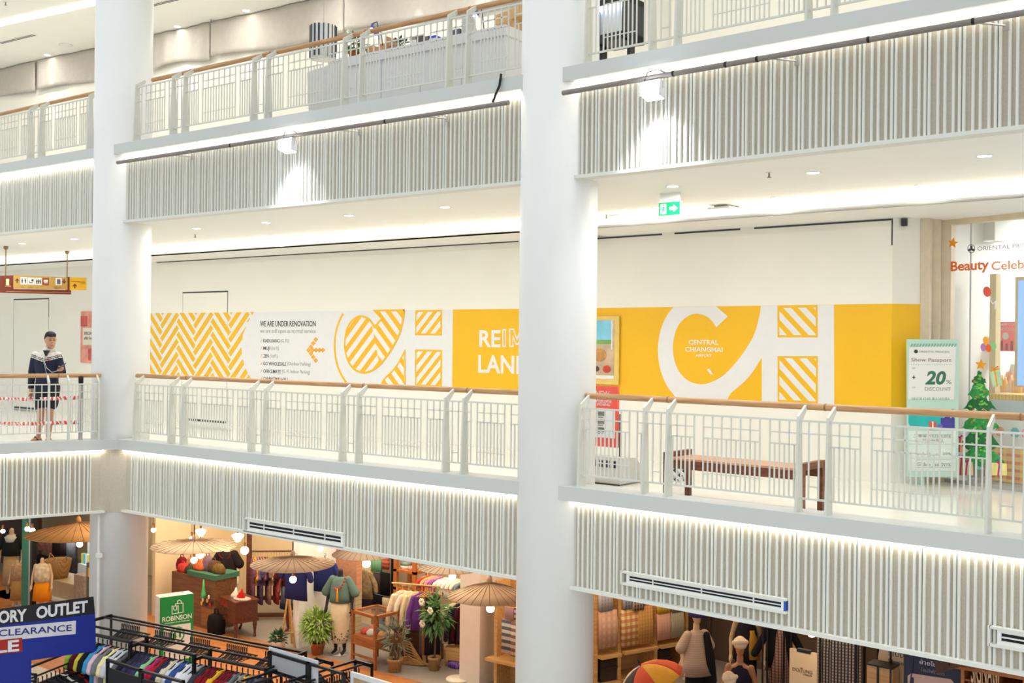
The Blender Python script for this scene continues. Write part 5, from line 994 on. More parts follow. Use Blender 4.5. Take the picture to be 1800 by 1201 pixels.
for i, (c, nm) in enumerate(cols):
    hung(along(A0, A1, .03+.93*i/n), ang+PI/2+random.uniform(-.07, .07), 'tee', cloth(c), '%s polo shirt, %s from the left on the long black sale rack' % (nm, nth(i)), 'shirts on the long sale rack')
# second rail behind, with clusters of empty hangers
B0, B1 = A0+Vector((.0, .36, .13)), A1+Vector((.05, .36, .13))
tB, LB, angB = rack('black rear rail with clusters of empty hangers behind the sale rack', B0, B1, .0)
pos = ['above the plum and yellow shirts', 'in front of the green store sign', 'right of the green store sign', 'above the orange floor tiles', 'at the right end']
for c_ in range(5):
    for j in range(11):
        p = along(B0, B1, .11+.185*c_+.0095*j); t = thing('clothes_hanger', 'empty black hanger in the rear rail cluster '+pos[c_], 'hanger', 'M', (p.x, p.y, p.z-.09), angB+PI/2+random.uniform(-.2, .2), 'empty hangers on the rear rail'); obj('hook', HANG['black'], None, t)
# side panels in front of the sale rack
for i, (x0, x1, y0, y1, lb) in enumerate(((187, 247, 1157, 1176, 'left'), (247, 322, 1176, 1196, 'right'))):
    a, b = Vector(atz(x0, y0, -2.62)), Vector(atz(x1, y1, -2.62)); d = b-a; t = thing('rack_panel', 'black side board on the %s part of the sale rack front' % lb, 'board', 'M', (a.x, a.y, G), math.atan2(d.y, d.x)); L_ = math.hypot(d.x, d.y)
    mb = MB(); mb.box(0, L_, 0, .02, 1.2, 1.66); obj('panel', mb, mat('matt_black', (28, 28, 30), .7), t)
    mb = MB(); mb.box(0, L_, -.01, .03, 1.74, 1.77); mb.box(0, .03, -.01, .03, 0, 1.77); mb.box(L_-.03, L_, -.01, .03, 0, 1.77); obj('frame', mb, BLACK, t)
# right hand rack with yellow shirts, board and frame
C0, C1 = Vector(atz(432, 1206, -2.62)), Vector(atz(570, 1164, -2.62)); tC, LC, angC = rack('black rack of dark and yellow garments running into the shop at the tiled edge', C0, C1, .03)
cc = [((34, 34, 38), 'black'), ((40, 42, 50), 'ink black'), ((220, 220, 224), 'white'), ((30, 30, 34), 'jet black'), ((196, 40, 44), 'red'), ((236, 190, 40), 'yellow'), ((240, 196, 50), 'bright yellow'), ((232, 184, 36), 'amber yellow'), ((206, 96, 100), 'coral'), ((150, 160, 170), 'grey blue'), ((36, 38, 44), 'soft black'), ((40, 110, 130), 'petrol blue'), ((34, 34, 40), 'dark'), ((90, 30, 40), 'maroon'), ((36, 40, 60), 'midnight'), ((44, 44, 48), 'faded black')]
for i, (c, nm) in enumerate(cc): hung(along(C0, C1, .03+.94*i/len(cc)), angC+PI/2+random.uniform(-.1, .1), 'tee', cloth(c), '%s shirt, %s from the near end on the rack by the tiled edge' % (nm, nth(i)), 'shirts on the rack by the tiled edge')
C2 = C0+Vector((.55, .25, .04)); C3 = C1+Vector((.55, .15, .04)); tC2, _, _ = rack('second black rack full of empty hangers by the tiled edge', C2, C3, .03)
for j in range(26): p = along(C2, C3, .03+.036*j); t = thing('clothes_hanger', 'empty black hanger packed on the second rack by the tiled edge', 'hanger', 'M', (p.x, p.y, p.z-.09), angC+PI/2+random.uniform(-.25, .25), 'empty hangers on the second rack'); obj('hook', HANG['black'], None, t)
a, b = Vector(atz(470, 1138, -2.35)), Vector(atz(556, 1163, -2.35)); d = b-a; L_ = math.hypot(d.x, d.y)
t = thing('header_board', 'white blank board standing in a black frame at the back of the racks', 'sign', 'M', (a.x, a.y, G), math.atan2(d.y, d.x)); h = -2.35-G
mb = MB(); mb.box(0, L_, .02, .035, h-.32, h); obj('board', mb, mat('board_grey', (206, 210, 214), .5), t)
mb = MB(); mb.box(.03, L_*1.55, -.01, .02, h-.07, h-.04); mb.box(.03, L_*1.55, -.01, .02, h-.30, h-.27); mb.box(.03, .08, -.01, .02, 0, h-.04); mb.box(L_*.80, L_*.88, -.01, .02, 0, h-.04); mb.box(L_*1.49, L_*1.55, -.01, .02, 0, h-.04); obj('frame', mb, BLACK, t)
mb = MB(); mb.box(.09, L_*.79, .0, .012, h-.26, h-.08); obj('perforated_sheet', mb, pattern('perforated', (190, 194, 198), (150, 154, 158), 'X', 60, .5, 'Z', 60, (140, 144, 148)), t)
a, b = Vector(atz(616, 1181, -2.5)), Vector(atz(706, 1208, -2.5)); d = b-a; L_ = math.hypot(d.x, d.y); t = thing('frame_stand', 'white framed stand at the lower edge beside the black frame', 'sign', 'M', (a.x, a.y, G), math.atan2(d.y, d.x)); h = -2.5-G
mb = MB(); mb.box(0, L_, 0, .03, h-.06, h); mb.box(0, .05, 0, .03, 0, h-.06); mb.box(L_-.05, L_, 0, .03, 0, h-.06); obj('frame', mb, mat('frame_white', (226, 228, 230), .4), t); mb = MB(); mb.box(.05, L_-.05, .012, .018, h-.7, h-.06); obj('pane', mb, mat('frame_glass', (226, 190, 150), .1, alpha=.5), t)
# rack under the blue sign
D0, D1 = Vector(atz(46, 1196, -2.95)), Vector(atz(146, 1156, -2.95)); tD, LD, angD = rack('black rack behind the blue sale sign with mostly black garments', D0, D1, .1)
cd = [(40, 40, 44), (60, 62, 66), (30, 30, 32), (90, 92, 96), (30, 30, 36), (50, 52, 56), (34, 34, 38), (26, 26, 30), (216, 214, 210), (36, 36, 40), (196, 50, 60), (44, 44, 48)]
for i, c in enumerate(cd): hung(along(D0, D1, .05+.9*i/12), angD+PI/2+random.uniform(-.1, .1), 'tee', cloth(c), 'garment %s from the near end of the rack behind the blue sale sign' % nth(i), 'garments behind the blue sale sign')
E0, E1 = Vector(atz(78, 1216, -3.14)), Vector(atz(166, 1187, -3.14)); tE, LE, angE = rack('front black rack with light blue garments below the blue sale sign', E0, E1, .06)
for i, c in enumerate([(120, 176, 204), (126, 186, 214), (118, 172, 200), (40, 40, 44), (34, 34, 38), (150, 200, 220), (28, 28, 30), (206, 60, 50), (40, 42, 46), (30, 30, 34)]): hung(along(E0, E1, .05+.9*i/10), angE+PI/2+random.uniform(-.1, .1), 'tee', cloth(c), 'garment %s from the near end of the front rack with light blue pieces' % nth(i), 'garments on the light blue rack')
# ------------------------------------------------------------------ blue sale sign (its face runs into the building)
q0 = Vector(atz(0, 1070, -1.95)); q1 = Vector(atz(165, 1046, -1.95)); FR['B'] = (Vector((q0.x, q0.y, 0)), math.atan2(q1.y-q0.y, q1.x-q0.x))
XS = lambda x, y: (x/7.46, 1040+y/7.46)
def bp(x, y): q = at(*XS(x, y), 0, 'B'); return (q[0], q[2])
t = thing('sale_sign', 'blue and black FACTORY OUTLET clearance sale sign', 'sign', 'B', (0, 0, 0)); BLUE = mat('sign_blue', (18, 40, 140), .4, noise=.04, scale=2)
flat(t, 'blue_board', [bp(-900, 330), bp(1245, 290), bp(1262, 782), bp(412, 905), bp(412, 2400), bp(-900, 2400)], .03, BLUE, .03); flat(t, 'black_header', [bp(-900, 350), bp(1225, 65), bp(1245, 290), bp(-900, 560)], 0, mat('header_black', (24, 24, 30), .4), .004)
def btext(b, a, e, cap, m, bold, v=-.005): return wtext(t, 'B', v, b, XS(*a), XS(*e), cap/7.46, m, bold)
mb = letters('FACTORY OUTLET', 1, bold=.045)
def skew_text(body, a, e, cap, m, bold, v):
    p0, p1 = at(*XS(*a), v, 'B'), at(*XS(*e), v, 'B'); h = at(*XS(a[0], a[1]-cap), v, 'B')[2]-p0[2]; mb = letters(body, h/.727, bold=bold*h); x0, x1 = mbw(mb); s = (p1[0]-p0[0])/(x1-x0); k_ = (p1[2]-p0[2])/(p1[0]-p0[0]); mb.v = [((x-x0)*s, y, z+k_*(x-x0)*s) for x, y, z in mb.v]; return obj('lettering', mb, m, t, (p0[0], v, p0[2]))
LW = mat('letter_white', (214, 216, 222), .5)
skew_text('ORY', (-20, 412), (350, 380), 155, LW, .05, -.006); skew_text('OUTLET', (475, 352), (1150, 262), 152, LW, .05, -.006); skew_text('FACT', (-620, 492), (-45, 420), 155, LW, .05, -.006)
flat(t, 'white_panel', [bp(-500, 520), bp(995, 383), bp(990, 557), bp(-500, 700)], 0, mat('panel_grey', (206, 208, 214), .4), .004); skew_text('CLEARANCE', (-20, 590), (940, 515), 88, mat('blue_ink', (34, 40, 120), .4), .015, -.006)
flat(t, 'red_panel', [bp(-500, 690), bp(290, 605), bp(290, 790), bp(-500, 880)], -.004, mat('sale_red', (160, 30, 26), .4), .004); skew_text('LE', (-60, 808), (250, 776), 150, LW, .04, -.010); skew_text('SA', (-420, 850), (-90, 812), 150, LW, .04, -.010)
mb = MB(); q = bp(330, 900); mb.box(q[0]-.03, q[0]+.03, .03, .07, G, -2.0); mb.box(bp(-800, 900)[0], bp(-800, 900)[0]+.06, .03, .07, G, -2.0); obj('support_leg', mb, BLACK, t)
# ------------------------------------------------------------------ green store sign
q = Vector(atz(283, 1180, G)); FR['G'] = (Vector((q.x, q.y, 0)), PI/2-.307)
XG = lambda x, y: (260+x/6.005, 920+y/6.005)
def gp(x, y): p = at(*XG(x, y), 0, 'G'); return (p[0], p[2])
g0, g1 = gp(127, 790), gp(482, 740); GW = g1[0]-g0[0]; zt_ = (g0[1]+g1[1])/2
t = thing('store_sign', 'green and white box sign reading ROBINSON with a turn back arrow', 'sign', 'G', (0, 0, 0)); SG = mat('sign_green', (20, 136, 66), .4, noise=.03)
mb = MB(); mb.box(g0[0], g1[0], 0, .26, G, zt_); obj('case', mb, mat('sign_white', (232, 228, 220), .4), t); mb = MB(); mb.box(g0[0], g1[0], -.006, 0, G, zt_); obj('green_face', mb, SG, t)
SW = mat('sign_letter', (226, 236, 226), .4)
def gtext(b, a, e, cap, m=SW, bold=.01): return wtext(t, 'G', -.008, b, XG(*a), XG(*e), cap/6.005, m, bold)
w_ = gtext('ROBINSON', (152, 1045), (462, 1005), 52, bold=.02); gtext('DEPARTMENT STORE CHIANGMAI', (178, 1068), (440, 1028), 13)
fz = lambda x, y: gp(x, y)
mb = MB()
for pl in ([(252, 876), (254, 958), (318, 948), (318, 872), (252, 876)], [(290, 872), (290, 850), (368, 842), (370, 938), (320, 946)], [(265, 885), (270, 912), (288, 920), (303, 908), (302, 880)], [(308, 846), (312, 820), (330, 810), (348, 820), (352, 850)]): outline(mb, [fz(*p) for p in pl], .012, -.007)
obj('bags_logo', mb, SW, t)
flat(t, 'white_panel', [fz(165, 1092), fz(450, 1052), fz(450, 1420), fz(165, 1460)], -.006, mat('sign_panel', (226, 226, 222), .4)); c_ = fz(310, 1162); rr = (fz(380, 1162)[0]-fz(240, 1162)[0])/2; rz_ = .62*abs(fz(310, 1085)[1]-fz(310, 1240)[1])/1.24
mb = MB(); outline(mb, arc(c_[0], c_[1]-.02, rr, rz_, 0, 360, 28), .022, -.010); outline(mb, [(c_[0]-rr*.35, c_[1]-rz_*.45)]+arc(c_[0], c_[1]+rz_*.05, rr*.38, rz_*.38, 180, 0, 10)+[(c_[0]+rr*.38, c_[1]-rz_*.6)], .036, -.010)
mb.prism([(c_[0]-rr*.35, c_[1]-rz_*.72), (c_[0]-rr*.68, c_[1]-rz_*.35), (c_[0]-rr*.02, c_[1]-rz_*.35)], -.013, -.010); obj('turn_arrow', mb, SG, t)
# ================================================================== ground floor shops: furniture and goods
ROSE = wood('rosewood', (74, 36, 22), (104, 54, 34), 3, (1, 10, 10), .35); TEAK = wood('teak', (132, 74, 32), (164, 98, 48), 3, (1, 10, 10), .4); HONEY = wood('honey_wood', (186, 140, 82), (212, 168, 106), 3, (1, 9, 9), .5); RATT = wood('rattan', (150, 104, 54), (190, 144, 86), 9, (3, 3, 14), .6)
def gpt(px, py, k='M'): return atz(px, py, G, k)
def zat(px, py, v, k='M'): return at(px, py, v, k)[2]
# ---- mannequins
def man_mesh(nm, head, arm=0):
    b = MB(); b.loft([(0, 0, .80, .13, .09), (0, 0, .92, .155, .10), (0, 0, 1.08, .115, .085), (0, -.01, 1.25, .145, .105), (0, 0, 1.38, .15, .085), (0, 0, 1.43, .07, .06)], 18)
    limb(b, [(0, 0, 1.40), (0, -.005, 1.53)], [.055, .05])
    for s in (-1, 1):
        limb(b, [(s*.08, 0, .86), (s*.085, -.02, .48), (s*.085, .02, .09)], [.082, .052, .035]); limb(b, [(s*.085, .03, .04), (s*.095, -.14, .025)], [.034, .026], 10)
        if arm == 1 and s == -1: e_, h_ = (s*.27, -.05, 1.12), (s*.40, -.10, 1.33)
        else: e_, h_ = (s*.235, .02, 1.10), (s*.25, -.06, .86)
        limb(b, [(s*.165, 0, 1.375), e_, h_], [.048, .038, .026])
        d = (Vector(h_)-Vector(e_)).normalized(); hand(b, h_, d, (0, -1, 0) if arm != 1 else (0, -.6, .8), 0, .35)
    if head:
        b.loft([(0, -.03, 1.555, .03, .035), (0, -.025, 1.58, .05, .06), (0, -.01, 1.64, .066, .084), (0, 0, 1.71, .072, .092), (0, .005, 1.77, .055, .07), (0, .008, 1.80, .02, .025)], 18); limb(b, [(0, -.095, 1.68), (0, -.112, 1.645)], [.008, .013], 8)
    return remesh(b, nm, .011, 3)
MM = {}
def mannequin(label, k, p, rz, mt, head=True, arm=0, sc_=1.0, lift=.03):
    key = (head, arm, mt.name)
    if key not in MM: me = man_mesh('mannequin_body', head, arm); me.materials.append(mt); MM[key] = me
    t = thing('mannequin', label, 'mannequin', k, p, rz); t.scale = (sc_,)*3; o = obj('body', MM[key], None, t, (0, 0, lift)); mb = MB(); mb.lathe([(.17, 0), (.17, .012), (.02, .02), (.012, lift+.1)], 24); obj('stand', mb, STEEL, t); return t
def wear(t, nm, rings, m, sleeves=None, power=2.0):
    mb = MB(); mb.loft(rings, 22, power=power)
    for pts, rs in (sleeves or []): limb(mb, pts, rs, 12)
    return obj(nm, mb, m, t)
DUM = mat('dummy_beige', (206, 176, 140), .5, noise=.03); DUMB = mat('dummy_black', (28, 26, 28), .5)
SL = lambda s, l, r0=.075, r1=.085: ([(s*.15, 0, 1.40), (s*(.15+.55*l), .02, 1.40-l)], [r0, r1])
# black tunic mannequin with raised arm
p = gpt(398, 1092); t = mannequin('headless mannequin in a black tunic with red necklace behind the carved table', 'M', p, .55, mat('dummy_pale', (226, 212, 190), .5, noise=.02), False, 1)
z0 = 1.0; wear(t, 'tunic', [(0, 0, .84, .215, .16), (0, 0, .95, .21, .15), (0, 0, 1.2, .20, .14), (0, 0, 1.38, .19, .115), (0, 0, 1.46, .085, .075)], cloth((38, 28, 28)), [SL(-1, .2, .09, .10), SL(1, .2, .09, .10)]); wear(t, 'tunic_hem', [(0, 0, .70, .215, .16), (0, 0, .84, .214, .158)], pattern('hem_gold', (150, 104, 60), (96, 64, 40), 'X', 26, .5)); wear(t, 'skirt', [(0, 0, .12, .22, .17), (0, 0, .7, .19, .14), (0, 0, .9, .14, .1)], cloth((60, 46, 40)))
mb = MB(); mb.tube([(.12*math.cos(a*.349)*1.0, -.10-.05*(1-math.cos(a*.349-PI/2)**2)*1, 1.44-.12*max(0, math.sin(a*.349))) for a in range(10)], .009, 6); obj('necklace', mb, cloth((150, 36, 40)), t)
# teal blouse mannequin
p = gpt(597, 1150); t = mannequin('headless black mannequin in a teal blouse and long cream skirt beside the potted bamboo', 'M', p, .45, DUMB, False); s_ = .93*1.0
wear(t, 'blouse', [(0, 0, .98, .205, .15), (0, 0, 1.1, .20, .145), (0, 0, 1.3, .185, .135), (0, 0, 1.40, .165, .10), (.0, .0, 1.46, .085, .075)], cloth((92, 118, 110)), [SL(-1, .24, .075, .09), SL(1, .24, .075, .09)])
wear(t, 'skirt', [(.0, 0, .22, .135, .11), (.0, 0, .30, .15, .12), (0, 0, .7, .195, .14), (0, 0, .92, .185, .13), (0, 0, 1.05, .13, .10)], cloth((222, 206, 172), .05))
mb = MB(); rnd = random.Random(8)
for i in range(46):
    a = rnd.uniform(PI, 2*PI); z = .27+abs(rnd.gauss(0, .13)); r = .14+.055*(z-.22)/.5; mb.ball((math.cos(a)*(r+.004), math.sin(a)*(r*.78+.006), z), .010, 6)
obj('flower_print', mb, cloth((86, 70, 66)), t)
mb = MB()
for i in range(12): a = PI+.26*i; mb.ball((.12*math.cos(a), .13*math.sin(a)-.01, 1.44-.20*math.sin(PI*i/11)), .022, 8)
obj('bead_necklace', mb, cloth((170, 60, 50), .4), t); mb = MB(); mb.loft([(0, -.165, 1.02, .028, .02), (0, -.165, 1.18, .016, .014), (0, -.16, 1.26, .01, .01)], 10); obj('tassel', mb, cloth((226, 160, 40)), t)
# striped skirt mannequin by the partition
p = gpt(513, 1112); t = mannequin('mannequin in a dark blouse and blue striped skirt behind the wooden easel', 'M', p, .6, mat('dummy_red_brown', (110, 50, 40), .5), False)
wear(t, 'blouse', [(0, 0, .95, .2, .15), (0, 0, 1.2, .19, .14), (0, 0, 1.40, .18, .11), (0, 0, 1.46, .08, .07)], cloth((70, 22, 30)), [SL(-1, .3), SL(1, .3)]); wear(t, 'skirt', [(0, 0, .62, .24, .2), (0, 0, .9, .2, .16), (0, 0, 1.0, .14, .11)], pattern('blue_ikat', (104, 124, 150), (50, 58, 80), 'X', 34, .6)); wear(t, 'skirt_hem', [(0, 0, .50, .25, .21), (0, 0, .62, .24, .2)], cloth((24, 26, 36)))
mb = MB(); mb.prism([(-.02, 1.3), (.09, 1.34), (.08, .92), (.0, .95), (-.06, .9)], -.19, -.16); obj('scarf', mb, cloth((52, 72, 104)), t)
# ---- carved table, bag cabinet
p = gpt(398, 1119); t = thing('carved_table', 'dark carved side table with a red drawer and cabriole legs', 'table', 'M', p, -.25)
mb = MB(); mb.box(-.36, .36, -.0, .52, .70, .735); obj('top', mb, ROSE, t); mb = MB(); mb.box(-.02, .34, .02, .50, .36, .70); obj('side_case', mb, ROSE, t); mb = MB(); mb.box(-.36, -.02, .03, .50, .56, .70); obj('drawer', mb, mat('drawer_red', (150, 40, 28), .4, noise=.1), t); mb = MB(); mb.ball((-.19, .02, .63), .018, 8); obj('knob', mb, BRASS, t.children[-1]); mb = MB(); mb.box(-.36, .36, .0, .52, .31, .36); obj('lower_frame', mb, ROSE, t)
for x in (-.31, .31):
    for y in (.06, .46): mb = MB(); sx = math.copysign(1, x); mb.tube([(x, y, .34), (x+sx*.05, y-.03, .24), (x-sx*.01, y, .10), (x+sx*.03, y-.02, .02), (x+sx*.05, y-.02, .0)], [.04, .042, .022, .03, .018], 10); obj('leg', mb, ROSE, t)
def small(nm, label, cat, mb, m, p, k='M', rz=0, group=None): return solo(nm, mb, m, label, cat, k, p, rz, group)
tx, ty = p[0], p[1]
for i, (dx, c, lb) in enumerate(((-.02, (232, 222, 206), 'cream'), (.16, (190, 30, 36), 'scarlet'))): mb = MB(); mb.loft([(0, 0, 0, .11, .07), (.0, 0, .05, .10, .06), (.02, 0, .13, .03, .03), (.03, 0, .20, .012, .012)], 12); small('pointed_hat', lb+' pointed cloth cap on the carved table', 'hat', mb, cloth(c), (tx+dx, ty+.22, G+.735))
mb = MB(); mb.loft([(0, 0, 0, .2, .14), (0, 0, .02, .2, .14)], 18); small('cloth_mat', 'pink crumpled cloth on the right side of the carved table', 'cloth', mb, cloth((214, 178, 160)), (tx+.22, ty+.2, G+.735))
mb = MB(); mb.loft([(0, 0, 0, .19, .11), (0, 0, .2, .20, .12), (0, 0, .34, .17, .10), (0, 0, .38, .1, .05)], 16, power=4); mb.tube([(-.06, 0, .36), (-.05, 0, .48), (.05, 0, .48), (.06, 0, .36)], .012, 6); small('black_bag', 'black leather bag on the floor under the carved table', 'bag', mb, cloth((28, 26, 28)), (tx-.34, ty+.02, G+.005))
q = gpt(372, 1112); t = thing('display_cabinet', 'brown cabinet with a green cloth edge left of the carved table', 'cabinet', 'M', (q[0]-1.45, q[1]+.1, G)); hh = 1.02
mb = MB(); mb.box(0, 1.42, 0, .55, 0, hh); obj('body', mb, wood('cabinet_brown', (104, 66, 38), (130, 86, 52), 2), t); mb = MB(); mb.box(.55, 1.46, -.03, .58, hh, hh+.10); obj('green_runner', mb, mat('green_runner', (62, 106, 80), .8, noise=.12), t); mb = MB(); mb.box(1.0, 1.40, -.012, 0, .06, .42); obj('front_panel', mb, wood('panel_brown', (128, 80, 44), (156, 104, 62), 2), t)
cx0, cy0 = q[0]-1.45, q[1]+.1
rnd = random.Random(11)
bags = [(.02, .12, .26, (120, 26, 34), 'dark red velvet'), (.32, .14, .30, (186, 130, 92), 'tan woven'), (.58, .16, .26, (212, 140, 76), 'orange'), (.22, .0, .18, (196, 60, 50), 'striped red'), (.46, -.0, .16, (64, 62, 50), 'mottled green'), (.72, .02, .16, (196, 90, 52), 'rust'), (.90, .1, .30, (120, 92, 108), 'patterned violet'), (1.12, .08, .24, (88, 66, 50), 'brown beaded'), (1.3, .06, .2, (110, 84, 44), 'mustard')]
for i, (dx, dy, h, c, lb) in enumerate(bags):
    mb = MB(); w_ = .13+.03*rnd.random(); mb.loft([(0, 0, 0, w_, .08), (.01, 0, h*.4, w_*1.1, .09), (.0, 0, h*.8, w_*.9, .06), (.02, 0, h, w_*.5, .03)], 14, power=3); mb.tube([(-.05, 0, h*.9), (-.03, -.01, h*1.2), (.05, -.01, h*1.2), (.06, 0, h*.9)], .01, 6); small('handbag', lb+' cloth bag on the brown display cabinet', 'bag', mb, cloth(c, .3), (cx0+dx, cy0+.12+dy, G+hh+(.1 if dx > .5 else .0)))
mb = MB(); mb.loft([(0, 0, 0, .06, .06), (0, 0, .08, .05, .05), (0, 0, .2, .025, .025), (0, 0, .36, .012, .012)], 14); small('green_cone', 'bright green cone ornament hanging before the display cabinet', 'ornament', mb, mat('cone_green', (84, 176, 108), .5), (cx0+1.18, cy0-.1, G+.66))
for i in range(8): mb = MB(); mb.ball((0, 0, .03), .03, 8, sq=(1, .7, 1.5)); small('charm', 'small coloured charm hanging on the display cabinet front, %s from the left' % nth(i), 'charm', mb, cloth([(220, 180, 60), (230, 226, 210), (190, 50, 46), (60, 60, 70)][i % 4]), (cx0+1.04+.045*i, cy0-.035, G+.48+.08*(i % 3)), group='charms on the display cabinet')
# shawl on the cream wall
for i, (x0, x1, m) in enumerate(((292, 312, pattern('shawl_red', (150, 34, 30), (60, 24, 26), 'X', 9, .55)), (310, 333, pattern('shawl_black', (36, 24, 26), (120, 30, 30), 'X', 6, .7)))):
    a, b = at(x0, 922, 6.85), at(x1, 952, 6.85); mb = MB(); mb.box(0, b[0]-a[0], -.03, 0, b[2]-a[2], 0); small('wall_shawl', ['red striped shawl hanging on the cream shop wall', 'black and red shawl hanging on the cream shop wall'][i], 'shawl', mb, m, (a[0], 6.94, a[2]))
# ---- blouse rail
P0, P1 = Vector(at(438, 962, 5.95)), Vector(at(512, 970, 6.55)); zr = P0.z; P1.z = zr
q = gpt(437, 1090); t = thing('wall_rail', 'dark wooden wardrobe rail full of patterned blouses', 'clothes rack', 'M', (q[0], q[1], G), math.atan2(P1.y-P0.y, P1.x-P0.x)); L_ = math.hypot(P1.x-P0.x, P1.y-P0.y)+.15; h = zr-G
mb = MB(); mb.tube([(0, 0, h), (L_, 0, h)], .018, 8); obj('rail', mb, ROSE, t)
for x in (0, L_): mb = MB(); mb.box(x-.05, x+.05, -.05, .05, 0, h+.55); obj('post', mb, ROSE, t)
mb = MB(); mb.box(0, L_, -.04, .04, .42, .50); mb.box(0, L_, -.04, .04, .06, .14); mb.box(0, L_, -.05, .05, h+.42, h+.5); obj('cross_bar', mb, ROSE, t)
bl = [((120, 72, 84), 'plum'), ((206, 140, 44), 'ochre'), ((100, 84, 130), 'violet print'), ((84, 66, 92), 'purple print'), ((130, 70, 96), 'raspberry print'), ((36, 34, 40), 'black'), ((150, 110, 100), 'rose print'), ((196, 168, 124), 'sand print'), ((60, 42, 44), 'cocoa'), ((160, 46, 52), 'brick red'), ((84, 72, 50), 'olive print'), ((44, 42, 52), 'charcoal'), ((190, 160, 60), 'mustard print'), ((40, 36, 40), 'dark'), ((130, 40, 44), 'garnet'), ((34, 40, 70), 'night blue')]
a0, a1 = Vector((q[0], q[1], zr)), Vector((q[0], q[1], zr))+Vector((P1.x-P0.x, P1.y-P0.y, 0)).normalized()*L_; ag = math.atan2(P1.y-P0.y, P1.x-P0.x)
for i, (c, nm) in enumerate(bl): hung(along(a0, a1, .06+.86*i/16), ag+PI/2+.35, 'top' if i % 3 else 'dress', cloth(c, .45), '%s blouse, %s from the left on the wardrobe rail' % (nm, nth(i)), 'blouses on the wardrobe rail', 'wood', (.9, 1, 1))
# navy shirt on the partition end
a = at(527, 974, 4.75); hung((a[0], 4.66, a[2]), .12, 'tee', cloth((38, 42, 92)), 'indigo blue shirt hung on the white partition above the easel', 'partition shirt', 'black', (1.25, 1, 1.15)); a = at(548, 972, 5.0); hung((a[0]+.05, 5.3, a[2]-.05), .3, 'shirt', cloth((44, 50, 110)), 'embroidered blue jacket hung beside the partition', 'partition jacket', 'black', (1.1, 1, .9))
# easel, plants
p = gpt(505, 1140); t = thing('easel', 'plain wooden A frame easel beside the white partition', 'easel', 'M', p, .6)
for s in (-1, 1): mb = MB(); mb.tube([(s*.14, 0, 0), (s*.02, .06, .92)], .02, 6); obj('leg', mb, HONEY, t)
mb = MB(); mb.tube([(0, .35, 0), (0, .08, .9)], .02, 6); obj('leg', mb, HONEY, t); mb = MB(); mb.box(-.11, .11, -.02, .01, .28, .31); obj('ledge', mb, HONEY, t)
SAND = mat('sand_bag', (222, 204, 178), .85, noise=.05); BASK = pattern('basket_weave', (170, 130, 76), (136, 100, 56), 'Z', 34, .5, 'X', 40, (190, 150, 96))
p = gpt(558, 1150); potted('potted_bamboo', 'bushy bright green bamboo in a terracotta pot', 'M', p, (.10, .135, .22), TERRA, leaves(640, (0, 0, .52), .27, .31, .15, .021, 21, .5), GL2, [[(.03*i-.05, .02*(i % 2), .18), (.07*i-.12, 0, .65)] for i in range(4)])
p = gpt(489, 1143); potted('succulent', 'dark green succulent in a cream cloth pot at the tiled edge', 'M', p, (.11, .14, .18), SAND, leaves(70, (0, 0, .24), .12, .08, .13, .035, 22, .1, .5), GL4, [[(0, 0, .15), (0, 0, .24)]], rim=False)
p = gpt(694, 1181); potted('potted_plant', 'airy grey green plant in a woven basket in front of the brown counter', 'M', p, (.11, .13, .24), BASK, leaves(240, (0, 0, .62), .24, .34, .13, .008, 23, .3, .2), GL3, [[(.03*i-.05, .02*(i % 2), .2), (.10*i-.17, .05*(i % 2), .8)] for i in range(5)])
p = gpt(763, 1178); t = potted('flowering_plant', 'leafy plant with white flowers in a woven basket beside the rattan stand', 'M', p, (.09, .11, .24), BASK, leaves(190, (.06, -.02, 1.0), .23, .36, .16, .032, 24, .5), GL1, [[(0, 0, .2), (.02, 0, .6), (.05, -.02, 1.0)], [(.02, 0, .2), (.0, .03, .6), (.1, 0, 1.1)]])
for x, y, z in ((-.12, -.2, 1.24), (.10, -.22, 1.12), (-.08, -.22, .86)):
    mb = MB()
    for i in range(6): a = i*PI/3; mb.ball((x+.04*math.cos(a), y-.02, z+.04*math.sin(a)), .032, 6, sq=(1, .4, 1))
    obj('flower', mb, mat('petal_white', (236, 228, 206), .6), t)
# ---- glass topped display case
p = gpt(659, 1179); t = thing('glass_case', 'wooden display table with a glass box top and purses inside', 'display case', 'M', p, -.0); ax = Vector(gpt(620, 1166))-Vector(p); bx = Vector(gpt(697, 1166))-Vector(p); t.rotation_euler = (0, 0, math.atan2(ax.y, ax.x)-PI); W_, D_ = ax.length, min(.75, bx.length)
hc_ = zat(659, 1083, p[1])-G; hb = zat(659, 1130, p[1])-G
# local x runs from the near corner back to the left corner (negative x), y goes inwards
for x in (-W_, 0):
    for y in (0, D_): mb = MB(); mb.box(x-.025, x+.025, y-.025, y+.025, 0, hc_); obj('leg', mb, TEAK, t)
mb = MB(); mb.box(-W_, 0, -.02, D_+.02, hb-.13, hb+.04); obj('apron', mb, TEAK, t); mb = MB(); mb.box(-W_, 0, -.015, .015, .16, .19); mb.box(-W_, 0, D_-.015, D_+.015, .16, .19); obj('stretcher', mb, TEAK, t)
mb = MB(); mb.box(-W_-.03, .03, -.03, .03, hc_-.05, hc_); mb.box(-W_-.03, .03, D_-.03, D_+.03, hc_-.05, hc_); mb.box(-W_-.03, -W_+.03, 0, D_, hc_-.05, hc_); mb.box(-.03, .03, 0, D_, hc_-.05, hc_); obj('top_frame', mb, TEAK, t); mb = MB(); mb.box(-W_+.03, -.03, .03, D_-.03, hc_-.02, hc_-.012); obj('glass_top', mb, mat('case_glass', (120, 90, 70), .05, alpha=.25), t)
mx = t.matrix_basis
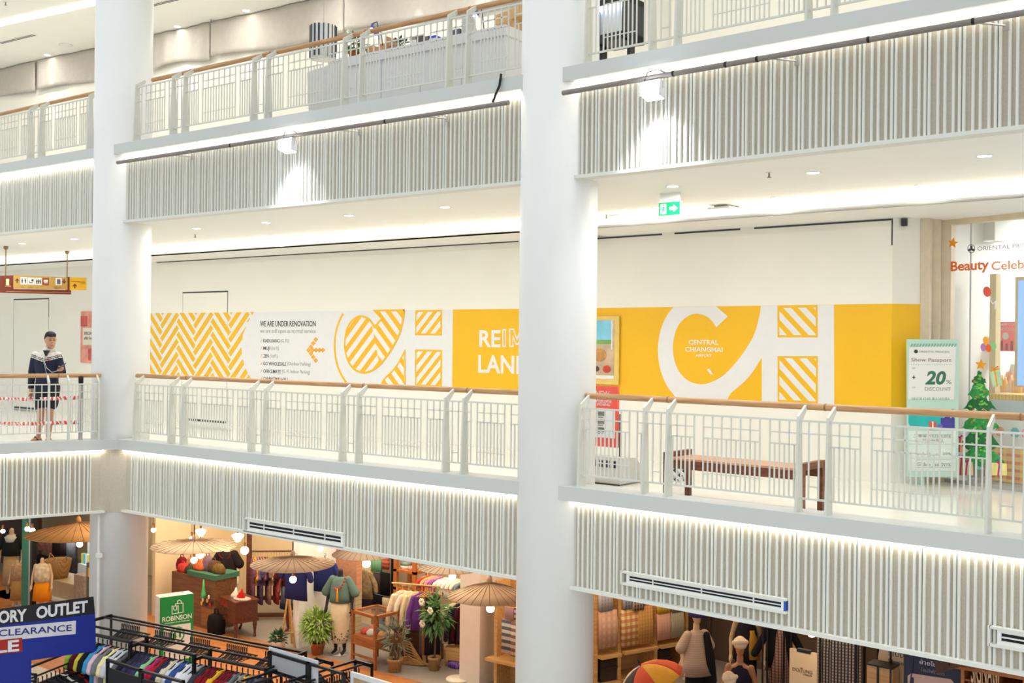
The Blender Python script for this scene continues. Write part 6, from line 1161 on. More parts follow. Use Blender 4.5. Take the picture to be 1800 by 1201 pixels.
for i, (x, y, c, lb, r) in enumerate(((-.3, .2, (196, 190, 184), 'silver grey pouch', .1), (-.12, .3, (206, 150, 100), 'tan round purse', .08), (-.48, .2, (196, 90, 70), 'coral printed pouch', .09), (-.28, .42, (90, 96, 92), 'slate purse', .09), (-.1, .5, (214, 190, 160), 'beige clutch', .09), (-.5, .45, (200, 120, 96), 'salmon cloth', .1))):
    mb = MB(); mb.loft([(0, 0, 0, r, r*.8), (0, 0, r*.5, r*1.05, r*.8), (0, 0, r*1.1, r*.5, r*.4)], 14); w3 = mx @ Vector((x*W_/.6, y*D_/.65, hb+.04)); o = solo('purse', mb, cloth(c, .2), lb+' inside the glass display case', 'purse'); o.location = w3
# ---- brown counter behind the plant with folded cloth
p = gpt(742, 1172); t = thing('low_counter', 'dark brown low counter behind the grey green plant', 'counter', 'M', (p[0]-.9, p[1]+.1, G)); hk = zat(730, 1108, p[1])-G; mb = MB(); mb.box(0, .9, 0, .5, 0, hk-.04); obj('body', mb, wood('counter_brown', (78, 46, 26), (100, 62, 36), 2), t); mb = MB(); mb.box(-.02, .92, -.02, .52, hk-.04, hk); obj('top', mb, ROSE, t)
for i, (dx, c, lb) in enumerate(((.12, (226, 80, 130), 'bright pink'), (.34, (226, 222, 226), 'white'))): mb = MB(); mb.loft([(0, 0, 0, .12, .1), (0, 0, .05, .12, .1)], 12, power=5); small('folded_cloth', lb+' folded cloth on the low brown counter', 'cloth', mb, cloth(c), (p[0]-.9+dx+.1, p[1]+.3, G+hk))
# ---- textiles at the back wall
tx_ = [(604, 628, 988, 1034, (180, 158, 130), 'patterned grey blouse', 6.6, 'top'), (628, 652, 998, 1030, (150, 132, 100), 'beige knitted vest', 6.4, 'top')]
for x0, x1, y0, y1, c, lb, Y, kd in tx_: a = at((x0+x1)/2, y0-6, Y); hung((a[0], Y, a[2]), .35, kd, cloth(c, .3), lb+' hung at the rear of the shop above the glass case', 'rear garments', 'wood')
def panel_cloth(x0, x1, y0, y1, Y, m, label): a, b = at(x0, y0, Y), at(x1, y1, Y); mb = MB(); w_ = b[0]-a[0]; mb.loft([(w_/2, 0, b[2]-a[2], w_/2, .03), (w_/2, .01, (b[2]-a[2])*.5, w_/2, .035), (w_/2, 0, 0, w_/2, .03)], 18, power=8); return small('hanging_textile', label, 'textile', mb, m, (a[0], Y, a[2]), group='hanging textiles at the shop rear')
for x0, x1, y0, y1, m, lb in ((653, 671, 979, 1007, pattern('mint_cloth', (122, 186, 140), (104, 160, 120), 'X', 22, .6), 'mint green hanging cloth at the rear textile rack'), (672, 683, 981, 1002, pattern('red_cloth', (170, 72, 50), (140, 44, 36), 'X', 30, .5, 'Z', 12, (196, 120, 96)), 'red patterned hanging cloth at the rear textile rack'), (657, 670, 1007, 1045, pattern('maroon_cloth', (54, 26, 30), (36, 22, 26), 'X', 26, .5), 'maroon dark cloth at the rear textile rack'), (669, 684, 1006, 1048, cloth((22, 22, 26)), 'black cloth at the rear textile rack'), (656, 672, 1045, 1075, cloth((18, 18, 20)), 'lower black cloth at the rear textile rack'), (673, 684, 1050, 1074, cloth((206, 186, 150)), 'cream folded cloth low on the rear textile rack'), (634, 656, 1030, 1072, cloth((54, 48, 62)), 'dark trousers cloth left of the rear textile rack'), (612, 634, 1036, 1072, cloth((150, 134, 104), .4), 'flower printed skirt cloth beside the teal mannequin')): panel_cloth(x0, x1, y0, y1, 6.9, m, lb)
a = at(652, 978, 6.95); b = at(686, 1078, 6.95); t = thing('textile_rack', 'dark rack holding the rear hanging textiles', 'rack', 'M', (a[0], 6.98, G)); w_ = b[0]-a[0]; hr_ = a[2]-G
for x in (0, w_): mb = MB(); mb.box(x-.02, x+.02, 0, .05, 0, hr_+.1); obj('post', mb, BLACK, t)
mb = MB(); mb.box(0, w_, 0, .04, hr_, hr_+.04); mb.box(0, w_, 0, .04, .3, .34); obj('cross_bar', mb, BLACK, t)
# wooden open shelf with glass
Y = 6.2; a, b = at(692, 965, Y), at(730, 985, Y); zt2 = a[2]; t = thing('open_shelf', 'orange brown open shelf with folded cloths behind the front rail', 'shelf', 'M', (a[0], Y, G)); w_ = b[0]-a[0]; OB = wood('orange_wood', (160, 88, 36), (186, 110, 52), 3, (10, 10, 1), .4)
for x in (0, w_-.08):
    for y in (0, .4): mb = MB(); mb.box(x, x+.08, y, y+.06, 0, zt2-G+.4); obj('post', mb, OB, t)
zs_ = [.5, zat(710, 1003, Y)-G, zat(710, 1035, Y)-G]
for z in zs_: mb = MB(); mb.box(.0, w_, 0, .46, z-.05, z); obj('board', mb, OB, t)
for i in range(5): mb = MB(); mb.loft([(0, 0, 0, .09, .12), (0, 0, .06, .09, .12)], 12, power=5); small('folded_cloth', 'pale folded cloth on the orange brown shelf, %s' % ['upper left', 'upper right', 'top of the upper pair', 'lower left', 'lower right'][i], 'cloth', mb, cloth([(222, 206, 184), (206, 160, 140), (120, 140, 132), (150, 140, 100), (170, 150, 110)][i], .2), (a[0]+.17+.19*(i % 2), Y+.2, G+zs_[1 if i < 3 else 2]+(.065 if i == 2 else 0)))
# ---- front rail with cream blouses and the rattan stand
Y = 5.35; a, b = at(696, 1033, Y), at(742, 1026, Y); zr = (a[2]+b[2])/2; a0, a1 = Vector((a[0], Y, zr)), Vector((b[0]+.1, Y+.25, zr)); dv = a1-a0; ag = math.atan2(dv.y, dv.x)
t = thing('rattan_stand', 'rattan clothes stand with leaf shaped base and bamboo rail', 'clothes rack', 'M', (a0.x, a0.y, G), ag); h = zr-G; L_ = dv.length
mb = MB(); mb.tube([(-.08, 0, h), (L_+.1, 0, h)], .016, 8); obj('rail', mb, HONEY, t)
mb = MB()
for i in range(5): mb.tube([(L_*.62+.03*i, -.02, h-.1), (L_*.66+.018*i, -.04, .6), (L_*.75+.01*i, -.05, .06)], [.012, .016, .016], 6)
for i in range(4): mb.tube([(L_*.30-.012*i, -.06, h*.62), (L_*.28-.016*i, -.09, .38), (L_*.12, -.1, .12+.012*i), (-.12, -.1, .03+.01*i)], .013, 6)
obj('upright', mb, RATT, t)
mb = MB()
for i in range(7): s = i/6; mb.tube([(L_*.75, -.08, .06), (L_*.55-.1*s, -.10, .12+.30*s), (L_*.30+.02*s, -.10, .16+.28*s), (L_*.22, -.10, .40)], .013, 6)
for i in range(6): s = i/5; mb.tube([(L_*.78, -.10, .03), (L_*.4, -.12, .03+.14*s), (L_*.05, -.12, .03+.06*s), (-.14, -.12, .02)], .012, 6)
for i in range(3): mb.tube([(L_*.75, -.08, .04+.012*i), (L_*.95, -.09, .03+.012*i), (L_*1.2, -.1, .03)], .012, 6)
obj('leaf_base', mb, RATT, t)
mb = MB(); mb.tube([(0, .02, h), (.0, .25, 0)], .014, 6); mb.tube([(L_, .02, h), (L_, .3, 0)], .014, 6); obj('rear_leg', mb, HONEY, t)
for i, (c, lb, kd, nz) in enumerate((((226, 206, 178), 'flower printed cream', 'shirt', .12), ((232, 216, 190), 'plain cream', 'top', .05), ((220, 202, 160), 'straw coloured', 'shirt', .05), ((110, 62, 140), 'purple', 'shirt', .08))): hung(along(a0, a1, .16+.17*i), ag+PI/2-1.05, kd, cloth(c, nz), '%s blouse on the rattan stand' % lb, 'blouses on the rattan stand', 'wood', (.88, 1, 1))
for i, (c, lb) in enumerate((((96, 84, 88), 'grey'), ((150, 108, 60), 'tan'), ((44, 36, 40), 'black'))): hung(along(a0, a1, .80+.07*i), ag+PI/2-.9, 'scarf', cloth(c), '%s scarf at the end of the rattan rail' % lb, 'scarves on the rattan rail', 'wood')
# red scarf, rear rail with pastel tops
Y = 6.3; a, b = at(752, 1001, Y), at(822, 1016, Y); zr = a[2]; a0, a1 = Vector((a[0], Y, zr)), Vector((b[0], Y+.15, zr)); dv = a1-a0; ag = math.atan2(dv.y, dv.x)
t = thing('bamboo_rail', 'bamboo rail of pastel tops in front of the pier', 'clothes rack', 'M', (a0.x, a0.y, G), ag); h = zr-G; L_ = dv.length; mb = MB(); mb.tube([(-.05, 0, h), (L_+.05, 0, h)], .016, 8); obj('rail', mb, HONEY, t)
for x in (0, L_): mb = MB(); mb.tube([(x, 0, 0), (x, 0, h)], .02, 8); obj('post', mb, HONEY, t)
mb = MB(); mb.tube([(0, 0, h-.32), (L_, 0, h-.32)], .016, 8); obj('lower_bar', mb, HONEY, t)
for i, (c, lb) in enumerate((((190, 60, 50), 'red'), ((232, 160, 110), 'peach'), ((206, 130, 160), 'pink'), ((150, 84, 140), 'violet'), ((240, 226, 206), 'cream'), ((246, 236, 220), 'ivory'), ((240, 224, 210), 'shell'), ((238, 226, 200), 'vanilla'), ((226, 212, 190), 'oatmeal'), ((110, 130, 140), 'grey blue'))): hung(along(a0, a1, .05+.095*i), ag+PI/2-.9, 'tee', cloth(c), '%s top on the bamboo rail, %s from the left' % (lb, nth(i)), 'tops on the bamboo rail', 'wood', (.85, 1, .6))
Y = 5.9; a, b = at(790, 1048, Y), at(826, 1054, Y); a0, a1 = Vector((a[0], Y, a[2])), Vector((b[0], Y+.2, a[2])); ag = .3
t = thing('garment_stand', 'wooden bench stand with cream and dark garments beside the pier', 'clothes rack', 'M', (a0.x, a0.y, G), ag); h = a0.z-G; L_ = (a1-a0).length; mb = MB(); mb.tube([(0, 0, h), (L_, 0, h)], .016, 8); obj('rail', mb, HONEY, t)
for x in (0, L_): mb = MB(); mb.tube([(x, 0, 0), (x, 0, h)], .02, 8); obj('post', mb, HONEY, t)
mb = MB(); mb.box(-.02, L_+.02, -.2, .22, .30, .34); mb.box(-.02, L_+.02, -.2, -.17, .12, .30); mb.box(-.02, .02, -.2, -.16, 0, .3); mb.box(L_-.02, L_+.02, -.2, -.16, 0, .3); obj('bench', mb, HONEY, t)
for i, (c, lb) in enumerate((((232, 220, 190), 'cream'), ((44, 40, 60), 'ink'), ((70, 26, 40), 'wine'), ((50, 40, 60), 'dark violet'))): hung(along(a0, a1, .12+.24*i), ag+PI/2-.9, 'shirt', cloth(c), '%s garment on the bench stand beside the pier' % lb, 'garments on the bench stand', 'wood', (.85, 1, 1.05))
mb = MB(); mb.loft([(0, 0, 0, .16, .1), (0, 0, .06, .17, .1), (0, 0, .1, .1, .06)], 14); small('purple_scarf', 'folded purple checked scarf under the bench stand', 'scarf', mb, pattern('purple_check', (110, 66, 160), (70, 40, 110), 'X', 24, .5, 'Y', 24, (150, 110, 190)), (a0.x+.25, a0.y-.12, G+.01))
# oval hanging sign board and white disc
p = gpt(805, 1196); mb = MB(); mb.lathe([(.21, 0), (.21, .03), (.2, .04), (.02, .045)], 28); small('round_stool', 'round white stool top at the lower edge beside the pier', 'stool', mb, mat('stool_white', (232, 222, 200), .5), (p[0], p[1]-.0, G))
# ---- textile shelf beside the near column (left side)
Y = 5.25; a, b = at(872, 1042, Y), at(925, 1060, Y); t = thing('textile_shelf', 'pine shelf with chequered scarves left of the near column', 'shelf', 'M', (a[0], Y, G)); w_ = b[0]-a[0]+.3; hh = a[2]-G+.2
for x in (0, w_): mb = MB(); mb.box(x-.03, x+.03, 0, .4, 0, hh); obj('side_panel', mb, HONEY, t)
zs2 = zat(895, 1160, Y)-G; mb = MB(); mb.box(-.1, w_, -.16, .4, zs2-.05, zs2); obj('board', mb, HONEY, t); mb = MB(); mb.box(0, w_, .38, .4, 0, hh); obj('back_panel', mb, HONEY, t)
for x0, x1, y0, y1, m, lb in ((883, 899, 1088, 1150, pattern('navy_check', (44, 58, 74), (206, 200, 186), 'Z', 9, .5, 'X', 40, (120, 120, 120)), 'navy and white chequered scarf left of the near column'), (899, 915, 1092, 1156, pattern('brown_check', (120, 76, 62), (222, 206, 184), 'Z', 9, .5, 'X', 40, (150, 120, 104)), 'brown and white chequered scarf left of the near column'), (915, 930, 1096, 1160, pattern('navy_check', (44, 58, 74), (206, 200, 186), 'Z', 9, .5), 'dark chequered scarf partly behind the near column'), (888, 904, 1066, 1090, pattern('mauve_weave', (176, 140, 134), (160, 122, 118), 'X', 40, .5), 'mauve folded textile on the pine shelf'), (905, 922, 1068, 1094, pattern('maroon_stripe', (96, 44, 44), (206, 180, 160), 'Z', 12, .6), 'maroon striped textile on the pine shelf')): panel_cloth(x0, x1, y0, y1, Y-.06, m, lb)
# ---- right shop: textile wall
FR['H'] = (gl('R', -3.70, 5.9), math.radians(68.4)); U = lambda x, y=1140: at(x, y, 0, 'H')
us = [U(1048)[0], U(1089)[0], U(1153)[0], U(1207)[0]]; ztop = -1.15
t = thing('textile_shelving', 'long pine shelving wall full of folded scarves right of the near column', 'shelf', 'H', (0, 0, G))
for u in us: mb = MB(); mb.box(u-.035, u+.035, 0, .45, 0, ztop-G); obj('upright', mb, HONEY, t)
for i, y in enumerate((1150, 1141, 1130)):
    z = zat((1066, 1110, 1175)[i], y, 0, 'H')-G; mb = MB(); mb.box(us[i]+.035, us[i+1]-.035, -.12, .45, z-.05, z); obj('board', mb, HONEY, t); mb = MB(); mb.box(us[i]+.035, us[i+1]-.035, -.12, .45, .06, .12); obj('board', mb, HONEY, t)
mb = MB(); mb.box(us[0], us[3], .43, .45, 0, ztop-G); obj('back_panel', mb, wood('back_ply', (190, 146, 92), (206, 164, 108), 2), t)
def hcloth(x0, x1, y0, y1, m, lb, v=-.04):
    a, b = at(x0, (y0+y1)/2, v, 'H'), at(x1, (y0+y1)/2, v, 'H'); z1, z0 = zat((x0+x1)/2, y0, v, 'H'), zat((x0+x1)/2, y1, v, 'H'); w_ = b[0]-a[0]; mb = MB(); mb.loft([(w_/2, 0, z0-z1, w_/2*.98, .03), (w_/2, 0, (z0-z1)*.5, w_/2, .035), (w_/2, .02, 0, w_/2*.97, .03)], 18, power=8); return solo('folded_textile', mb, m, lb, 'textile', 'H', (a[0], v, z1), group='folded textiles on the pine shelving')
for i, (x0, x1, y0, y1, c1, c2, lb) in enumerate(((1053, 1076, 1040, 1074, (140, 138, 150), (170, 164, 168), 'grey puckered textile'), (1053, 1085, 1074, 1138, (206, 166, 140), (190, 146, 122), 'dusty pink quilted textile'), (1095, 1110, 1044, 1070, (110, 116, 140), (160, 156, 160), 'grey blue striped textile'), (1111, 1131, 1050, 1072, (70, 44, 44), (170, 150, 136), 'dark ribbed textile'), (1092, 1121, 1071, 1136, (196, 156, 90), (224, 196, 140), 'plaid mustard and red textile'), (1121, 1147, 1066, 1130, (210, 160, 92), (190, 136, 72), 'amber waffle textile'), (1155, 1178, 1058, 1078, (222, 180, 50), (206, 164, 44), 'yellow upper end of the pink textile'), (1155, 1178, 1078, 1124, (222, 170, 146), (214, 160, 138), 'pale pink textile'), (1179, 1202, 1061, 1076, (150, 116, 106), (140, 108, 100), 'mauve textile'), (1179, 1202, 1074, 1120, (176, 170, 146), (170, 162, 140), 'sage grey textile'))):
    m = pattern('h_cloth_%d' % i, c1, c2, 'X', 16 if i not in (1, 4) else 9, .5, 'Z', 16 if i not in (1, 4) else 9, c2 if i != 4 else (176, 70, 60)); hcloth(x0, x1, y0, y1, m, lb+' on the pine shelving', -.04-.012*(i % 2))
for i, (x0, x1, y0, y1) in enumerate(((1057, 1086, 1152, 1190), (1158, 1180, 1146, 1175))):
    a, b = at(x0, 1170, .0, 'H'), at(x1, 1170, .0, 'H'); mb = MB(); mb.box(0, b[0]-a[0], .02, .38, .0, .36); mb.box(.0, b[0]-a[0], -.0, .02, .2, .24); solo('storage_box', mb, mat('box_dark', (52, 40, 28), .7, noise=.1), ['dark storage box under the pink quilted textile', 'dark storage box at the far bay of the pine shelving'][i], 'box', 'H', (a[0], 0, G+.122))
# ---- right shop: mannequins
FACE = YAW+.1
p = atz(1222, 1272, G, 'R'); s1 = .985
t = mannequin('mannequin in a grey beige swing tunic and navy bucket hat', 'R', p, FACE+.25-BEND, DUM, True, 0, s1)
wear(t, 'tunic', [(0, 0, .80, .34, .24), (0, 0, 1.0, .26, .19), (0, 0, 1.25, .185, .14), (0, 0, 1.40, .17, .10), (0, 0, 1.47, .075, .065)], pattern('tunic_beige', (176, 152, 134), (166, 142, 126), 'Z', 30, .5), [SL(-1, .2), SL(1, .2)]); wear(t, 'trousers', [(0, 0, .08, .16, .12), (0, 0, .5, .18, .13), (0, 0, .86, .17, .12)], cloth((34, 34, 40)))
HAT = cloth((52, 50, 88)); wear(t, 'bucket_hat', [(0, -.01, 1.70, .135, .15), (0, 0, 1.76, .095, .11), (0, .005, 1.84, .085, .10), (0, .005, 1.865, .05, .06)], HAT); mb = MB(); limb(mb, [(.12, -.12, 1.42), (.15, -.18, 1.1), (.2, -.1, .70)], [.05, .07, .11], 10); obj('black_stole', mb, cloth((28, 28, 32)), t)
p = atz(1310, 1247, G, 'R'); s2_ = 1.0
t = mannequin('mannequin in a black sleeveless top with yellow panel and dark trousers', 'R', p, FACE-.15-BEND, DUM, True, 0, s2_)
wear(t, 'waistcoat', [(0, 0, .82, .205, .15), (0, 0, 1.0, .19, .14), (0, 0, 1.25, .175, .135), (0, 0, 1.40, .15, .10), (0, 0, 1.46, .07, .065)], cloth((44, 40, 44))); wear(t, 'yellow_panel', [(.08, -.0, .84, .14, .158), (.075, 0, 1.1, .12, .148), (.07, 0, 1.30, .06, .142)], cloth((206, 156, 64))); wear(t, 'trousers', [(0, 0, .08, .16, .12), (0, 0, .5, .18, .13), (0, 0, .9, .17, .125)], cloth((40, 38, 44)))
p = atz(1299, 1339, G, 'R'); s3 = .95
t = mannequin('brown child sized mannequin in a navy dress with a cream turban', 'R', p, FACE-.35-BEND, mat('dummy_tan', (176, 122, 88), .5), True, 0, s3); wear(t, 'dress', [(0, 0, .5, .25, .18), (0, 0, .9, .19, .14), (0, 0, 1.25, .16, .13), (0, 0, 1.40, .14, .095), (0, 0, 1.45, .075, .065)], cloth((38, 36, 52)))
def turban(t, z=1.0): mb = MB(); mb.loft([(0, 0, 1.70, .088, .105), (0, .01, 1.75, .105, .12), (0, .015, 1.81, .09, .105), (0, .02, 1.85, .04, .05)], 16); limb(mb, [(-.09, -.05, 1.77), (0, -.10, 1.80), (.09, -.03, 1.79)], [.035, .04, .035], 8); return obj('turban', mb, cloth((226, 204, 176), .06), t)
turban(t)
p = atz(1280, 1402, G, 'R'); s4 = .88; t = mannequin('lowest mannequin with a knotted cream head scarf at the bottom edge', 'R', p, FACE-BEND, DUM, True, 0, s4); turban(t); wear(t, 'blouse', [(0, 0, .8, .2, .15), (0, 0, 1.25, .17, .135), (0, 0, 1.40, .15, .095), (0, 0, 1.45, .075, .065)], cloth((150, 110, 80)))
p = atz(1368, 1258, G, 'R'); s5 = 1.0; t = mannequin('mannequin in a black open jacket over a checked dress left of the cream sign', 'R', p, FACE-.1-BEND, DUM, True, 0, s5)
wear(t, 'jacket', [(0, .02, .78, .21, .16), (0, .01, 1.1, .195, .15), (0, .01, 1.38, .18, .11), (0, .01, 1.46, .09, .08)], cloth((30, 28, 32)), [SL(-1, .42, .065, .06), SL(1, .42, .065, .06)]); wear(t, 'dress', [(0, -.04, .45, .22, .15), (0, -.05, .9, .13, .14), (0, -.06, 1.25, .085, .125), (0, -.04, 1.42, .06, .085)], pattern('plaid_dress', (60, 48, 48), (176, 150, 130), 'X', 22, .7, 'Z', 22, (120, 50, 46)))
# open umbrella
p = at(1145, 1190, 3.6, 'R'); t = thing('open_umbrella', 'open parasol with orange yellow and blue bands at the bottom edge', 'umbrella', 'R', (p[0], 3.6, G)); n = 8; zc = zat(1160, 1166, 3.6, 'R')-G; Rr = .50
cc2 = [(222, 84, 46), (236, 170, 50), (222, 84, 46), (70, 66, 120), (222, 206, 186), (52, 40, 44), (222, 84, 46), (236, 170, 50)]
cn = link(bpy.data.objects.new('canopy', None)); cn.parent = t; cn.location = (0, 0, zc-.30); cn.rotation_euler = (.25, -.45, .2)
can = MB(); tl = Matrix.Rotation(-.45, 4, 'Y') @ Matrix.Rotation(.25, 4, 'X')
bpy.data.objects.remove(cn)
mats_ = [mat('gore_%d' % i, c, .7, noise=.06) for i, c in enumerate(cc2)]
for i in range(n):
    vs = []; fs = []
    for j in range(6):
        s = j/5
        for kx in range(5): a = 2*PI*(i+kx/4)/n; r = Rr*math.sin(s*1.25)/math.sin(1.25)*(1-.06*s*math.sin(PI*kx/4)); vs.append(tl @ Vector((r*math.cos(a), r*math.sin(a), .30*(math.cos(s*1.25)-math.cos(1.25))/(1-math.cos(1.25)))))
    for j in range(5):
        for kx in range(4): q = j*5+kx; fs.append((q, q+5, q+6, q+1))
    can.add([v+Vector((0, 0, zc-.33)) for v in vs], fs, True, i)
o = obj('canopy', can, mats_, t); so = o.modifiers.new('t', 'SOLIDIFY'); so.thickness = .003; so.offset = 0
mb = MB(); tip = tl @ Vector((0, 0, .40)); mb.tube([Vector((0, 0, zc-.33))+tl @ Vector((0, 0, -.45)), Vector((0, 0, zc-.33))+tip], .01, 8); obj('shaft', mb, BLACK, t); mb = MB(); mb.box(-.03, .03, -.03, .03, 0, zc-.70); mb.box(-.2, .2, -.2, .2, 0, .02); obj('stand', mb, HONEY, t)
# rails of clothes behind the mannequins
Y = 6.4; a, b = at(1245, 1070, Y, 'R'), at(1290, 1080, Y, 'R'); a0, a1 = Vector((a[0], Y, -1.55)), Vector((a[0]+.9, Y+.2, -1.55)); t, L_, ag = rack('black rack of cream blouses behind the swing tunic mannequin', a0, a1, .04, 'R')
for i, (c, lb) in enumerate((((206, 176, 146), 'sand'), ((214, 186, 156), 'cream'), ((196, 166, 136), 'beige'), ((206, 180, 150), 'oat'), ((150, 120, 96), 'brown striped'))): hung(along(a0, a1, .1+.2*i), ag+PI/2-.9, 'dress', cloth(c), '%s long blouse on the rack behind the swing tunic' % lb, 'blouses behind the swing tunic', 'wood', k='R')
Y = 6.0; a0 = Vector((at(1385, 1080, Y, 'R')[0], Y, -1.42)); a1 = Vector((at(1545, 1110, Y, 'R')[0], Y+.1, -1.42)); t, L_, ag = rack('long dark rack of black garments behind the cream sign', a0, a1, .04, 'R')
dk = [(40, 44, 48), (30, 30, 32), (46, 36, 34), (24, 24, 28), (36, 30, 30), (28, 28, 32), (40, 40, 46), (22, 22, 26), (34, 34, 38), (26, 26, 32), (30, 28, 30), (40, 40, 44), (24, 24, 26), (32, 32, 36)]
for i, c in enumerate(dk): hung(along(a0, a1, .03+.95*i/14), ag+PI/2-.8, 'dress', cloth(c, .2), 'dark dress, %s from the left on the long rack behind the cream sign' % nth(i), 'dark dresses on the long rack', 'wood', k='R')
Y = 5.2
for i, px in enumerate((1460, 1487)): a = at(px, 1112, Y, 'R'); hung((a[0], Y, a[2]+.12), .1+.2*i, 'trousers', pattern('gingham', (44, 42, 46), (206, 196, 184), 'X', 26, .55, 'Z', 26, (60, 58, 60)), ['left', 'right'][i]+' black and cream gingham trousers hanging on the right rail', 'gingham trousers', 'wood', (1.15, 1, 1.1), 'trousers', 'R')
a0 = Vector((at(1450, 1100, Y, 'R')[0], Y, at(1460, 1112, Y, 'R')[2]+.12)); a1 = Vector((at(1500, 1100, Y, 'R')[0]+.1, Y, a0.z)); rack('slim black rail holding the gingham trousers', a0, a1, .03, 'R')
# cream sign, t-shirt board, navy poster, hanging letter sign, wooden kiosk
Y = 3.9; a, b = at(1388, 1140, Y, 'R'), at(1436, 1146, Y, 'R'); t = thing('shop_sign', 'cream upright board reading DOITUNG in dark and red letters', 'sign', 'R', (a[0], Y, G)); w_ = b[0]-a[0]; h = a[2]-G
SB = mat('sign_cream_board', (226, 198, 160), .6, noise=.02); mb = MB(); mb.box(0, w_, 0, .04, .0, h); obj('board', mb, SB, t); mb = MB(); mb.box(w_*.28, w_*.78, -.012, .05, h-.02, h+.02); obj('clip', mb, BLACK, t)
off = (a[0], Y, G); XD = lambda x, y: (1300+x/5.976, 1000+y/5.976)
wtext(t, 'R', Y-.004, 'DO', XD(555, 1072), XD(625, 1078), 36, INK, .01, off) if False else None
def dtx(b_, p_, q_, cap, m, bold=.01): return wtext(t, 'R', Y-.004, b_, XD(*p_), XD(*q_), cap/5.976, m, bold, off=off)
dtx('DOi', (556, 1070), (636, 1082), 36, mat('doi_ink', (96, 70, 60), .5)); dtx('T', (636, 1088), (664, 1092), 52, mat('doi_red', (170, 50, 40), .5), .03); dtx('UNG', (664, 1090), (764, 1098), 36, MATS['doi_ink']); dtx('Lifestyle', (666, 1118), (760, 1128), 24, MATS['doi_ink'], 0)
Y = 3.6; a, b = at(1543, 1128, Y, 'R'), at(1588, 1130, Y, 'R'); t = thing('shirt_board', 'beige shirt shaped board with small hand lettering', 'sign', 'R', (a[0], Y, G)); w_ = b[0]-a[0]; h = zat(1550, 1124, Y, 'R')-G; lo = zat(1550, 1162, Y, 'R')-G
mb = MB(); mb.prism([(w_*.18, .0), (w_*.18, lo), (0, lo-.0), (w_*.02, lo+.05), (w_*.15, h), (w_*1.0, h), (w_*1.0, 0)], 0, .02); obj('board', mb, SB, t)
for b_, z, m in (('STUDIO', h-.17, INK), ('Denim', h-.26, INK)): text(t, b_, .075, w_*.42, z, m, -.003)
mb = MB(); mb.box(w_*.5, w_*.55, -.02, 0, 0, h); obj('pole', mb, BLACK, t)
t2 = thing('menu_stand', 'small wooden slotted stand in front of the shirt board', 'stand', 'R', (a[0]-.03, Y-.25, G)); hm_ = zat(1560, 1176, Y-.25, 'R')-G; mb = MB(); mb.box(0, .30, 0, .2, 0, hm_); obj('body', mb, wood('menu_wood', (196, 142, 86), (214, 164, 106), 3), t2); mb = MB(); mb.box(.12, .145, -.01, .21, .0, hm_+.012); mb.box(.27, .29, -.01, .21, 0, hm_+.012); mb.box(0, .3, -.01, .21, hm_, hm_+.02); obj('slot', mb, BLACK, t2)
Y = 3.2; a, b = at(1590, 1133, Y, 'R'), at(1689, 1155, Y, 'R'); t = thing('notice_poster', 'navy blue standing poster with white Thai lettering and a pink number card', 'sign', 'R', (a[0], Y, G)); w_ = b[0]-a[0]; h = a[2]-G+.1; off = (a[0], Y, G)
mb = MB(); mb.box(0, w_, 0, .04, 0, h); obj('board', mb, mat('poster_navy', (32, 34, 62), .4, noise=.03), t); XN = lambda x, y: (1500+x/6, 1030+y/6)
def ntx(b_, p_, q_, cap, m, bold=.01): return wtext(t, 'R', Y-.004, b_, XN(*p_), XN(*q_), cap/6, m, bold, off=off)
NW = mat('poster_letter', (206, 200, 214), .5); ntx('ย้ายไป', (698, 822), (880, 840), 44, NW, .015); ntx('โซนลิฟต์แก้ว', (715, 900), (960, 944), 36, mat('poster_letter_dim', (130, 126, 150), .5)); ntx('CHECK', (545, 760), (770, 790), 70, mat('poster_ghost', (52, 54, 88), .5))
def npt(x, y): q = at(*XN(x, y), Y, 'R'); return (q[0]-a[0], q[2]-G)
flat(t, 'number_card', [npt(575, 950), npt(610, 922), npt(1030, 985), npt(1062, 1020), npt(1062, 1400), npt(575, 1400)], -.004, mat('card_pink', (206, 170, 160), .5)); wtext(t, 'R', Y-.009, '2', XN(596, 1030), XN(636, 1036), 78, mat('poster_navy', (32, 34, 62)), .02, off=off)
Y = 2.7; a, b = at(1640, 1142, Y, 'R'), at(1741, 1152, Y, 'R'); t = thing('hanging_sign', 'dark brown hanging wedge sign with a letter G under the right fascia', 'sign', 'R', (a[0], Y, 0)); hz = lambda x, y: (at(*XN(x, y), Y, 'R')[0]-a[0], at(*XN(x, y), Y, 'R')[2])
mb = MB(); mb.prism([hz(830, 560), hz(1010, 560), hz(1010, 840), hz(880, 930)], -.02, .03); obj('front_face', mb, mat('sign_brown', (74, 44, 28), .5), t); mb = MB(); mb.prism([hz(1010, 560), hz(1480, 600), hz(1430, 765), hz(880, 935), hz(1010, 840)], .03, .25); obj('wedge_body', mb, mat('sign_brown_light', (96, 58, 34), .5), t)
wtext(t, 'R', Y-.025, 'G', XN(897, 772), XN(972, 774), 80, mat('sign_g', (206, 176, 120), .5), .01, off=(a[0], Y, 0))
mb = MB(); mb.tube([(.2, 0, -1.25), (.2, 0, -1.05)], .01, 6); obj('hanger', mb, BLACK, t)
Y = 3.1; a, b = at(1689, 1172, Y, 'R'), at(1800, 1175, Y, 'R'); t = thing('wooden_kiosk', 'orange wooden kiosk with a SIGNAGE board at the lower right corner', 'kiosk', 'R', (a[0], Y, G)); KW = wood('kiosk_wood', (170, 98, 48), (196, 124, 68), 3, (1, 10, 10), .5); w_ = b[0]-a[0]+.5; h = a[2]-G
for x in (0, w_*.30, w_*.55, w_): mb = MB(); mb.box(x, x+.035, 0, .5, 0, h-.02); obj('post', mb, KW, t)
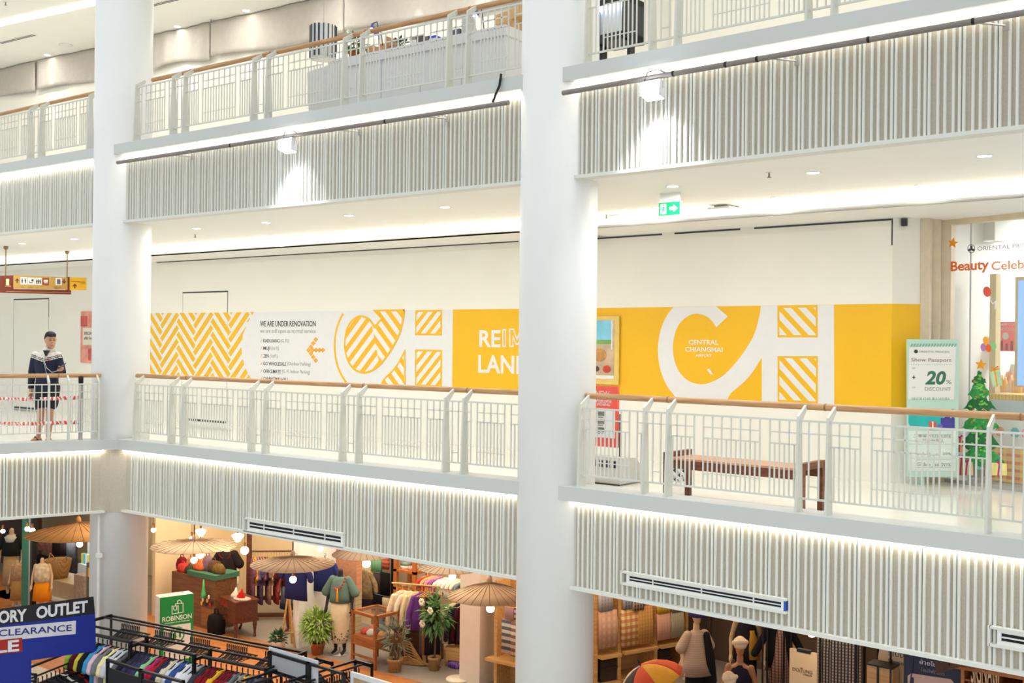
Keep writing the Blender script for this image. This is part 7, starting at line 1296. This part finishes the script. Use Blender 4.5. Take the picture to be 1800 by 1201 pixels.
mb = MB(); mb.prism([(-.05, h-.02), (w_*.6, h+.0), (w_, h-.05), (w_, h-.02), (w_*.6, h+.04), (-.05, h+.01)], -.05, .55); obj('roof_board', mb, KW, t); mb = MB(); mb.box(0, w_, .42, .45, 0, h-.05); obj('back_panel', mb, wood('kiosk_back', (120, 66, 34), (140, 82, 46), 3), t)
for z in (h-.13, h-.30): mb = MB(); mb.box(0, w_, .02, .45, z-.02, z); obj('shelf_board', mb, KW, t)
off = (a[0], Y, G); mb = MB(); mb.box(.08, w_*.62, -.02, .0, h-.42, h-.15); obj('name_board', mb, KW, t); wtext(t, 'R', Y-.024, 'SIGNAGE', XN(1240, 1018), XN(1560, 1028), 52, mat('signage_letter', (226, 196, 160), .5), .005, off=off)
# ---- shop left of the far column
LD = 4.4; GRN = mat('green_post', (52, 128, 104), .5)
a, b = at(38, 1000, 3.0), at(50, 1000, 3.0); mb = MB(); mb.box(0, b[0]-a[0], 0, .1, G, -1.05); mb.box(b[0]-a[0], b[0]-a[0]+.09, 0, .1, G, -1.05); t = thing('shop_post', 'green and steel shopfront post left of the far column', 'post', 'M', (a[0], 3.0, 0)); mb = MB(); mb.box(0, b[0]-a[0], 0, .1, G, -1.05); obj('green_side', mb, GRN, t); mb = MB(); mb.box(b[0]-a[0], b[0]-a[0]+.06, -.0, .1, G, -1.05); obj('steel_side', mb, STEEL, t); mb = MB(); mb.box(b[0]-a[0]+.06, b[0]-a[0]+.14, .0, .1, G, -1.05); obj('black_side', mb, BLACK, t)
a = at(17, 940, 3.8); p = (at(20, 1000, 3.8)[0], 3.8, zat(20, 934, 3.8)-1.53); s6 = 1.0; mb = MB(); mb.box(-.45, .45, -.35, .4, G-p[2], 0); solo('display_platform', mb, ROSE, 'dark wooden display platform at the left edge of the ground floor', 'platform', 'M', p); t = mannequin('headless mannequin in a dark jacket with white collar at the left edge', 'M', p, .7, DUM, False, 0, s6)
wear(t, 'jacket', [(0, 0, .98, .22, .15), (0, 0, 1.2, .21, .15), (0, 0, 1.4, .19, .115), (0, 0, 1.45, .08, .07)], cloth((34, 40, 36)), [SL(-1, .45), SL(1, .45)]); wear(t, 'collar', [(0, -.03, 1.30, .12, .13), (0, -.01, 1.40, .17, .12), (0, 0, 1.45, .09, .08)], cloth((206, 206, 196))); wear(t, 'skirt', [(0, 0, .30, .2, .15), (0, 0, .98, .17, .13)], cloth((186, 156, 116)))
t2 = mannequin('second mannequin torso in a beige top beside the green post', 'M', (at(30, 1030, 3.3)[0], 3.3, G), .7, DUM, False, 0, .62); wear(t2, 'top', [(0, 0, .9, .22, .16), (0, 0, 1.4, .2, .12), (0, 0, 1.46, .09, .08)], cloth((186, 150, 116), .2)); wear(t2, 'skirt', [(0, 0, .2, .24, .18), (0, 0, .92, .2, .15)], cloth((176, 136, 80)))
a = at(75, 985, 3.3); t = mannequin('mannequin in bright orange shorts and a cream printed shirt beside the black bags', 'M', (at(74, 1030, 3.0)[0], 3.0, G), .8, DUM, False, 0, .80); wear(t, 'shorts', [(-.0, 0, .50, .24, .17), (0, 0, .8, .22, .16), (0, 0, 1.0, .17, .13)], cloth((230, 140, 24), .04)); wear(t, 'shirt', [(0, 0, .98, .2, .15), (0, 0, 1.2, .2, .15), (0, 0, 1.4, .18, .11), (0, 0, 1.46, .08, .07)], cloth((206, 190, 160), .25))
a, b = at(86, 980, 4.3), at(118, 980, 4.3); r = (b[0]-a[0])/2*.8; zb2 = zat(100, 1015, 4.3); hb2 = zat(100, 983, 4.3)-zb2; t = thing('wicker_basket', 'tall wicker basket on the pale plinth left of the far column', 'basket', 'M', ((a[0]+b[0])/2, 4.3, zb2)); mb = MB(); mb.lathe([(r*.72, 0), (r*.88, hb2*.5), (r, hb2), (r*.93, hb2), (r*.8, hb2*.5), (r*.66, .02)], 24); obj('body', mb, BASK, t)
for s in (-1, 1): mb = MB(); mb.tube([(s*r*.9, -.06, hb2), (s*r*1.08, 0, hb2+.1), (s*r*.9, .06, hb2)], .015, 6); obj('handle', mb, RATT, t)
a, b = at(90, 1020, 4.1), at(132, 1050, 4.1); mb = MB(); mb.box(a[0]-.4, b[0], 4.1, 4.75, G, zb2); t = thing('plinth', 'pale stepped plinth under the wicker basket', 'plinth', 'M', (0, 0, 0)); obj('body', mb, mat('plinth_beige', (196, 174, 136), .6, noise=.03), t); mb = MB(); mb.box(a[0]-.42, b[0]+.02, 3.98, 4.1, zb2-.42, zb2-.36); obj('step_edge', mb, WHITE, t)
for i, (x0, x1, y0, y1, c, lb) in enumerate(((56, 70, 934, 976, (96, 80, 76), 'grey printed'), (68, 92, 938, 972, (150, 104, 96), 'red flower printed'), (93, 108, 942, 985, (34, 24, 28), 'black'), (106, 118, 944, 986, (44, 34, 36), 'dark brown'), (118, 134, 946, 1010, (70, 70, 72), 'grey'), (58, 84, 972, 992, (22, 20, 22), 'lower black'))): panel_cloth(x0, x1, y0, y1, 5.2, cloth(c, .3), lb+' cloth hanging behind the wicker basket')
mb = MB(); mb.box(-.0, 3.4, 0, .1, G, -1.05); solo('wall_unit', mb, mat('dark_display', (62, 44, 34), .7, noise=.1), 'dark display wall behind the left shop goods', 'display wall', 'M', (at(0, 1000, 5.4)[0]-1.6, 5.4, 0))
a = at(137, 980, 5.6); t = thing('bright_display', 'bright white display shelf with blue and yellow packets far behind', 'shelf', 'M', (a[0], 5.6, G)); b = at(166, 1000, 5.6); w_ = b[0]-a[0]; zq = zat(150, 958, 5.6)-G; z1 = zat(150, 994, 5.6)-G; mb = MB(); mb.box(0, w_, .25, .3, 0, zq+.35); mb.box(0, w_, 0, .3, z1-.05, z1); mb.box(0, w_, .0, .3, 0, z1-.05); obj('body', mb, mat('pale_unit', (206, 206, 204), .5), t); lamp('bright_display_lamp', 'AREA', gl('M', a[0]+w_/2, 5.2, G+zq+.3), 14, (.9, .95, 1), .5)
for i in range(8): mb = MB(); mb.box(0, w_/9, 0, .08, 0, .24); small('packet', 'upright packet on the bright far display, %s from the left' % nth(i), 'packet', mb, mat('packet_%d' % (i % 3), [(214, 214, 96), (96, 190, 214), (226, 230, 226)][i % 3], .4), (a[0]+w_/8*i+.01, 5.68, G+z1), group='packets on the bright far display')
a = at(152, 1000, 3.6); b = at(164, 1040, 3.6); mb = MB(); mb.box(0, b[0]-a[0]+.15, 0, .35, 0, zat(155, 990, 3.6)-G); t = thing('grey_cabinet', 'grey green cabinet with a yellow tag left of the far column', 'cabinet', 'M', (a[0], 3.6, G)); obj('body', mb, mat('cabinet_grey', (100, 102, 90), .5), t); mb = MB(); mb.box(.06, .11, -.008, 0, zat(155, 1014, 3.6)-G, zat(155, 998, 3.6)-G); obj('tag', mb, YEL, t)
a = at(130, 1010, 3.9); mb = MB(); mb.box(0, .38, 0, .3, G, zat(140, 1012, 3.9)); small('patterned_carton', 'pale printed carton beside the grey green cabinet', 'box', mb, mat('carton_print', (176, 164, 150), .6, noise=.25, scale=12), (a[0], 3.9, 0))
p_ = at(176, 1000, -.13); mb = MB(); mb.tube([(0, 0, G), (0, 0, -1.1)], .02, 8); mb.box(-.03, .06, -.03, .03, zat(180, 982, -.13), zat(180, 982, -.13)+.06); solo('conduit_pipe', mb, WHITE, 'thin white conduit running down the far column', 'pipe', 'M', (at(175, 1000, -.1)[0], -.12, 0))
